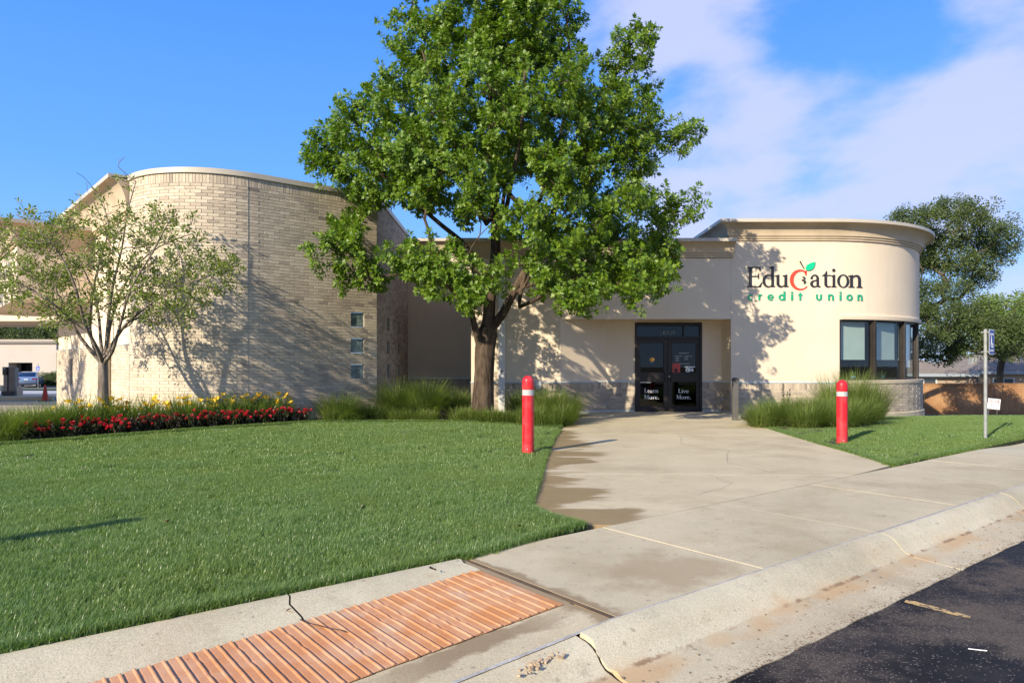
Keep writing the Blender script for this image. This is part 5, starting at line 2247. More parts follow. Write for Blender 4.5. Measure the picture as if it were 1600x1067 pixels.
# the trunk's cross section is not a circle: push it about with noise
for i, v in enumerate(m.v):
    if v[2] < 3.4 and (v[0] + 0.7) ** 2 + (v[1] - TREE_D) ** 2 < 1.2:
        p = Vector(v)
        nn = mnoise.noise(Vector((p.x * 5, p.y * 5, p.z * 1.2))) * 0.035
        ctr = Vector((-0.68, TREE_D, p.z))
        dd = (p - ctr)
        dd.z = 0
        if dd.length > 1e-3:
            p += dd.normalized() * nn
        fl = max(0, 0.55 - p.z)
        if fl > 0:
            p += dd * (fl * 0.35)
        m.v[i] = tuple(p)
tr = m.build('trunk', M['bark'], None, smooth=True)
tr.parent = oak
tr.matrix_parent_inverse = Matrix.Translation(-oak.location)
oak_protos = proto_collection('oak_sprig', [oak_sprig(100 + i, 15, 0.17, 0.098, 'oak', [M['oak_leaf'], M['bark']]) for i in range(5)])


def fill_clumps(rg, ends_, sk, per, rad_, np_, flat=0.75, scl=(0.8, 1.2), out_c=None, reject=None, stretch=0.0):
    pts, rots, scs, idx = [], [], [], []
    for q, node in ends_:
        par = sk.par[node]
        bd = (q - sk.p[par]).normalized() if par >= 0 else Vector((0, 0, 1))
        k = per + rg.randint(-per // 4, per // 4)
        rc = rad_ * rg.uniform(0.7, 1.25)
        for _ in range(k):
            v = rand_dir(rg)
            rd = rc * rg.random() ** 0.45
            off = Vector((v.x * rd, v.y * rd, v.z * rd * flat)) + (bd * 0.6 + Vector((0, 0, 0.6))) * rg.uniform(-0.9, 1.1) * stretch
            p = q + off
            if reject and reject(p.x, p.y, p.z):
                continue
            d = v * 0.9 + bd * 0.5 + Vector((0, 0, 0.35))
            if out_c is not None:
                d += (q - out_c).normalized() * 0.4
            d.normalize()
            pts.append(p)
            rots.append(euler_to(d, rg.uniform(0, 6.28)))
            scs.append(rg.uniform(*scl))
            idx.append(rg.randrange(np_))
    return pts, rots, scs, idx


def attach(o, root):
    o.parent = root
    o.matrix_parent_inverse = Matrix.Translation(-Vector(root.location))


pts, rots, scs, idx = fill_clumps(rg, ends, sk, 17, 0.25, 5, 0.85, (0.7, 1.2), Vector((-0.6, TREE_D, 4.5)), inside_building, 0.30)
o = scatter('crown', pts, rots, scs, idx, oak_protos)
attach(o, oak)

# ---------------------------------------------------------------- the small multi-stemmed tree on the left
SD = 13.5
st = empty('young_tree', (-7.98, SD, 0.1), label='small sparse young tree with many thin upright branches beside the flower bed', cat='tree')
rg = random.Random(5)
sk = Skeleton()
T = lambda a, b, D=SD: unproj(a, b, D)
tk = sk.limb([Vector((-7.98, SD, 0.0)), T(162, 640), T(161, 600), T(161, 568)], -1, 0.15)
tp = tk[-1]
stems = [
    [T(172, 545, 13.4), T(190, 515, 13.2), T(215, 490, 13.0), T(250, 465, 12.9), T(300, 440, 12.8), T(352, 425, 12.8)],
    [T(166, 545, 13.5), T(169, 505, 13.5), T(176, 450, 13.5), T(190, 390, 13.5), T(200, 330, 13.6), T(212, 285, 13.7)],
    [T(150, 548, 13.5), T(140, 510, 13.6), T(146, 450, 13.8), T(158, 400, 13.9), T(170, 350, 14), T(150, 300, 14)],
    [T(146, 552, 13.4), T(128, 530, 13.3), T(105, 495, 13.2), T(70, 465, 13.1), T(25, 440, 13.0), T(-10, 425, 13.0)],
    [T(152, 545, 13.2), T(132, 505, 12.9), T(118, 450, 12.7), T(95, 400, 12.6), T(60, 360, 12.5), T(25, 335, 12.5)],
    [T(176, 548, 13.2), T(190, 500, 12.9), T(205, 450, 12.7), T(235, 400, 12.6), T(262, 350, 12.6), T(275, 330, 12.6)],
    [T(166, 540, 13.8), T(180, 480, 14.1), T(210, 420, 14.3), T(250, 385, 14.4), T(300, 365, 14.4)],
    [T(158, 540, 13.8), T(150, 470, 14.2), T(125, 410, 14.5), T(95, 370, 14.6)],
]
allst = []
for sdef in stems:
    allst.append(sk.limb(sdef, tp, 0.15))
SPOLY = [(0, 345), (30, 318), (95, 340), (140, 300), (190, 262), (240, 300), (290, 345), (320, 375), (352, 385), (372, 440), (330, 480), (290, 500), (240, 512), (195, 505), (160, 480), (110, 520), (60, 505), (10, 480), (-20, 440)]
cl = []
tries = 0
while len(cl) < 285 and tries < 20000:
    tries += 1
    a, b = rg.uniform(-20, 375), rg.uniform(255, 520)
    if not in_poly(a, b, SPOLY):
        continue
    # denser in the middle right, as in the photograph
    wgt = 0.6 + 0.55 * math.exp(-((a - 255) / 70) ** 2 - ((b - 440) / 50) ** 2) + 0.35 * math.exp(-((a - 90) / 80) ** 2 - ((b - 440) / 55) ** 2) - (0.45 if b < 330 else 0)
    if rg.random() > wgt:
        continue
    D = SD + rg.uniform(-1.35, 1.0)
    q = unproj(a, b, D)
    if inside_building(q.x, q.y, q.z):
        continue
    cl.append(q)
cl.sort(key=lambda q: (q - sk.p[tp]).length)
ends = []
for q in cl:
    ends.append((q, sk.grow(q, rg, 0.22, 0.16, 0.05, skip=len(tk))))
# bare thin shoots at the top
for a, b in ((185, 262), (195, 245), (182, 248), (120, 270), (215, 290), (135, 285), (250, 330), (30, 325)):
    sk.grow(unproj(a, b, 13.5), rg, 0.22, 0.16, 0.04, skip=len(tk))
rr = sk.radii(0.0042, 2.0)
k_ = 0.085 / rr[tp]
rr = [r * (k_ if r > 0.03 else lerp(1.0, k_, r / 0.03)) for r in rr]
for k, i in enumerate(tk):
    rr[i] = lerp(0.105, 0.085, k / len(tk))
for ids in allst:
    for k, i in enumerate(ids[1:]):
        rr[i] = max(rr[i] * 0.6, lerp(0.043, 0.008, (k / len(ids)) ** 0.6))
m = MB()
sk.mesh(m, rr)
tr = m.build('trunk', M['small_bark'], None, smooth=True)
attach(tr, st)
small_protos = proto_collection('small_sprig', [oak_sprig(300 + i, 8, 0.13, 0.068, 'oval', [M['small_leaf'], M['small_bark']]) for i in range(4)])
pts, rots, scs, idx = fill_clumps(rg, ends, sk, 5, 0.17, 4, 0.8, (0.8, 1.25), None, inside_building)
o = scatter('crown', pts, rots, scs, idx, small_protos)
attach(o, st)

# ---------------------------------------------------------------- trees behind


def leaf_cloud(seed, n, rad_, ln, kind, mt):
    rg = random.Random(seed)
    m = MB()
    for i in range(n):
        v = rand_dir(rg)
        p = v * rad_ * rg.random() ** 0.4
        d = (v + rand_dir(rg) * 0.9).normalized()
        add_leaf(m, p, d, Vector((rg.uniform(-1, 1), rg.uniform(-1, 1), 1)), ln * rg.uniform(0.7, 1.3), kind, rg.random() ** 2, 0.2, 0.2, 1.2)
    return m.data('sprig', mt)


dark_protos = proto_collection('dark_sprig', [leaf_cloud(500 + i, 120, 0.40, 0.115, 'quad', M['dark_leaf']) for i in range(4)])
light_protos = proto_collection('light_sprig', [leaf_cloud(600 + i, 60, 0.45, 0.15, 'quad', M['light_leaf']) for i in range(4)])


def lobed_tree(name, base, lobes, trunk_r, protos, per, label, seed, group=None, mind=0.5, scl=(0.8, 1.3), cat='tree', bark='far_bark'):
    """crown = union of leaf-covered lobes (centre, rx, ry, rz)"""
    rg = random.Random(seed)
    root = empty(name, base, label=label, cat=cat, group=group)
    base = Vector(base)
    sk = Skeleton()
    ctr = Vector((0, 0, 0))
    for l in lobes:
        ctr += Vector(l[0])
    ctr /= len(lobes)
    tk = sk.limb([base - Vector((0, 0, 0.2)), Vector((base.x, base.y, lerp(base.z, ctr.z, 0.5))), base.lerp(ctr, 0.9)], -1, 0.4)
    cl = []
    for c, rx, ry, rz in lobes:
        c = Vector(c)
        n = int(per * rx * rz)
        for _ in range(n):
            v = rand_dir(rg)
            r = rg.uniform(0.55, 1.0) if rg.random() < 0.86 else rg.uniform(1.0, 1.28)
            w = 1 + 0.25 * mnoise.noise(v * 1.7 + c)
            p = c + Vector((v.x * rx, v.y * ry, v.z * rz)) * r * w
            if p.z < base.z + 0.4:
                continue
            cl.append(p)
    cl.sort(key=lambda q: (q - sk.p[tk[2]]).length)
    ends = [(q, sk.grow(q, rg, 0.3, 0.6, 0.06, skip=2)) for q in cl[::2]]
    ends += [(q, 0) for q in cl[1::2]]
    rr = sk.radii(0.014, 2.1)
    f = trunk_r / max(rr)
    rr = [max(0.008, r * f) for r in rr]
    m = MB()
    sk.mesh(m, rr, 0.012)
    t = m.build('trunk', M[bark], None, smooth=True)
    attach(t, root)
    pts, rots, scs, idx = [], [], [], []
    for q, _ in ends:
        pts.append(q)
        rots.append((rg.uniform(0, 6.28), rg.uniform(0, 6.28), rg.uniform(0, 6.28)))
        scs.append(rg.uniform(*scl))
        idx.append(rg.randrange(4))
    o = scatter('crown', pts, rots, scs, idx, protos)
    attach(o, root)
    return root


# dark spreading oak beyond the rounded corner
A = lambda a, b, D: tuple(unproj(a, b, D))
lobed_tree('oak_tree', (17.4, 32.6, -0.95), [
    (A(1415, 345, 30.3), 0.64, 0.94, 0.46), (A(1450, 335, 30.1), 0.63, 0.94, 0.46), (A(1490, 328, 32.1), 0.85, 0.94, 0.52), (A(1525, 333, 30.3), 0.77, 0.94, 0.43), (A(1550, 356, 30.1), 0.64, 0.94, 0.42), (A(1566, 376, 32.1), 0.86, 0.94, 0.53), (A(1520, 375, 31.8), 0.67, 0.94, 0.44), (A(1480, 370, 31.3), 0.83, 0.94, 0.54), (A(1440, 375, 32.0), 0.63, 0.94, 0.49), (A(1542, 398, 31.4), 0.76, 0.94, 0.41), (A(1500, 410, 30.9), 0.64, 0.94, 0.55), (A(1460, 410, 32.0), 0.78, 0.94, 0.44), (A(1430, 410, 32.1), 0.78, 0.94, 0.55), (A(1532, 432, 31.9), 0.76, 0.94, 0.46), (A(1490, 450, 31.3), 0.74, 0.94, 0.41), (A(1450, 450, 30.5), 0.86, 0.94, 0.39), (A(1470, 485, 29.8), 0.80, 0.94, 0.43), (A(1505, 480, 31.1), 0.75, 0.94, 0.45), (A(1445, 490, 32.3), 0.67, 0.94, 0.46), (A(1480, 515, 30.2), 0.80, 0.94, 0.43), (A(1520, 505, 30.6), 0.84, 0.94, 0.44), (A(1552, 508, 31.2), 0.88, 0.94, 0.40), (A(1450, 530, 29.9), 0.68, 0.94, 0.52), (A(1500, 540, 31.3), 0.68, 0.94, 0.44), (A(1540, 533, 30.2), 0.74, 0.94, 0.39), (A(1572, 540, 31.5), 0.88, 0.94, 0.56), (A(1470, 552, 31.6), 0.90, 0.94, 0.38), (A(1590, 520, 30.5), 0.90, 0.94, 0.52)],
    0.16, dark_protos, 62, 'dark green spreading tree rising behind the rounded stucco corner', 71, scl=(0.6, 1.0))
lobed_tree('elm_tree', (31.9, 45, -1.4), [(A(1560, 490, 44), 2.4, 2.4, 1.3), (A(1600, 500, 44), 2.6, 2.6, 1.6), (A(1585, 525, 43), 2.6, 2.6, 1.2), (A(1525, 530, 44), 1.8, 2.0, 0.9), (A(1640, 500, 45), 2.6, 2.6, 1.8)],
           0.2, light_protos, 24, 'lighter green tree over the house roofs at the right edge', 72)
# wood behind the far-left office: four trees
for i, (a, b, D, r, lb) in enumerate(((-40, 515, 84, 4.0, 'dark tree over the far office, left of the paler crowns'), (12, 522, 86, 3.4, 'broad tree above the left half of the far office roof'),
                                      (52, 526, 84, 3.2, 'rounded tree above the middle of the far office roof'), (100, 522, 86, 4.0, 'tree beyond the far office, nearest the brick wall'), (150, 520, 88, 4.0, 'tree beyond the far office hidden mostly by the brick wall'))):
    c = unproj(a, b, D)
    lobed_tree('background_tree', (c.x, D, -0.8), [((c.x, D, c.z - 0.4), r, r, 2.2), ((c.x - r * 0.6, D, c.z - 1.4), r * 0.8, r * 0.8, 1.8), ((c.x + r * 0.6, D, c.z - 1.2), r * 0.8, r * 0.8, 1.8)],
               0.3, dark_protos, 7, lb, 80 + i, 'trees behind the far office', scl=(1.6, 2.6))


# tree beside the drive, just beyond the left edge: its shade falls on the canopy and the left brick wall
lobed_tree('shade_tree', (-19.6, 13.2, 0), [((-19.2, 13.6, 6.2), 2.3, 2.3, 2.2), ((-18.6, 14.4, 4.9), 1.5, 1.5, 1.0), ((-20.2, 12.6, 5.6), 1.8, 1.8, 1.5)], 0.2, light_protos, 7,
           'tree beyond the left edge whose dappled shade falls on the canopy', 79, mind=0.6, scl=(0.7, 1.1))


# ---------------------------------------------------------------- turf blades
def turf_tile(seed, size, n, h, wd, bend=0.5, segs=2):
    rg = random.Random(seed)
    m = MB()
    for i in range(n):
        x, y = rg.uniform(-size / 2, size / 2), rg.uniform(-size / 2, size / 2)
        a = rg.uniform(0, 6.28)
        hh = h * rg.uniform(0.55, 1.15)
        ln = hh * rg.uniform(0.15, bend)
        d = Vector((math.cos(a), math.sin(a), 0))
        s = Vector((-d.y, d.x, 0)) * wd * rg.uniform(0.7, 1.2) / 2
        b = Vector((x, y, -0.01))
        m.tone = 0.95 if rg.random() < 0.09 else rg.random() ** 2.4 * 0.55
        if segs == 2:
            p1 = b + Vector((0, 0, hh * 0.6)) + d * ln * 0.3
            p2 = b + Vector((0, 0, hh)) + d * ln
            m.face([b - s, b + s, p1 + s * 0.8, p1 - s * 0.8])
            m.face([p1 - s * 0.8, p1 + s * 0.8, p2])
        else:
            p2 = b + Vector((0, 0, hh)) + d * ln
            m.face([b - s, b + s, p2])
    return m.data('turf', M['grass'])


tile_near = proto_collection('turf_near', [turf_tile(900 + i, 0.24, 620, 0.062, 0.0048, 0.9) for i in range(6)])
tile_far = proto_collection('turf_far', [turf_tile(950 + i, 0.42, 800, 0.052, 0.0085, 0.85, 1) for i in range(6)])


def turf(name, poly, size, coll, n_var, cond, hz=1.0, seed=1, keep=1.0):
    rg = random.Random(seed)
    xs = [p[0] for p in poly]
    ys = [p[1] for p in poly]
    pts, rots, scs, idx = [], [], [], []
    y = min(ys)
    while y < max(ys):
        x = min(xs)
        while x < max(xs):
            px_, py_ = x + rg.uniform(-0.3, 0.3) * size, y + rg.uniform(-0.3, 0.3) * size
            x += size * 0.7
            if py_ < 2.5 or abs(px_) > py_ * 0.80 + 1.0 or not cond(px_, py_):
                continue
            e = size * 0.42
            if not all(in_poly(px_ + a * e, py_ + b * e, poly) for a, b in ((1, 0), (-1, 0), (0, 1), (0, -1), (.7, .7), (-.7, .7), (.7, -.7), (-.7, -.7))):
                continue
            pts.append((px_, py_, lawn_z(px_, py_) - 0.008))
            rots.append((0, 0, rg.uniform(0, 6.28)))
            n1 = mnoise.noise(Vector((px_ * 1.3, py_ * 1.3, 4)))
            scs.append(hz * (1.0 + 0.22 * n1))
            idx.append(rg.randrange(n_var))
        y += size * 0.72
    return scatter(name, pts, rots, scs, idx, coll)


def edge_turf(name, line, inward, coll, n_var, seed, size, hz):
    """smaller tufts following a lawn edge so that it stays crisp"""
    rg = random.Random(seed)
    pts, rots, scs, idx = [], [], [], []
    for (a, b) in zip(line[:-1], line[1:]):
        a, b = Vector(a), Vector(b)
        ln = (b - a).length
        d = (b - a) / ln
        nrm = Vector((-d.y, d.x)) * inward
        for off in (0.5, 1.1, 1.8, 2.6):
            k = int(ln / (size * 0.42))
            for i in range(k):
                p = a + d * (ln * (i + rg.random()) / k) + nrm * size * off * 0.5
                if abs(p.x) > p.y * 0.8 + 1:
                    continue
                pts.append((p.x, p.y, lawn_z(p.x, p.y) - 0.008))
                rots.append((0, 0, rg.uniform(0, 6.28)))
                scs.append(hz * rg.uniform(0.8, 1.15))
                idx.append(rg.randrange(n_var))
    return scatter(name, pts, rots, scs, idx, coll)


tile_edge = proto_collection('turf_edge', [turf_tile(980 + i, 0.07, 60, 0.060, 0.0048, 1.0) for i in range(5)])
turf('lawn_grass', LAWN_L, 0.24, tile_near, 6, lambda x, y: y < 8.8 + 1.6 * mnoise.noise(Vector((x * 1.1, y * 1.1, 9))), 1.0, 1)
turf('lawn_grass', LAWN_L, 0.42, tile_far, 6, lambda x, y: y > 8.3 + 1.6 * mnoise.noise(Vector((x * 1.1, y * 1.1, 9))), 1.0, 2)
turf('lawn_grass', LAWN_R, 0.42, tile_far, 6, lambda x, y: y < 27, 0.85, 3)
edge_turf('lawn_edge_grass', [sn(-3, 4.15), sn(0, 4.155), sn(2.76, 4.165), (-0.30, 4.98), LAWN_TIP, (0.36, 6.34), (0.185, 6.85)] + LW[1:6], 1, tile_edge, 5, 5, 0.07, 1.05)
edge_turf('lawn_edge_grass', [(1.12, 15.55), (-1.0, 15.55), (-4.45, 15.42), (-6.4, 13.62), (-8.45, 11.72), (-9.4, 11.2)], 1, tile_edge, 5, 6, 0.09, 1.2)
edge_turf('lawn_edge_grass', RW[4::-1] + [(5.275, 9.6), sn(12.84, 4.21), sn(20, 4.21)], 1, tile_edge, 5, 7, 0.08, 0.95)
# ================================================================== LETTERING
def ell(cx, cy, rx, ry, a0, a1, n=20):
    return [(cx + rx * math.cos(rad(lerp(a0, a1, i / n))), cy + ry * math.sin(rad(lerp(a0, a1, i / n)))) for i in range(n + 1)]


def ring(cx, cy, rx, ry, ix, iy, irx, iry, a0=0, a1=360, n=24):
    """ring between two ellipses, as quads"""
    o, i = ell(cx, cy, rx, ry, a0, a1, n), ell(ix, iy, irx, iry, a0, a1, n)
    return [[o[k], o[k + 1], i[k + 1], i[k]] for k in range(n)]


def rect(x0, x1, y0, y1):
    return [(x0, y0), (x1, y0), (x1, y1), (x0, y1)]


def foot(x, w, y=0.0, l=0.075, r=0.075):
    return [(x - l, y), (x + w + r, y), (x + w + r, y + 0.028), (x + w + 0.01, y + 0.06), (x + w, y + 0.10), (x, y + 0.10), (x - 0.01, y + 0.06), (x - l, y + 0.028)]


def flag(x, w, y):
    """sloping head serif of a lower-case stem whose top is y"""
    return [(x - 0.085, y - 0.045), (x - 0.085, y - 0.075), (x, y - 0.11), (x + w, y - 0.14), (x + w, y + 0.012)]


XH = 0.615
ST = 0.125
# serif letters; each is (advance, list of polygons); cap height = 1, baseline = 0
def g_E():
    return 0.78, [rect(0.10, 0.245, 0.05, 0.95), rect(0.03, 0.62, 0.955, 1.0), rect(0.03, 0.66, 0.0, 0.045), [(0.05, 0.92), (0.30, 0.92), (0.30, 0.955), (0.05, 0.955)], [(0.05, 0.045), (0.30, 0.045), (0.30, 0.08), (0.05, 0.08)],
                  rect(0.245, 0.53, 0.50, 0.555), [(0.53, 0.42), (0.575, 0.38), (0.575, 0.68), (0.53, 0.63)], [(0.50, 0.955), (0.56, 0.93), (0.62, 0.80), (0.655, 0.80), (0.655, 1.0)], [(0.54, 0.045), (0.66, 0.0), (0.735, 0.24), (0.70, 0.24), (0.62, 0.12)]]


def g_d():
    return 0.68, ring(0.30, XH / 2, 0.27, XH / 2 + 0.015, 0.335, XH / 2, 0.175, XH / 2 - 0.055, 30, 330) + [rect(0.45, 0.575, 0.05, 1.0), flag(0.45, ST, 1.03), [(0.45, 0.0), (0.64, 0.02), (0.64, 0.05), (0.575, 0.07), (0.45, 0.1)]]


def g_u():
    return 0.70, [rect(0.10, 0.225, 0.17, XH - 0.08), flag(0.10, ST, XH), rect(0.455, 0.58, 0.07, XH - 0.08), flag(0.455, ST, XH), [(0.455, 0.0), (0.65, 0.02), (0.65, 0.05), (0.58, 0.08), (0.455, 0.11)]] + \
        ring(0.29, 0.18, 0.19, 0.195, 0.34, 0.20, 0.115, 0.135, 180, 325, 12)


def g_a():
    return 0.60, [rect(0.355, 0.475, 0.09, XH - 0.17), [(0.355, 0.10), (0.475, 0.12), (0.50, 0.06), (0.56, 0.05), (0.56, 0.02), (0.47, -0.012), (0.39, 0.02)]] + \
        ring(0.275, XH - 0.19, 0.20, 0.20, 0.255, XH - 0.21, 0.10, 0.15, 0, 165, 12) + [[p for p in ell(0.115, XH - 0.17, 0.058, 0.058, 0, 360, 12)][:-1]] + \
        ring(0.24, 0.165, 0.195, 0.18, 0.28, 0.175, 0.105, 0.115, 70, 330, 16) + [[(0.27, 0.345), (0.30, 0.29), (0.36, 0.33), (0.36, 0.385)]]


def g_t():
    return 0.44, [rect(0.13, 0.255, 0.14, 0.58), [(0.02, 0.57), (0.02, 0.545), (0.13, 0.54), (0.255, 0.54), (0.255, 0.80), (0.225, 0.80), (0.14, 0.65)], rect(0.255, 0.42, 0.555, 0.605)] + ring(0.29, 0.15, 0.16, 0.165, 0.345, 0.17, 0.095, 0.12, 180, 320, 10)


def g_i():
    return 0.35, [rect(0.11, 0.235, 0.06, XH - 0.08), flag(0.11, ST, XH), foot(0.11, ST)] + [[(0.165 + 0.085 * math.cos(t), 0.83 + 0.085 * math.sin(t)) for t in np.linspace(0, 2 * math.pi, 9)[:-1]]]


def g_o():
    return 0.67, ring(0.325, XH / 2, 0.295, XH / 2 + 0.02, 0.325, XH / 2, 0.175, XH / 2 - 0.03, 0, 360, 32)


def g_n():
    return 0.74, [rect(0.11, 0.235, 0.06, XH - 0.08), flag(0.11, ST, XH), foot(0.11, ST), rect(0.475, 0.60, 0.06, XH - 0.22), foot(0.475, ST)] + ring(0.40, XH - 0.205, 0.20, 0.215, 0.36, XH - 0.225, 0.115, 0.15, 0, 150, 12)


def g_L():
    return 0.66, [rect(0.12, 0.245, 0.05, 0.95), rect(0.03, 0.33, 0.955, 1.0), rect(0.03, 0.58, 0.0, 0.045), [(0.42, 0.045), (0.58, 0.0), (0.63, 0.25), (0.595, 0.25), (0.53, 0.10)]]


def g_e():
    return 0.58, ring(0.28, XH / 2, 0.255, XH / 2 + 0.015, 0.305, XH / 2 + 0.01, 0.15, XH / 2 - 0.045, 5, 318, 24) + [rect(0.13, 0.515, 0.345, 0.39)]


def g_r():
    return 0.50, [rect(0.10, 0.225, 0.06, XH - 0.08), flag(0.10, ST, XH), foot(0.10, ST), [(0.225, 0.43), (0.225, 0.50), (0.31, 0.60), (0.40, 0.63), (0.40, 0.54), (0.32, 0.52)], ell(0.41, XH - 0.055, 0.062, 0.062, 0, 360, 12)[:-1]]


def g_M():
    return 1.05, [rect(0.12, 0.175, 0.05, 0.95), foot(0.12, 0.055), rect(0.78, 0.905, 0.05, 0.95), foot(0.78, 0.125), [(0.12, 0.99), (0.24, 0.99), (0.54, 0.22), (0.47, 0.03)], [(0.47, 0.03), (0.50, 0.18), (0.77, 0.99), (0.83, 0.99)], rect(0.04, 0.22, 0.958, 1.0), rect(0.79, 0.98, 0.958, 1.0)]


def g_v():
    return 0.64, [[(0.06, XH - 0.02), (0.20, XH - 0.02), (0.36, 0.17), (0.31, 0.0)], [(0.31, 0.0), (0.36, 0.13), (0.51, XH - 0.02), (0.56, XH - 0.02), (0.345, 0.0)], rect(0.01, 0.26, XH - 0.03, XH + 0.005), rect(0.44, 0.62, XH - 0.03, XH + 0.005)]


def g_dot():
    return 0.30, [ell(0.15, 0.065, 0.075, 0.075, 0, 360, 12)[:-1]]


def g_O():
    return 0.92, ring(0.45, 0.5, 0.42, 0.52, 0.45, 0.5, 0.29, 0.46, 0, 360, 32)


def g_B():
    return 0.76, [rect(0.12, 0.245, 0.05, 0.95), rect(0.03, 0.36, 0.955, 1.0), rect(0.03, 0.38, 0.0, 0.045), rect(0.245, 0.38, 0.51, 0.555)] + ring(0.36, 0.765, 0.25, 0.235, 0.34, 0.765, 0.15, 0.19, -90, 90, 12) + ring(0.38, 0.275, 0.30, 0.275, 0.36, 0.275, 0.18, 0.23, -90, 90, 12)


def g_Y():
    return 0.80, [rect(0.345, 0.47, 0.05, 0.46), foot(0.345, 0.125), [(0.05, 0.97), (0.19, 0.97), (0.47, 0.46), (0.345, 0.42)], [(0.40, 0.40), (0.47, 0.46), (0.74, 0.97), (0.69, 0.97)], rect(0.0, 0.27, 0.958, 1.0), rect(0.60, 0.80, 0.958, 1.0)]


SERIF = {'E': g_E, 'd': g_d, 'u': g_u, 'a': g_a, 't': g_t, 'i': g_i, 'o': g_o, 'n': g_n, 'L': g_L, 'e': g_e, 'r': g_r, 'M': g_M, 'v': g_v, '.': g_dot, 'O': g_O, 'B': g_B, 'Y': g_Y}

# bold geometric sans (x height 0.62)
BW = 0.17
SANS = {
    'c': (0.56, ring(0.30, 0.31, 0.29, 0.325, 0.31, 0.31, 0.135, 0.165, 42, 318, 20)),
    'r': (0.46, [rect(0.04, 0.04 + BW, 0, 0.62)] + ring(0.32, 0.36, 0.28, 0.275, 0.34, 0.33, 0.13, 0.15, 75, 180, 8)),
    'e': (0.62, ring(0.31, 0.31, 0.29, 0.325, 0.31, 0.31, 0.135, 0.175, 0, 325, 22) + [rect(0.14, 0.598, 0.25, 0.35)]),
    'd': (0.64, ring(0.29, 0.31, 0.28, 0.325, 0.29, 0.31, 0.125, 0.165, 0, 360, 24) + [rect(0.43, 0.43 + BW, 0, 0.92)]),
    'i': (0.25, [rect(0.04, 0.04 + BW, 0, 0.62), ell(0.125, 0.80, 0.105, 0.105, 0, 360, 14)[:-1]]),
    't': (0.40, [rect(0.10, 0.10 + BW, 0, 0.78), rect(0.0, 0.37, 0.47, 0.62)]),
    'u': (0.62, [rect(0.04, 0.04 + BW, 0.25, 0.62), rect(0.42, 0.42 + BW, 0.25, 0.62)] + ring(0.315, 0.265, 0.275, 0.28, 0.315, 0.265, 0.105, 0.125, 180, 360, 14)),
    'n': (0.62, [rect(0.04, 0.04 + BW, 0, 0.62), rect(0.42, 0.42 + BW, 0, 0.38)] + ring(0.315, 0.36, 0.275, 0.275, 0.315, 0.36, 0.105, 0.125, 0, 180, 14)),
    'o': (0.64, ring(0.31, 0.31, 0.30, 0.325, 0.31, 0.31, 0.14, 0.165, 0, 360, 24)),
}


def glyph_mesh(polys, scale, depth, mt, name='letter', sx=1.0):
    """polygons in the x-z plane facing -y; neighbouring pieces are stepped a hair so no faces coincide"""
    bm = bmesh.new()
    groups = []
    cur = []
    k = 0
    for pi, p in enumerate(polys):
        a = sum(p[i][0] * p[(i + 1) % len(p)][1] - p[(i + 1) % len(p)][0] * p[i][1] for i in range(len(p)))
        if a < 0:
            p = p[::-1]
        off = 0.0 if len(p) == 4 and pi % 2 == 0 and False else (pi % 5) * 0.0006
        fr = [bm.verts.new((x * scale * sx, -depth - off, y * scale)) for x, y in p]
        bk = [bm.verts.new((x * scale * sx, 0, y * scale)) for x, y in p]
        try:
            bm.faces.new(fr)
            n = len(p)
            for i in range(n):
                j = (i + 1) % n
                bm.faces.new((fr[i], bk[i], bk[j], fr[j]))
        except ValueError:
            pass
    me = bpy.data.meshes.new(name)
    bm.to_mesh(me)
    bm.free()
    me.materials.append(mt)
    return me


_gc = {}


def write(text, font, x, y, z, cap, depth, mt, parent, track=0.0, width=None, name='letter', space=0.35, rz=0.0, plc=None):
    """row of letters, each an object; fitted to width when given"""
    adv = []
    for ch in text:
        if ch == ' ':
            adv.append(space)
        else:
            g = font[ch]
            adv.append((g()[0] if callable(g) else g[0]))
    total = sum(adv) * cap + track * (len(text) - 1)
    sx = 1.0
    if width is not None:
        if track:
            track = (width - sum(adv) * cap) / (len(text) - 1)
        else:
            sx = width / total
    cx = x
    for ch, a in zip(text, adv):
        if ch != ' ':
            key = (id(font), ch, round(cap, 4), depth, mt.name, round(sx, 4))
            if key not in _gc:
                g = font[ch]
                polys = g()[1] if callable(g) else g[1]
                _gc[key] = glyph_mesh(polys, cap, depth, mt, name, sx)
            inst(name, _gc[key], parent, (cx, y, z))
        cx += a * cap * sx + track


# ---- the sign on the rounded block
PXM = 1 / 54.56


def wx(px_):
    return (px_ - 800) * PXM


def wz(py_):
    return 1.4 + (570 - py_) * PXM


sgn = empty('wall_sign', (wx(1167), D0 - 0.004, wz(449)), label='Education credit union wall sign in black, red and green letters with an apple', cat='sign')
# crop scale used when measuring: 7.27 picture units per photograph pixel
u_ = PXM / 7.27


def wrt(text, x0, x1, base, cap):
    """letters of the upper line between measured picture columns"""
    write(text, SERIF, (x0 - 122) * u_, 0, (428 - base) * u_, cap * u_, 0.014, M['letter_black'], sgn, width=(x1 - x0) * u_)


wrt('E', 118, 306, 428, 233)
wrt('d', 290, 452, 428, 233)
wrt('u', 432, 608, 428, 233)
wrt('a', 828, 968, 428, 233)
wrt('t', 968, 1078, 428, 233)
wrt('i', 1070, 1150, 428, 233)
wrt('o', 1140, 1304, 428, 233)
wrt('n', 1272, 1480, 428, 233)
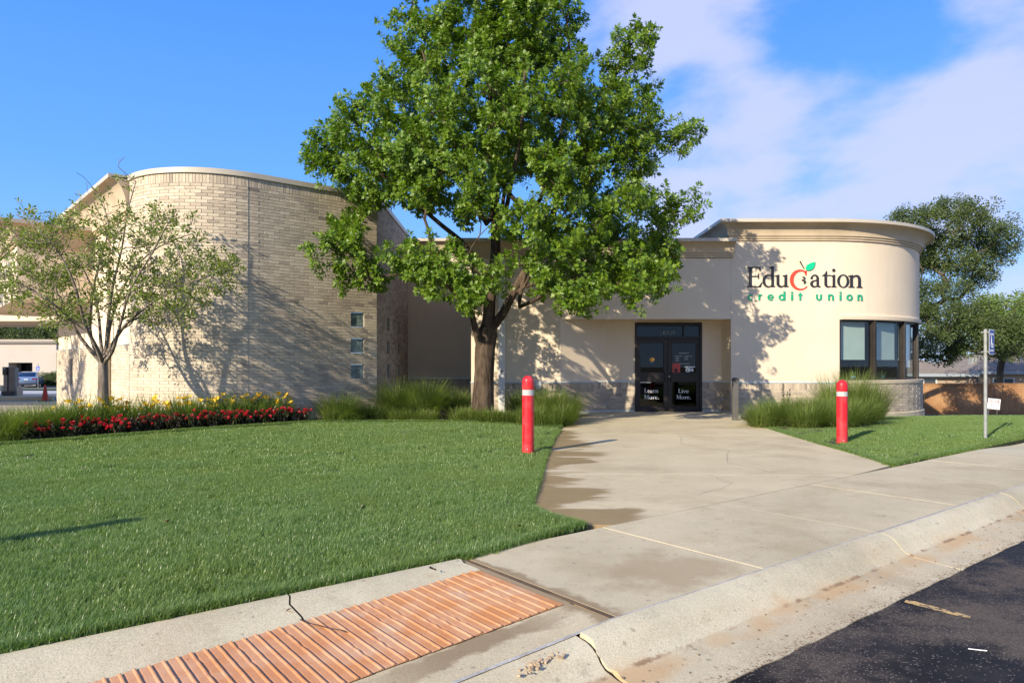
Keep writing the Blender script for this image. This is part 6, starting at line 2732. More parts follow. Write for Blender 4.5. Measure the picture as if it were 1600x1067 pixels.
# the red C drawn as an apple, with seeds, stalk and leaf
cpol = ring(722, 344, 114, 118, 736, 342, 86, 98, 52, 318, 40)
cpol = [[(x, y) for x, y in q] for q in cpol]
cpol += [[(770, 232 + 18), (800, 236 + 0), (800, 292), (786, 292), (775, 262)][::1]]
cpol = [[((x - 122), (428 - (344 - (y - 344)) if False else 428 - y)) for x, y in q] for q in [[(x, 688 - y) if qi < 40 else (x, y) for x, y in q] for qi, q in enumerate(cpol)]]
inst('letter', glyph_mesh(cpol, u_, 0.014, M['letter_red'], 'letter'), sgn)


def pic(pts):
    return [[(x - 122, 428 - y) for x, y in pts]]


inst('apple_stalk', glyph_mesh(pic([(718, 138), (726, 128), (772, 216), (764, 216)]), u_, 0.03, M['letter_black'], 'apple_stalk'), sgn)
inst('apple_leaf', glyph_mesh(pic([(796, 235), (786, 212), (792, 188), (815, 166), (850, 150), (892, 138), (892, 165), (880, 200), (858, 226), (828, 238)]), u_, 0.034, mat('sign_leaf_green', (0.0, 0.46, 0.22), 0.4)[0], 'apple_leaf'), sgn)
for (sx_, sy_, a_) in ((768, 319, 30), (760, 346, -10), (776, 371, -55)):
    e = ell(0, 0, 19, 9.5, 0, 360, 12)[:-1]
    ca, sa = math.cos(rad(a_)), math.sin(rad(a_))
    inst('apple_seed', glyph_mesh(pic([(sx_ + x * ca - y * sa, sy_ + x * sa + y * ca) for x, y in e]), u_, 0.03, M['letter_black'], 'apple_seed'), sgn)
for ch, x0, x1 in (('c', 130, 190), ('r', 246, 300), ('e', 350, 428), ('d', 478, 562), ('i', 616, 650), ('t', 704, 752), ('u', 900, 976), ('n', 1036, 1112), ('i', 1170, 1202), ('o', 1256, 1338), ('n', 1390, 1464)):
    write(ch, SANS, (x0 - 122) * u_, -0.0, (428 - 577) * u_, 112 * u_, 0.02, M['letter_green'], sgn, width=(x1 - x0) * u_)

# the wall starts to curve under the last letters: seat every piece on it
for o in list(sgn.children):
    xs_ = [v.co.x for v in o.data.vertices]
    xc_ = sgn.location.x + o.location.x + (min(xs_) + max(xs_)) / 2
    t_ = xc_ - RC[0]
    if t_ > 0:
        ph_ = math.asin(t_ / RR)
        hw_ = (min(xs_) + max(xs_)) / 2
        o.rotation_euler = (0, 0, ph_)
        o.location.y += RR - math.sqrt(RR * RR - t_ * t_) - math.sin(ph_) * hw_ + 0.001

# ---- lettering and stickers on the doors (flat vinyl on the glass)
dt = empty('door_lettering', (0, GLASS_Y - 0.004, 0))
dt.parent = bld
dt.matrix_parent_inverse = Matrix.Translation(-BO)
write('LOBBY', SERIF, dx(1032), 0.0, dz(522.5), 0.105, 0.001, M['vinyl_grey'], dt, width=dx(1056) - dx(1032))
write('Learn', SERIF, dx(1007), 0.0, dz(613.5), 0.125, 0.001, M['vinyl_white'], dt, width=dx(1029.5) - dx(1007))
write('More.', SERIF, dx(1006.5), 0.0, dz(623.5), 0.125, 0.001, M['vinyl_white'], dt, width=dx(1030.5) - dx(1006.5))
write('Live', SERIF, dx(1060), 0.0, dz(614), 0.125, 0.001, M['vinyl_white'], dt, width=dx(1077) - dx(1060))
write('More.', SERIF, dx(1057), 0.0, dz(623.5), 0.125, 0.001, M['vinyl_white'], dt, width=dx(1080.5) - dx(1057))


def decal(name, polys, mt, yoff=0.0):
    me = glyph_mesh(polys, 1.0, 0.001, mt, name)
    return inst(name, me, dt, (0, yoff, 0))


R = lambda a, b, c, d: [(dx(a), dz(d)), (dx(b), dz(d)), (dx(b), dz(c)), (dx(a), dz(c))]
decal('notice_strip', [R(1000.5, 1017.5, 596.0, 598.0)], M['vinyl_white'])
decal('red_notice', [R(1050.8, 1063.2, 567.5, 582.3)], M['vinyl_red'])
decal('notice_disc', [ell(dx(1056.5), dz(578.5), 0.055, 0.055, 0, 360, 16)[:-1]], M['dark'], -0.003)
rg = random.Random(4)
rows = [(1061, 1076, 551.2)] + [(1055, 1067, 556), (1070, 1082, 556)] + [(1056, 1062, 558.6), (1070, 1076, 558.6), (1056, 1062, 561.0), (1070, 1075, 561.0), (1056, 1061, 563.4), (1060, 1078, 567.8)]
decal('opening_hours', [R(a + k, a + k + 1.4, y, y + 1.0) for a, b, y in rows for k in np.arange(0, b - a, 2.0)], M['vinyl_grey'])
decal('drive_up_notice', [R(1070 + k, 1071.6 + k, 572.3, 574.2) for k in np.arange(0, 16, 2.1)] + [R(1074 + k, 1075.3 + k, 574.8, 576) for k in np.arange(0, 9, 1.8)], M['vinyl_white'])
decal('arrow', [R(1072, 1078, 575.5, 581), [(dx(1078.2), dz(579.5)), (dx(1082), dz(579.5)), (dx(1082), dz(581)), (dx(1084.5), dz(578.3)), (dx(1082), dz(575.8)), (dx(1082), dz(577.3)), (dx(1078.2), dz(577.3))]], M['vinyl_white'], -0.002)
decal('arrow_mark', [[(dx(1073.2), dz(580)), (dx(1074.8), dz(580)), (dx(1075), dz(577.5)), (dx(1076.8), dz(580.3)), (dx(1075.4), dz(576.4)), (dx(1074), dz(576.4))]], M['letter_black'], -0.004)
decal('gold_disc', [ell(dx(1019), dz(562), 0.075, 0.07, 0, 360, 18)[:-1]], M['gold'])  # flat orange-gold disc set on the left upper pane
decal('blue_strip', [R(1015.5, 1023.5, 566.3, 568.0)], mat('vinyl_blue', (0.02, 0.05, 0.14), 0.5)[0])

# ================================================================== BOLLARDS
M['red_vinyl'] = mottled('red_plastic', (0.60, 0.012, 0.022), (0.52, 0.014, 0.022), 4, 0.42, 70, 0.06, 0.06, c2=(0.50, 0.045, 0.05), s2=5.0)
M['red_faded'] = mottled('faded_red_plastic', (0.42, 0.035, 0.045), (0.55, 0.03, 0.035), 6, 0.55, 40, 0.1, 0.1)
M['reflective'] = mottled('reflective_tape', (0.36, 0.36, 0.35), (0.44, 0.44, 0.43), 30, 0.24, 200, 0.1, 0.1, spec=0.8)


def make_bollard(loc, label, h=1.2):
    b = empty('bollard', loc, label=label, cat='bollard', group='red bollards on the lawns')
    r = 0.094
    m = MB()
    m.lathe([(r - 0.003, -0.05), (r + 0.001, 0.0), (r, 0.03), (r, h * 0.74)], 32)
    o = m.build('sleeve', M['red_vinyl'], b, smooth=True)
    auto_smooth(o, 40)
    m = MB()
    m.lathe([(r + 0.0015, 0.0), (r + 0.0015, 0.09), (r, 0.12)], 32)
    o = m.build('faded_foot', M['red_faded'], b)
    auto_smooth(o, 40)
    m = MB()
    m.lathe([(r + 0.0015, h * 0.74), (r + 0.0015, h * 0.815)], 32)
    o = m.build('reflective_band', M['reflective'], b)
    auto_smooth(o, 40)
    for zz in (0.744, 0.811):
        m = MB()
        m.lathe([(r, h * zz - 0.003), (r + 0.003, h * zz), (r, h * zz + 0.003)], 32)
        o = m.build('band_edge', M['reflective'], b)
    m = MB()
    hc_ = h * 0.815
    pr = [(r, hc_), (r + 0.004, hc_ + 0.012), (r + 0.004, h - r - 0.052), (r + 0.001, h - r - 0.05), (r + 0.001, h - r)]
    for i in range(1, 10):
        a = i / 9 * math.pi / 2
        pr.append((max(0.002, (r + 0.001) * math.cos(a)), h - r + r * math.sin(a)))
    m.lathe(pr, 32)
    o = m.build('cap', M['red_vinyl'], b, smooth=True)
    auto_smooth(o, 30)
    m = MB()
    m.lathe([(0.011, 0.0), (0.011, 0.006), (0.004, 0.008)], 8)
    o = m.build('bolt', M['reflective'], b)
    o.rotation_euler = (rad(90), 0, rad(10))
    o.location = (-0.016, -r, 0.045)
    return b


make_bollard((0.255, 10.93, 0.03), 'red bollard with a silver band on the big lawn in front of the oak', 1.2)
make_bollard((5.92, 12.36, 0.01), 'red bollard with a silver band on the small lawn before the rounded block', 1.12)
make_bollard((-4.95, 4.25, 0.0), 'red bollard beyond the left edge whose shadow crosses the big lawn', 1.2)
# dark square post at the entrance
qb = empty('square_post', (5.67, 17.5, 0), label='dark grey square metal post beside the entrance walk', cat='post')
m = MB()
m.box(-0.065, 0.065, -0.065, 0.065, 0.012, 1.03)
M['post_grey'] = mottled('post_grey', (0.085, 0.08, 0.075), (0.10, 0.094, 0.088), 4, 0.45, 40, 0.05, 0.05)
m.build('post_body', M['post_grey'], qb, bevel=0.008)
m = MB()
m.prism([(-0.07, -0.07), (0.07, -0.07), (0.07, 0.07), (-0.07, 0.07)], 1.005, 1.055)
m.prism([(-0.05, -0.05), (0.05, -0.05), (0.05, 0.05), (-0.05, 0.05)], 1.055, 1.075)
m.build('post_cap', mat('post_cap', (0.03, 0.03, 0.03), 0.4)[0], qb, bevel=0.006)
m = MB()
m.box(-0.08, 0.08, -0.08, 0.08, -0.02, 0.012)
m.build('base_plate', M['post_grey'], qb)
for a in (-0.045, 0.045):
    m = MB()
    m.lathe([(0.01, 0), (0.01, 0.008), (0.0, 0.009)], 8)
    o = m.build('bolt', M['reflective'], qb)
    o.location = (a, -0.066, 0.04)
    o.rotation_euler = (rad(90), 0, 0)

# ================================================================== PARKING SIGN
M['galv'] = mottled('galvanised_steel', (0.21, 0.22, 0.215), (0.28, 0.29, 0.28), 9, 0.5, 60, 0.06, 0.1)
M['sign_blue'] = mat('sign_blue', (0.006, 0.045, 0.26), 0.4)[0]


def text_obj(name, txt, size, mt, parent, loc, rot=(rad(90), 0, 0), align='CENTER', xs=1.0):
    cu = bpy.data.curves.new(name, 'FONT')
    cu.body = txt
    cu.size = size
    cu.align_x = align
    cu.extrude = 0.0004
    cu.materials.append(mt)
    o = bpy.data.objects.new(name, cu)
    COL.objects.link(o)
    me = bpy.data.meshes.new_from_object(o)
    bpy.data.objects.remove(o)
    o = bpy.data.objects.new(name, me)
    COL.objects.link(o)
    o.parent = parent
    o.location = loc
    o.rotation_euler = rot
    o.scale = (xs, 1, 1)
    return o


ORD = ['first', 'second', 'third', 'fourth', 'fifth', 'sixth', 'seventh', 'eighth', 'ninth', 'tenth', 'eleventh', 'twelfth', 'thirteenth', 'fourteenth', 'fifteenth', 'sixteenth', 'seventeenth', 'eighteenth', 'nineteenth', 'twentieth']
ORD += ['twenty-' + q for q in ORD[:9]] + ['thirtieth']


def place(i, n):
    return ORD[i] + ' from the left' if i < (n + 1) // 2 else ORD[n - 1 - i] + ' from the right'


ps = empty('parking_sign', (8.78, 12.78, 0), label='blue and white wheelchair parking sign on a galvanised post in the side lawn', cat='sign')
m = MB()
m.tube([(0, 0, -0.1), (0, 0, 2.06)], 0.029, 14)
o = m.build('pole', M['galv'], ps)
auto_smooth(o, 60)
plate = empty('plate', (0.075, -0.055, 1.82), math.atan2(U[1], U[0]) + rad(2))
plate.parent = ps
pm = MB()
W2, H2 = 0.152, 0.23
rc = []
for cx_, cz_, a0 in ((W2 - 0.02, H2 - 0.02, 0), (-W2 + 0.02, H2 - 0.02, 90), (-W2 + 0.02, -H2 + 0.02, 180), (W2 - 0.02, -H2 + 0.02, 270)):
    rc += [(cx_ + 0.02 * math.cos(rad(a0 + k * 30)), cz_ + 0.02 * math.sin(rad(a0 + k * 30))) for k in range(4)]
inst('sheet', glyph_mesh([rc], 1.0, 0.003, M['vinyl_white'], 'sheet'), plate)
inst('blue_face', glyph_mesh([[(x * 0.93, z * 0.95) for x, z in rc]], 1.0, 0.0042, M['sign_blue'], 'blue_face'), plate)
text_obj('lettering', 'RESERVED', 0.050, M['vinyl_white'], plate, (0, -0.0056, 0.125), xs=0.95)
text_obj('lettering', 'PARKING', 0.050, M['vinyl_white'], plate, (0, -0.0056, -0.175), xs=1.0)
# wheelchair symbol
wc = ring(0.012, -0.045, 0.062, 0.062, 0.012, -0.045, 0.048, 0.048, 150, 372, 18) + [ell(-0.028, 0.095, 0.017, 0.017, 0, 360, 12)[:-1], [(-0.038, 0.072), (-0.020, 0.072), (-0.012, -0.028), (-0.030, -0.028)], [(-0.026, 0.034), (0.030, 0.034), (0.030, 0.022), (-0.024, 0.022)], [(-0.022, -0.014), (0.040, -0.014), (0.040, -0.028), (-0.022, -0.028)], [(0.030, -0.020), (0.044, -0.020), (0.070, -0.085), (0.056, -0.090)], [(0.056, -0.090), (0.066, -0.075), (0.088, -0.072), (0.088, -0.085)]]
inst('wheelchair_symbol', glyph_mesh(wc, 1.0, 0.0054, M['vinyl_white'], 'wheelchair_symbol'), plate)
for z in (2.0, 1.64):
    m = MB()
    m.tube([(-0.06, 0.035, z), (-0.035, 0.0, z), (0.0, -0.036, z), (0.075, -0.05, z)], 0.012, 6)
    m.tube([(-0.075, 0.0, z), (-0.02, 0.0, z)], 0.014, 6)
    m.build('bracket', M['galv'], ps)

# yard sign by the fence
ys = empty('yard_sign', (0, 0, 0), label='small white drive-up yard sign with red lettering near the wooden fence', cat='sign')
yc = unproj(1553, 631, 33.0)
ys.location = (yc.x, 33.0, yc.z)
ys.rotation_euler = (0, rad(6), 0)
m = MB()
m.box(-0.30, 0.30, -0.006, 0.006, -0.25, 0.25)
m.build('board', M['vinyl_white'], ys)
text_obj('lettering', 'DRIVE', 0.20, M['vinyl_red'], ys, (-0.05, -0.008, 0.05))
text_obj('lettering', 'UP', 0.18, M['vinyl_red'], ys, (-0.15, -0.008, -0.10))
inst('arrow', glyph_mesh([[(-0.02, -0.075), (0.2, -0.075), (0.2, -0.055), (-0.02, -0.055)], [(0.2, -0.075), (0.222, -0.075), (0.222, 0.12), (0.2, 0.12)], [(0.17, 0.12), (0.252, 0.12), (0.211, 0.19)]], 1.0, 0.001, M['vinyl_red'], 'arrow'), ys, (0, -0.0065, 0))
for a in (-0.2, 0.2):
    m = MB()
    m.tube([(a, 0.012, -0.7), (a, 0.012, 0.2)], 0.006, 5)
    m.build('stake', M['galv'], ys)

# ================================================================== GRASSES AND FLOWERS


def blade_clump(seed, n, h, r0, spread, wd, segs=5, droop=1.0, seedhead=0.0, upright=0.5):
    """fountain of arching blades"""
    rg = random.Random(seed)
    m = MB()
    for i in range(n):
        a = rg.uniform(0, 6.28)
        rr_ = r0 * math.sqrt(rg.random())
        b = Vector((rr_ * math.cos(a), rr_ * math.sin(a), -0.02))
        a2 = a + rg.gauss(0, 0.55)
        d = Vector((math.cos(a2), math.sin(a2), 0))
        L_ = h * rg.uniform(0.65, 1.15)
        out = spread * rg.uniform(0.25, 1.1) * (0.4 + 0.6 * rr_ / max(r0, 1e-3))
        el0 = lerp(1.45, 0.95, min(1, out / max(spread, 1e-3))) + rg.gauss(0, 0.08)
        el1 = el0 - droop * rg.uniform(0.5, 1.6) * out / max(spread, 1e-3) * 1.2
        p = b.copy()
        side = Vector((-d.y, d.x, 0))
        w0 = wd * rg.uniform(0.7, 1.2)
        tone = rg.random() ** 2
        prev = (p - side * w0 / 2, p + side * w0 / 2)
        m.tone = tone
        for k in range(1, segs + 1):
            t = k / segs
            el = lerp(el0, el1, t ** 1.3)
            p = p + (d * math.cos(el) + Vector((0, 0, math.sin(el)))) * (L_ / segs)
            ww = w0 * (1 - t ** 2) / 2
            if k == segs:
                m.face([prev[0], prev[1], p])
            else:
                cur = (p - side * ww, p + side * ww)
                m.face([prev[0], prev[1], cur[1], cur[0]])
                prev = cur
    return m


def grass_thing(x, y, mesh, sc, label, name='ornamental_grass', cat='grass clump', group=None, rz=0.0, sxy=None):
    o = inst(name, mesh, None, (x, y, lawn_z(x, y)), (0, 0, rz), ((sxy or sc), (sxy or sc), sc))
    tag(o, label, cat, group)
    return o


G_f = [blade_clump(10 + i, 1500, 1.12, 0.26, 0.80, 0.012, 6, 1.1).data('ornamental_grass', M['ornamental']) for i in range(3)]
G_m = [blade_clump(20 + i, 1600, 0.78, 0.34, 0.62, 0.010, 5, 1.05).data('ornamental_grass', M['ornamental']) for i in range(3)]
G_s = [blade_clump(30 + i, 650, 0.40, 0.24, 0.36, 0.010, 4, 1.0).data('border_grass', M['ornamental']) for i in range(4)]
G_t = [blade_clump(40 + i, 900, 1.45, 0.34, 0.55, 0.015, 6, 0.8).data('tall_grass', M['ornamental']) for i in range(2)]
gl = 'ornamental grasses along the building'
grass_thing(-2.75, 16.7, G_f[0], 0.98, 'large arching grass clump against the brick corner, left of the oak', group=gl)
grass_thing(-2.1, 16.55, G_f[1], 0.98, 'large arching grass clump just left of the oak trunk, before the shaded wall', group=gl, rz=1)
grass_thing(-1.45, 17.6, G_f[2], 0.72, 'thin grass clump close behind the oak trunk on its left', group=gl, rz=2)
grass_thing(-3.95, 15.75, G_m[0], 0.98, 'dense dark grass clump at the right end of the red flowers', group=gl)
grass_thing(-3.35, 16.3, G_s[0], 1.3, 'small browning grass tuft between the two larger clumps left of the oak', group=gl, name='border_grass')
grass_thing(0.25, 17.3, G_f[1], 0.82, 'arching grass clump immediately right of the downspout', group=gl, rz=4)
grass_thing(0.85, 17.0, G_f[2], 0.92, 'large grass clump behind the left red bollard', group=gl, rz=5)
grass_thing(1.25, 16.9, G_f[0], 0.85, 'grass clump spilling over the left edge of the walk', group=gl, rz=3)
grass_thing(1.15, 16.2, G_m[1], 0.80, 'low grass clump at the lawn corner beside the walk', group=gl, rz=2)
grass_thing(0.45, 16.1, G_m[2], 0.72, 'low grass clump directly behind the left red bollard', group=gl, rz=1)
gb_ = 'low border grass at the foot of the oak'
rg = random.Random(31)
spots = sorted([(-3.0, 15.95), (-2.65, 15.85), (-2.3, 15.9), (-1.95, 15.85), (-1.15, 15.8), (-0.85, 15.75), (-0.5, 15.75), (-0.2, 15.8), (0.1, 15.85), (-0.65, 15.5 + 0.2), (-0.35, 15.95), (-1.0, 16.1), (0.3, 15.75), (0.62, 15.75), (0.9, 15.72), (-3.6, 15.7)])
for i, (x, y) in enumerate(spots):
    grass_thing(x, y, G_s[i % 4], rg.uniform(0.8, 1.15), 'low border grass tuft, %s along the back of the big lawn' % place(i, len(spots)), 'border_grass', 'grass clump', gb_, rg.uniform(0, 6))
gr_ = 'feathery grasses beside the rounded block'
for i, (x, y, s_, t) in enumerate(((5.72, 15.6, 0.84, 'feathery grass clump at the walk edge, nearest the square post'), (6.25, 15.95, 0.98, 'feathery grass clump second from the square post'), (6.85, 15.8, 0.98, 'feathery grass clump in the middle of the row right of the walk'),
                                   (7.4, 16.0, 0.98, 'feathery grass clump just left of the right red bollard'), (7.85, 15.7, 0.94, 'feathery grass clump seen behind the right red bollard'), (6.4, 15.0, 0.82, 'low front tuft of the feathery grass row by the walk'), (7.15, 15.0, 0.82, 'low front tuft of the feathery grass row before the bollard'))):
    grass_thing(x, y, G_m[i % 3], s_, t, 'feathery_grass', 'grass clump', gr_, i * 1.3, sxy=s_ * 1.08)
for i, (x, y, s_, t) in enumerate(((7.95, 17.0, 0.92, 'tall upright grass below the first corner window'), (8.45, 17.1, 0.98, 'tall upright grass in the middle below the corner windows'), (8.9, 17.0, 0.85, 'tall upright grass at the right end, against the rounded brick base'))):
    grass_thing(x, y, G_t[i % 2], s_, t, 'tall_grass', 'grass clump', 'tall grasses under the corner windows', i * 2.1, sxy=s_ * 0.72)
# little dead-headed shrub against the brick base
m = MB()
rg = random.Random(8)
for i in range(9):
    a = rg.uniform(0, 6.28)
    h = rg.uniform(0.65, 0.95)
    tip = Vector((0.28 * math.cos(a) * rg.random(), 0.2 * math.sin(a) * rg.random(), h))
    m.cur = 0
    m.tube([(0, 0, 0), tip * 0.5 + Vector((0.02, 0, 0)), tip], [0.008, 0.005, 0.003], 4)
    m.cur = 1
    for k in range(7):
        p = tip * rg.uniform(0.45, 1.0)
        add_leaf(m, p, rand_dir(rg), Vector((0, 0, 1)), 0.07, 'oval', 0.2)
tag(m.build('twiggy_shrub', [M['small_bark'], M['rose_leaf']], loc=(6.95, 17.6, 0.03)), 'thin twiggy shrub poking up behind the feathery grass', 'shrub')

# ---- flower bed along the brick tower
BED_A, BED_B = Vector((-8.55, 11.95)), Vector((-4.45, 15.35))
bd = (BED_B - BED_A)
BL_ = bd.length
bd.normalize()
bn = Vector((-bd.y, bd.x))             # towards the tower


def bed(t, back):
    p = BED_A + bd * (t * BL_) + bn * back
    return p.x, p.y


def bush_mesh(seed):
    rg = random.Random(seed)
    m = MB()
    for i in range(15):
        a = rg.uniform(0, 6.28)
        tip = Vector((0.22 * math.cos(a) * rg.uniform(0.3, 1), 0.22 * math.sin(a) * rg.uniform(0.3, 1), rg.uniform(0.14, 0.34)))
        m.cur = 1
        m.tone = 0.5
        m.tube([(tip.x * 0.2, tip.y * 0.2, -0.02), tip], [0.005, 0.003], 3, False)
        m.cur = 0
        for k in range(22):
            p = tip * rg.uniform(0.25, 1.05) + rand_dir(rg) * 0.055
            if p.z < 0.01:
                continue
            add_leaf(m, p, (rand_dir(rg) + Vector((0, 0, 0.4))), Vector((0, 0, 1)), rg.uniform(0.035, 0.07), 'oval', rg.random() ** 1.6, 0.2, 0.3, 1.3)
    return m.data('foliage', [M['rose_leaf'], M['small_bark']])


def blossom_mesh(seed, r=0.045, n=11):
    rg = random.Random(seed)
    m = MB()
    for i in range(n):
        a = i * 2.399
        el = lerp(1.3, 0.1, i / n)
        d = Vector((math.cos(a) * math.cos(el), math.sin(a) * math.cos(el), math.sin(el)))
        add_leaf(m, d * 0.006, d, Vector((0, 0, 1)), r * rg.uniform(0.8, 1.1), 'oval', rg.random(), 0.1, -0.2, 1.9)
    return m.data('blossom', M['red_petal'])


bushes = [bush_mesh(50 + i) for i in range(5)]
blossoms = [blossom_mesh(60 + i) for i in range(4)]
rg = random.Random(15)
NB = 30
for i in range(NB):
    t = (i + 0.5) / NB
    x, y = bed(t + rg.uniform(-0.008, 0.008), 0.16 + rg.uniform(-0.05, 0.08) + (0.12 if i % 2 else 0.0))
    root = empty('flower_bush', (x, y, lawn_z(x, y)), rg.uniform(0, 6), cat='flowers', group='red flowering bushes along the bed edge',
                 label='red-blossomed dark bush, %s along the bed edge' % place(i, NB))
    s_ = rg.uniform(0.78, 1.0)
    inst('foliage', bushes[i % 5], root, scale=(s_, s_, s_))
    for k in range(rg.choice((5, 7, 9, 11)) if t > 0.13 else 4):
        a = rg.uniform(0, 6.28)
        q = rg.random() ** 0.6 * 0.24
        h = rg.uniform(0.20, 0.38) - q * 0.25
        inst('blossom', blossoms[rg.randrange(4)], root, (q * math.cos(a), q * math.sin(a), h * s_), (rg.uniform(-0.6, 0.6), rg.uniform(-0.6, 0.6), rg.uniform(0, 6)), (rg.uniform(0.8, 1.35),) * 3)


def lily_flower(seed):
    rg = random.Random(seed)
    m = MB()
    for i in range(6):
        a = i * math.pi / 3 + rg.uniform(-0.1, 0.1)
        w_ = 0.022 if i % 2 else 0.016
        d = Vector((math.cos(a), math.sin(a), 0))
        s = Vector((-d.y, d.x, 0))
        m.tone = rg.random() * 0.6
        p = [Vector((0, 0, 0)), d * 0.02 + Vector((0, 0, 0.035)), d * 0.052 + Vector((0, 0, 0.055)), d * 0.075 + Vector((0, 0, 0.045))]
        m.face([p[0] - s * 0.004, p[0] + s * 0.004, p[1] + s * w_, p[1] - s * w_])
        m.face([p[1] - s * w_, p[1] + s * w_, p[2] + s * w_ * 0.9, p[2] - s * w_ * 0.9])
        m.face([p[2] - s * w_ * 0.9, p[2] + s * w_ * 0.9, p[3]])
    return m.data('flower', M['yellow_petal'])


lilies = [lily_flower(i) for i in range(3)]
lily_leaf = [blade_clump(70 + i, 190, 0.66, 0.14, 0.42, 0.019, 5, 0.95).data('leaves', M['lily_leaf']) for i in range(4)]
stem_m = MB()
stem_m.tube([(0, 0, 0), (0.01, 0, 0.25), (0, 0, 0.5)], [0.005, 0.004, 0.003], 4)
stem_me = stem_m.data('flower_stem', M['lily_leaf'])
NL = 26
for i in range(NL):
    t = 0.10 + 0.86 * (i + 0.5) / NL
    x, y = bed(t + rg.uniform(-0.01, 0.01), 0.58 + rg.uniform(-0.08, 0.12) + (0.2 if i % 2 else 0))
    root = empty('daylily', (x, y, lawn_z(x, y)), rg.uniform(0, 6), cat='flowers', group='yellow daylilies behind the red bushes', label='yellow daylily clump, %s in the row behind the red bushes' % place(i, NL))
    s_ = rg.uniform(0.85, 1.1) * (1.0 - 0.15 * t)
    inst('leaves', lily_leaf[i % 4], root, scale=(s_, s_, s_ * 1.25))
    for k in range(rg.choice((2, 3, 4, 5)) if t > 0.16 else 1):
        a = rg.uniform(0, 6.28)
        q = rg.uniform(0.03, 0.22)
        h = rg.uniform(0.36, 0.62)
        st_ = inst('flower_stem', stem_me, root, (q * math.cos(a), q * math.sin(a), 0), (0, 0, a), (1, 1, h / 0.5))
        f = inst('flower', lilies[k % 3], root, (q * math.cos(a), q * math.sin(a), h), (rg.uniform(0.2, 1.0), rg.uniform(-0.4, 0.4), rg.uniform(-0.9, 0.9)), (rg.uniform(0.85, 1.2),) * 3)
# reddish-tipped wispy shrubs against the wall at the right half of the bed
wispy = []
for q in range(3):
    m = MB()
    rgw = random.Random(90 + q)
    for i in range(16):
        a = rgw.uniform(0, 6.28)
        tip = Vector((0.3 * math.cos(a) * rgw.random(), 0.3 * math.sin(a) * rgw.random(), rgw.uniform(0.4, 0.72)))
        m.cur = 1
        m.tube([(tip.x * 0.2, tip.y * 0.2, 0), tip * 0.6, tip], [0.006, 0.004, 0.002], 3, False)
        m.cur = 0
        for k in range(16):
            p = tip * rgw.uniform(0.35, 1.0) + rand_dir(rgw) * 0.04
            add_leaf(m, p, rand_dir(rgw), Vector((0, 0, 1)), 0.045, 'oval', rgw.random())
    wispy.append(m.data('wispy_shrub', [M['small_leaf'], M['small_bark']]))
for i, t in enumerate((0.70, 0.76, 0.82, 0.88, 0.93)):
    x, y = bed(t, 0.85)
    o = inst('wispy_shrub', wispy[i % 3], None, (x, y, lawn_z(x, y)), (0, 0, i * 1.4), (1, 1, rg.uniform(0.8, 1.05)))
    tag(o, 'wispy low shrub, %s of those against the shaded brick wall' % place(i, 5), 'shrub', 'wispy shrubs at the foot of the brick tower')
for i, (t, b_, s_, lb) in enumerate(((-0.035, 0.42, 0.86, 'fine-bladed grass clump at the left tip of the flower bed'), (0.05, 0.62, 0.90, 'fine-bladed grass clump second from the left tip of the flower bed'), (-0.02, 0.95, 0.80, 'fine-bladed grass clump at the back of the left bed tip, beside the drive'), (0.12, 0.85, 0.80, 'fine-bladed grass clump left of the young tree trunk'))):
    x, y = bed(t, b_)
    grass_thing(x, y, G_m[i % 3], s_, lb, 'fountain_grass', 'grass clump', 'fine grasses at the left end of the flower bed', i)

# potted plants on the inner sill of the corner windows
for i, (px_, D_, c_, lb) in enumerate(((1333, 20.3, (0.12, 0.22, 0.28), 'leafy plant in a pale blue pot behind the first corner window'), (1378, 20.7, (0.03, 0.17, 0.19), 'plant in a teal pot behind the second corner window'))):
    p = unproj(px_, 594, D_)
    pr = empty('potted_plant', (p.x, p.y, 0.955), label=lb, cat='potted plant')
    m = MB()
    m.lathe([(0.05, 0), (0.075, 0.10), (0.08, 0.12), (0.07, 0.12), (0.065, 0.10)], 16)
    m.build('pot', mat('pot_%d' % i, c_, 0.4)[0], pr, smooth=True)
    m = blade_clump(200 + i, 40, 0.22, 0.04, 0.15, 0.02, 4, 1.0)
    m.build('leaves', M['lily_leaf'], pr, loc=(0, 0, 0.1))

# ================================================================== LITTER ON THE STREET
m = MB()
a, b = Vector((4.16, 4.42, -0.164)), Vector((4.32, 4.36, -0.164))
m.tube([(2.515, 3.80, -0.163), (2.60, 3.772, -0.163)], 0.0024, 6)
o = m.build('drinking_straw', M['vinyl_white'])
tag(o, 'white straw lying on the dark asphalt', 'straw')
lf = MB()
add_leaf(lf, Vector((0, 0, 0)), Vector((1, 0, 0.05)), Vector((0, 0, 1)), 0.07, 'oval', 0.3, 0.3, 0.4)
lfm = lf.data('fallen_leaf', mat('brown_leaf', (0.13, 0.055, 0.025), 0.8)[0])
for i, (x, y, z, r, lb) in enumerate(((-1.32, 4.02, -0.03, 0.4, 'curled brown leaf on the concrete strip between lawn and orange panel'), (-2.98, 5.95, 0.06, 2.0, 'brown leaf lying on the big lawn'), (-0.55, 4.58, 0.05, 1.0, 'tan leaf in the lawn edge above the orange panel'), (0.05, 5.8, 0.055, 1.4, 'tan leaf on the lawn near the walk corner'))):
    o = inst('fallen_leaf', lfm, None, (x, y, z), (0.2, 0.1, r), (1.2, 1.2, 1.2))
    tag(o, lb, 'leaf')
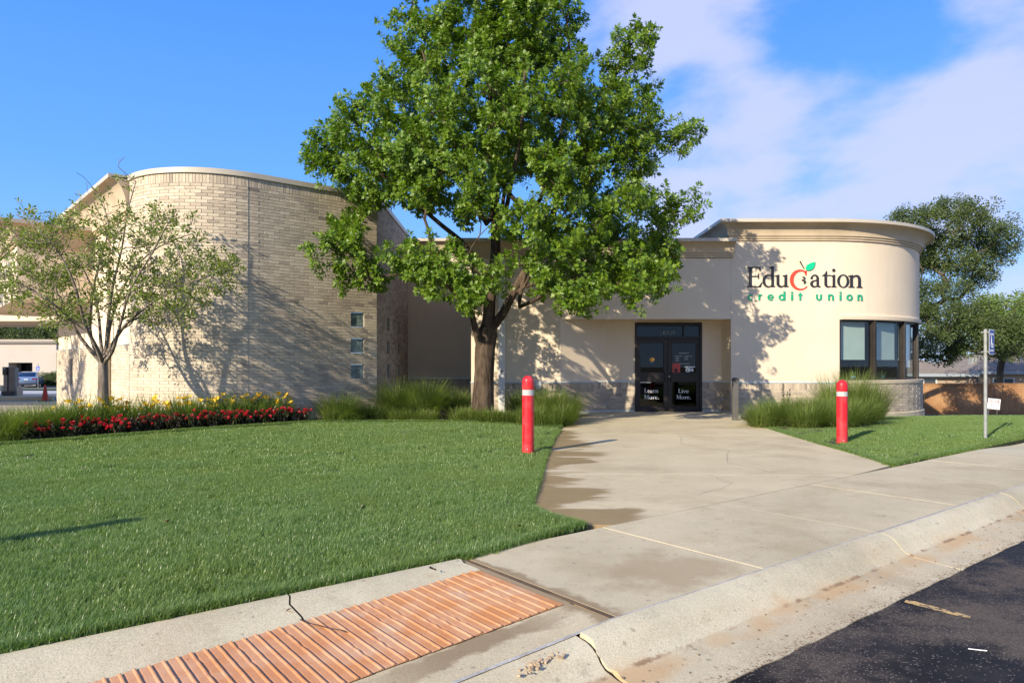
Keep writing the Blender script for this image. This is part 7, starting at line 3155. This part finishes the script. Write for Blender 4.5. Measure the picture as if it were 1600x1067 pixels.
# loose grit on the gutter edge
rg = random.Random(12)
m = MB()
for i in range(700):
    s = rg.uniform(1.0, 10)
    n = GUT + abs(rg.gauss(0, 0.035)) - 0.005 if rg.random() < 0.75 else rg.uniform(GUT, 2.4)
    x, y = sn(s, n)
    r = rg.uniform(0.002, 0.0075)
    a = rg.uniform(0, 6)
    m.tone = rg.random()
    m.obox((x, y, lerp(-0.166, -0.140, min(1, (n - GUT) / 0.36)) + r * 0.3), (math.cos(a), math.sin(a), 0.2), (-math.sin(a), math.cos(a), 0.1), (0, 0, 1), r, r * 0.7, r * 0.5)
tag(m.build('grit', mottled('grit_stone', (0.28, 0.22, 0.16), (0.10, 0.08, 0.06), 60, 0.9)), kind='stuff')
# ================================================================== RIGHT BACKGROUND: FENCE AND HOUSES
M['cedar'] = mottled('cedar_board', (0.34, 0.175, 0.075), (0.26, 0.128, 0.053), 1.6, 0.8, 20, 0.15, 0.2, 0.01, c2=(0.40, 0.22, 0.10), s2=0.9)
FY = 37.6


def fence():
    x0, x1 = 16.0, 36.0
    z0 = -1.33
    root = empty('wooden_fence', ((x0 + x1) / 2, FY, z0), label='brown wooden board fence with a top rail behind the side lawn', cat='fence')
    ox = (x0 + x1) / 2
    bms = []
    for i in range(4):
        m = MB()
        h = 1.66 + 0.012 * (i - 1.5)
        m.box(-0.067, 0.067, -0.010, 0.010, 0.02, h)
        bms.append(m.data('board', M['cedar']))
    rg = random.Random(2)
    x = x0
    while x < x1:
        inst('board', bms[rg.randrange(4)], root, (x - ox, rg.uniform(-0.004, 0.004), 0), (0, rg.uniform(-0.004, 0.004), 0))
        x += 0.143
    m = MB()
    m.box(x0 - ox, x1 - ox, -0.075, 0.075, 1.685, 1.725)
    m.build('top_rail', M['cedar'], root)
    m = MB()
    m.box(x0 - ox, x1 - ox, -0.028, -0.0155, 1.58, 1.68)
    m.build('trim_board', M['cedar'], root)
    px_ = x0
    while px_ < x1:
        m = MB()
        m.box(px_ - ox - 0.045, px_ - ox + 0.045, 0.016, 0.10, 0, 1.68)
        m.build('post', M['cedar'], root)
        px_ += 2.4


fence()


def gable_house(name, loc, rz, w, d, hw, rise, label, wallmat, hip=True, over=0.45):
    root = empty(name, loc, rz, label=label, cat='house')
    m = MB()
    m.box(-w / 2, w / 2, -d / 2, d / 2, 0, hw)
    m.build('wall', wallmat, root)
    a, b = w / 2 + over, d / 2 + over
    rl = max(0.5, w / 2 - d / 2) if hip else a
    e = [(-a, -b, hw), (a, -b, hw), (a, b, hw), (-a, b, hw)]
    r0, r1 = (-rl, 0, hw + rise), (rl, 0, hw + rise)
    m = MB()
    m.face([e[0], e[1], r1, r0])
    m.face([e[2], e[3], r0, r1])
    m.face([e[1], e[2], r1])
    m.face([e[3], e[0], r0])
    m.face(e[::-1])
    roof = m.build('roof', M['shingle'], root)
    m = MB()
    for (x0, x1, y0, y1) in ((-a - 0.02, a + 0.02, -b - 0.02, -b + 0.0), (-a - 0.02, a + 0.02, b, b + 0.02), (-a - 0.02, -a, -b, b), (a, a + 0.02, -b, b)):
        m.box(x0, x1, y0, y1, hw - 0.18, hw + 0.03)
    f = m.build('fascia_board', mat('fascia_blue_grey', (0.30, 0.34, 0.38), 0.6)[0], root)
    return root, roof


h1, rf1 = gable_house('house', (25.0, 52.5, -1.9), 0.0, 15.0, 7.0, 2.65, 1.55, 'low house with a grey-brown hipped roof, just right of the rounded block', mottled('tan_wall', (0.40, 0.30, 0.22), (0.36, 0.27, 0.19), 2, 0.9))
h2, rf2 = gable_house('house', (43.0, 54.5, -1.9), 0.0, 18.0, 8.5, 2.80, 1.85, 'low house with a long grey-brown roof at the right edge, behind the parking sign', mottled('pink_tan_wall', (0.46, 0.34, 0.25), (0.42, 0.31, 0.22), 2, 0.9))


def house_window(root, x, y, z0, z1, w):
    m = MB()
    m.box(x - w / 2, x + w / 2, y - 0.06, y - 0.004, z0, z1)
    f = m.build('window', M['white_paint'], root)
    m = MB()
    for k in (-1, 1):
        m.box(x + k * w * 0.235 - w * 0.20, x + k * w * 0.235 + w * 0.20, y - 0.075, y - 0.062, z0 + 0.06, z1 - 0.06)
    m.build('pane', mat('far_pane', (0.05, 0.06, 0.07), 0.2)[0], f)


house_window(h1, 4.2, -3.5, 1.2, 2.35, 2.0)
house_window(h2, -7.2, -4.25, 1.2, 2.35, 1.6)
house_window(h2, -3.0, -4.25, 1.2, 2.35, 1.6)
m = MB()
m.box(-3.0, 3.0, -3.56, -3.504, 0, 2.4)
m.build('brick_panel', mottled('far_brick', (0.34, 0.21, 0.12), (0.42, 0.28, 0.17), 9, 0.9), h1)
m = MB()
m.box(0.5, 0.9, -1.6, -1.2, 0.0, 0.7)
v_ = m.build('roof_vent', M['galv'], rf2)
v_.location = (-8.6, -0.6, 3.2)

# ================================================================== LEFT BACKGROUND
# far office building with two bays
fo = empty('far_office', (-47, 72, -0.72), label='low beige office building across the lot at the far left', cat='building')
M['far_stucco'] = mottled('far_stucco', (0.46, 0.41, 0.355), (0.43, 0.385, 0.33), 0.6, 0.9, 10, 0.04, 0.1)


def fop(m, name, mt, parent=None):
    return m.build(name, mt, parent or fo)


m = MB()
m.box(-34, -0.6, 0, 12, 2.35, 4.55)
m.box(-0.4, 26, 0.6, 12, 2.3, 3.7)
m.box(-34, -5.6, 0.0, 1.2, 0, 2.35)
m.box(-3.1, -0.6, 0.0, 1.2, 0, 2.35)
m.box(9.6 - 5.2, 9.6, 1.2, 2.0, 0, 2.3)
m.box(-34, 26, 2.0, 12, 0, 2.3)
m.box(-0.6, 0.8, 1.4, 2.0, 0, 2.3)
fop(m, 'wall', M['far_stucco'])['kind'] = 'stuff'
for x0, x1, z in ((-34.2, 0.5, 4.55), (-0.3, 26, 3.7)):
    m = MB()
    y_ = 0.0 if z > 4 else 0.6
    m.box(x0, x1, y_ - 0.35, y_ + 0.2, z - 0.05, z + 0.22)
    m.box(x0, x1 - 0.12, y_ - 0.2, y_ + 0.2, z - 0.2, z - 0.05)
    fop(m, 'parapet_trim', mat('far_trim', (0.36, 0.31, 0.26), 0.8)[0])
for x0, x1 in ((-5.6, -3.1), (0.8, 4.2), (9.9, 12)):
    m = MB()
    m.box(x0, x1, 1.85, 1.97, 0, 2.28)
    fop(m, 'window', mat('far_glass', (0.010, 0.011, 0.013), 0.12)[0])
m = MB()
m.tube([(6.0, 0.5, 2.95), (6.5, 0.1, 3.0)], 0.09, 6)
fop(m, 'wall_lamp', M['white_paint'])
# hedge
hp = proto_collection('hedge_sprig', [leaf_cloud(700 + i, 70, 0.32, 0.11, 'quad', M['dark_leaf']) for i in range(3)])
rg = random.Random(3)
hg = empty('hedge', (-43.5, 69.0, -0.65), label='clipped dark green hedge beside the parked car', cat='hedge')
pts, rots, scs, idx = [], [], [], []
for i in range(420):
    pts.append((rg.uniform(-3.4, 4.5), rg.uniform(-0.5, 0.5), rg.uniform(0.0, 1.15)))
    rots.append((rg.uniform(0, 6), rg.uniform(0, 6), rg.uniform(0, 6)))
    scs.append(rg.uniform(0.8, 1.2))
    idx.append(rg.randrange(3))
scatter('foliage', pts, rots, scs, idx, hp, hg)
m = MB()
m.box(-3.4, 4.5, -0.3, 0.3, 0, 1.0)
m.build('branches', M['dark_leaf'], hg)

# parked car (seen from behind)
M['car_paint'] = mat('car_paint', (0.26, 0.36, 0.52), 0.22, 0.55)[0]
M['car_glass'] = mat('car_glass', (0.008, 0.012, 0.03), 0.06, 0, 0.8)[0]
M['tyre'] = mat('tyre', (0.015, 0.015, 0.015), 0.8)[0]
M['tail_red'] = mat('tail_red', (0.22, 0.008, 0.02), 0.25)[0]
cx_ = unproj(40.5, 590, 64).x
car = empty('parked_car', (cx_, 64.0, -0.70), rad(27), label='silver blue sedan parked facing the far office', cat='car')


def car_section(y):
    """half width, sill, belt, roof of the body at length y (0 = rear bumper, 4.6 = nose)"""
    pass


def loft(name, secs, mt, parent, smooth=True):
    m = MB()
    k = len(secs[0])
    m.mesh([p for s in secs for p in s], [(i * k + j, i * k + (j + 1) % k, (i + 1) * k + (j + 1) % k, (i + 1) * k + j) for i in range(len(secs) - 1) for j in range(k)] + [tuple(range(k - 1, -1, -1)), tuple((len(secs) - 1) * k + j for j in range(k))])
    o = m.build(name, mt, parent, weld=True)
    auto_smooth(o, 50)
    return o


def rsec(y, hw, z0, z1, r=0.12, tuck=0.0):
    pts = []
    for cx, cz, a0 in ((hw - r, z1 - r, 0), (-hw + r, z1 - r, 90)):
        pts += [(cx + r * math.cos(rad(a0 + q * 30)), y, cz + r * math.sin(rad(a0 + q * 30))) for q in range(4)]
    pts += [(-hw - tuck, y, (z0 + z1) / 2), (-hw + 0.06, y, z0), (hw - 0.06, y, z0), (hw + tuck, y, (z0 + z1) / 2)]
    return pts


loft('body', [rsec(0.0, 0.80, 0.36, 0.86, 0.10), rsec(0.06, 0.88, 0.27, 0.98, 0.10, 0.02), rsec(0.5, 0.91, 0.22, 1.02, 0.09, 0.02), rsec(1.2, 0.92, 0.2, 0.98, 0.08, 0.02), rsec(2.4, 0.925, 0.2, 0.95, 0.08, 0.02), rsec(3.4, 0.92, 0.2, 0.93, 0.08, 0.02), rsec(4.2, 0.87, 0.22, 0.80, 0.10, 0.02), rsec(4.58, 0.70, 0.32, 0.66, 0.1)], M['car_paint'], car)


def csec(y, hb, ht, z0, z1):
    return [(hb, y, z0), (ht, y, z1 - 0.05), (ht - 0.1, y, z1), (-ht + 0.1, y, z1), (-ht, y, z1 - 0.05), (-hb, y, z0)]


loft('roof', [csec(1.05, 0.66, 0.60, 1.34, 1.40), csec(1.4, 0.66, 0.61, 1.36, 1.45), csec(2.1, 0.66, 0.62, 1.37, 1.465), csec(2.7, 0.66, 0.60, 1.35, 1.43)], M['car_paint'], car)
loft('cabin_glass', [csec(0.48, 0.78, 0.74, 0.90, 1.02), csec(1.05, 0.80, 0.63, 0.90, 1.385), csec(2.0, 0.82, 0.64, 0.90, 1.44), csec(2.7, 0.82, 0.62, 0.90, 1.40), csec(3.45, 0.80, 0.74, 0.88, 0.95)], M['car_glass'], car, False)
for sx_ in (-1, 1):
    m = MB()
    m.prism([(sx_ * 0.80, 0.47), (sx_ * 0.70, 0.47), (sx_ * 0.70, 0.56), (sx_ * 0.80, 0.56)], 0.92, 1.02)
    m.obox((sx_ * 0.70, 0.76, 1.20), (1, 0, 0), (0, 0.83, 0.55), (0, -0.55, 0.83), 0.035, 0.36, 0.02)
    m.build('rear_pillar', M['car_paint'], car)
    m = MB()
    m.obox((sx_ * 0.66, 0.015, 0.78), (1, 0, 0), (0, 1, 0), (0, 0, 1), 0.21, 0.03, 0.065)
    m.build('tail_light', M['tail_red'], car, bevel=0.015)
    for y_ in (0.85, 3.6):
        w_ = empty('wheel', (sx_ * 0.80, y_, 0.33))
        w_.parent = car
        w_.rotation_euler = (0, rad(90), 0)
        m = MB()
        m.lathe([(0.20, -0.11), (0.31, -0.11), (0.33, -0.07), (0.33, 0.07), (0.31, 0.11), (0.20, 0.11)], 20)
        m.build('tyre', M['tyre'], w_)
        m = MB()
        m.lathe([(0.05, -0.115), (0.2, -0.113), (0.2, 0.113), (0.05, 0.115)], 14)
        m.build('rim', mat('rim', (0.4, 0.4, 0.42), 0.3, 0.9)[0], w_)
m = MB()
m.box(-0.16, 0.16, -0.018, 0.03, 0.70, 0.80)
m.build('number_plate', M['vinyl_white'], car)
m = MB()
m.box(-0.78, 0.78, -0.03, 0.06, 0.34, 0.42)
m.build('bumper_trim', mat('bumper_dark', (0.05, 0.06, 0.08), 0.5)[0], car, bevel=0.01)

# far wheelchair sign beside the car
sp_ = unproj(59.4, 600, 63.0)
fs_ = empty('parking_sign', (sp_.x, 63.0, -0.68), label='small distant blue parking sign on a post beside the silver car', cat='sign')
m = MB()
m.tube([(0, 0, 0), (0, 0, 2.2)], 0.03, 6)
m.build('pole', M['galv'], fs_)
m = MB()
m.box(-0.16, 0.16, -0.05, -0.035, 1.55, 1.95)
m.build('plate', mat('far_sign_blue', (0.05, 0.10, 0.42), 0.4)[0], fs_)
inst('symbol', glyph_mesh(wc, 1.3, 0.001, M['vinyl_white'], 'symbol'), fs_, (0, -0.052, 1.76))

# drive-through machine on its kerbed island
ip_ = unproj(14, 622, 33.0)
IZ = ground_drop(ip_.x, 33.0)
isl = empty('kerbed_island', (ip_.x + 0.5, 33.0, IZ), label='raised concrete island under the drive-through machine', cat='traffic island')
m = MB()
pl = [(1.0 * math.cos(t) * 1.6, 0.75 * math.sin(t)) for t in np.linspace(-math.pi / 2, math.pi / 2, 12)] + [(-3.0, 0.75), (-3.0, -0.75)]
m.prism(pl, 0.0, 0.22)
m.build('island_kerb', M['kerb'], isl, bevel=0.04)
dm = empty('drive_through_machine', (ip_.x, 33.0, IZ + 0.22), rad(12), label='dark upright drive-through machine with a steel cabinet on the island', cat='machine')
m = MB()
m.box(-0.16, 0.0, -0.18, 0.12, 0.22, 1.35)
m.build('steel_cabinet', mottled('brushed_steel', (0.24, 0.21, 0.17), (0.20, 0.175, 0.145), 3, 0.35, 30, 0.05), dm, bevel=0.01)
m = MB()
m.box(0.06, 0.32, -0.16, 0.22, 0.22, 1.36)
m.build('side_cabinet', mottled('bronze_steel', (0.16, 0.14, 0.115), (0.13, 0.115, 0.095), 3, 0.35, 30, 0.05), dm, bevel=0.01)
m = MB()
m.box(-0.17, 0.0, -0.24, -0.02, 1.0, 1.38)
m.box(0.0, 0.06, -0.14, 0.2, 0.2, 1.34)
m.build('black_housing', mat('black_housing', (0.012, 0.012, 0.013), 0.4)[0], dm)
m = MB()
m.box(-0.22, 0.30, -0.2, 0.2, 0, 0.22)
m.build('foot', mat('black_foot', (0.02, 0.02, 0.022), 0.5)[0], dm)
m = MB()
m.box(-0.12, -0.05, -0.256, -0.242, 1.26, 1.33)
m.build('screen', mat('screen_grey', (0.35, 0.37, 0.38), 0.3)[0], dm)
for px_, dd, lb in ((6.0, 33.2, 'short grey guard post left of the drive-through machine'), (31, 33.0, 'short cream guard post right of the drive-through machine')):
    p = unproj(px_, 600, dd)
    o = empty('guard_post', (p.x, dd, IZ + 0.2), label=lb, cat='bollard', group='short guard posts on the island')
    m = MB()
    m.lathe([(0.125, 0), (0.125, 0.46), (0.12, 0.475), (0.0, 0.48)], 20)
    b = m.build('post_body', mottled('post_cream', (0.45, 0.40, 0.30), (0.40, 0.35, 0.27), 4, 0.6), o)
    auto_smooth(b, 40)
    m = MB()
    m.lathe([(0.15, 0), (0.15, 0.02), (0.126, 0.022)], 20)
    m.build('base_ring', M['kerb'], o)
# traffic cone
p = unproj(70.5, 620, 32.0)
cz_ = ground_drop(p.x, 32.0) + 0.02
tc_ = empty('traffic_cone', (p.x, 32.0, cz_), label='faded red traffic cone standing in the lane by the brick wall', cat='traffic cone')
M['cone'] = mottled('cone_red', (0.42, 0.045, 0.02), (0.36, 0.035, 0.018), 4, 0.55, 30, 0.08)
m = MB()
m.lathe([(0.15, 0.03), (0.04, 0.72), (0.035, 0.75), (0.02, 0.755)], 20)
o = m.build('cone_body', M['cone'], tc_)
auto_smooth(o, 40)
m = MB()
m.box(-0.2, 0.2, -0.2, 0.2, 0, 0.035)
m.build('cone_base', mat('cone_base', (0.05, 0.02, 0.015), 0.7)[0], tc_, bevel=0.01)
# weathered rounded kerb end at the corner of the side wall
rk = MB()
rp_ = unproj(88, 646, 18.6)
kk = [(-1.2, 0.1, 0.10), (-0.75, 0.05, 0.20), (-0.3, 0.0, 0.24), (0.3, -0.05, 0.24), (1.0, -0.2, 0.2)]
rk.tube(kk, [0.10, 0.17, 0.2, 0.2, 0.16], 12)
o = rk.build('kerb_stub', M['kerb'], loc=(-12.75, 18.75, ground_drop(-12.8, 18.8) - 0.05))
auto_smooth(o, 50)
o.rotation_euler = (0, 0, rad(25))
o.scale = (0.8, 1.0, 0.62)
tag(o, 'rounded concrete kerb stub at the foot of the left brick wall', 'kerb stub')
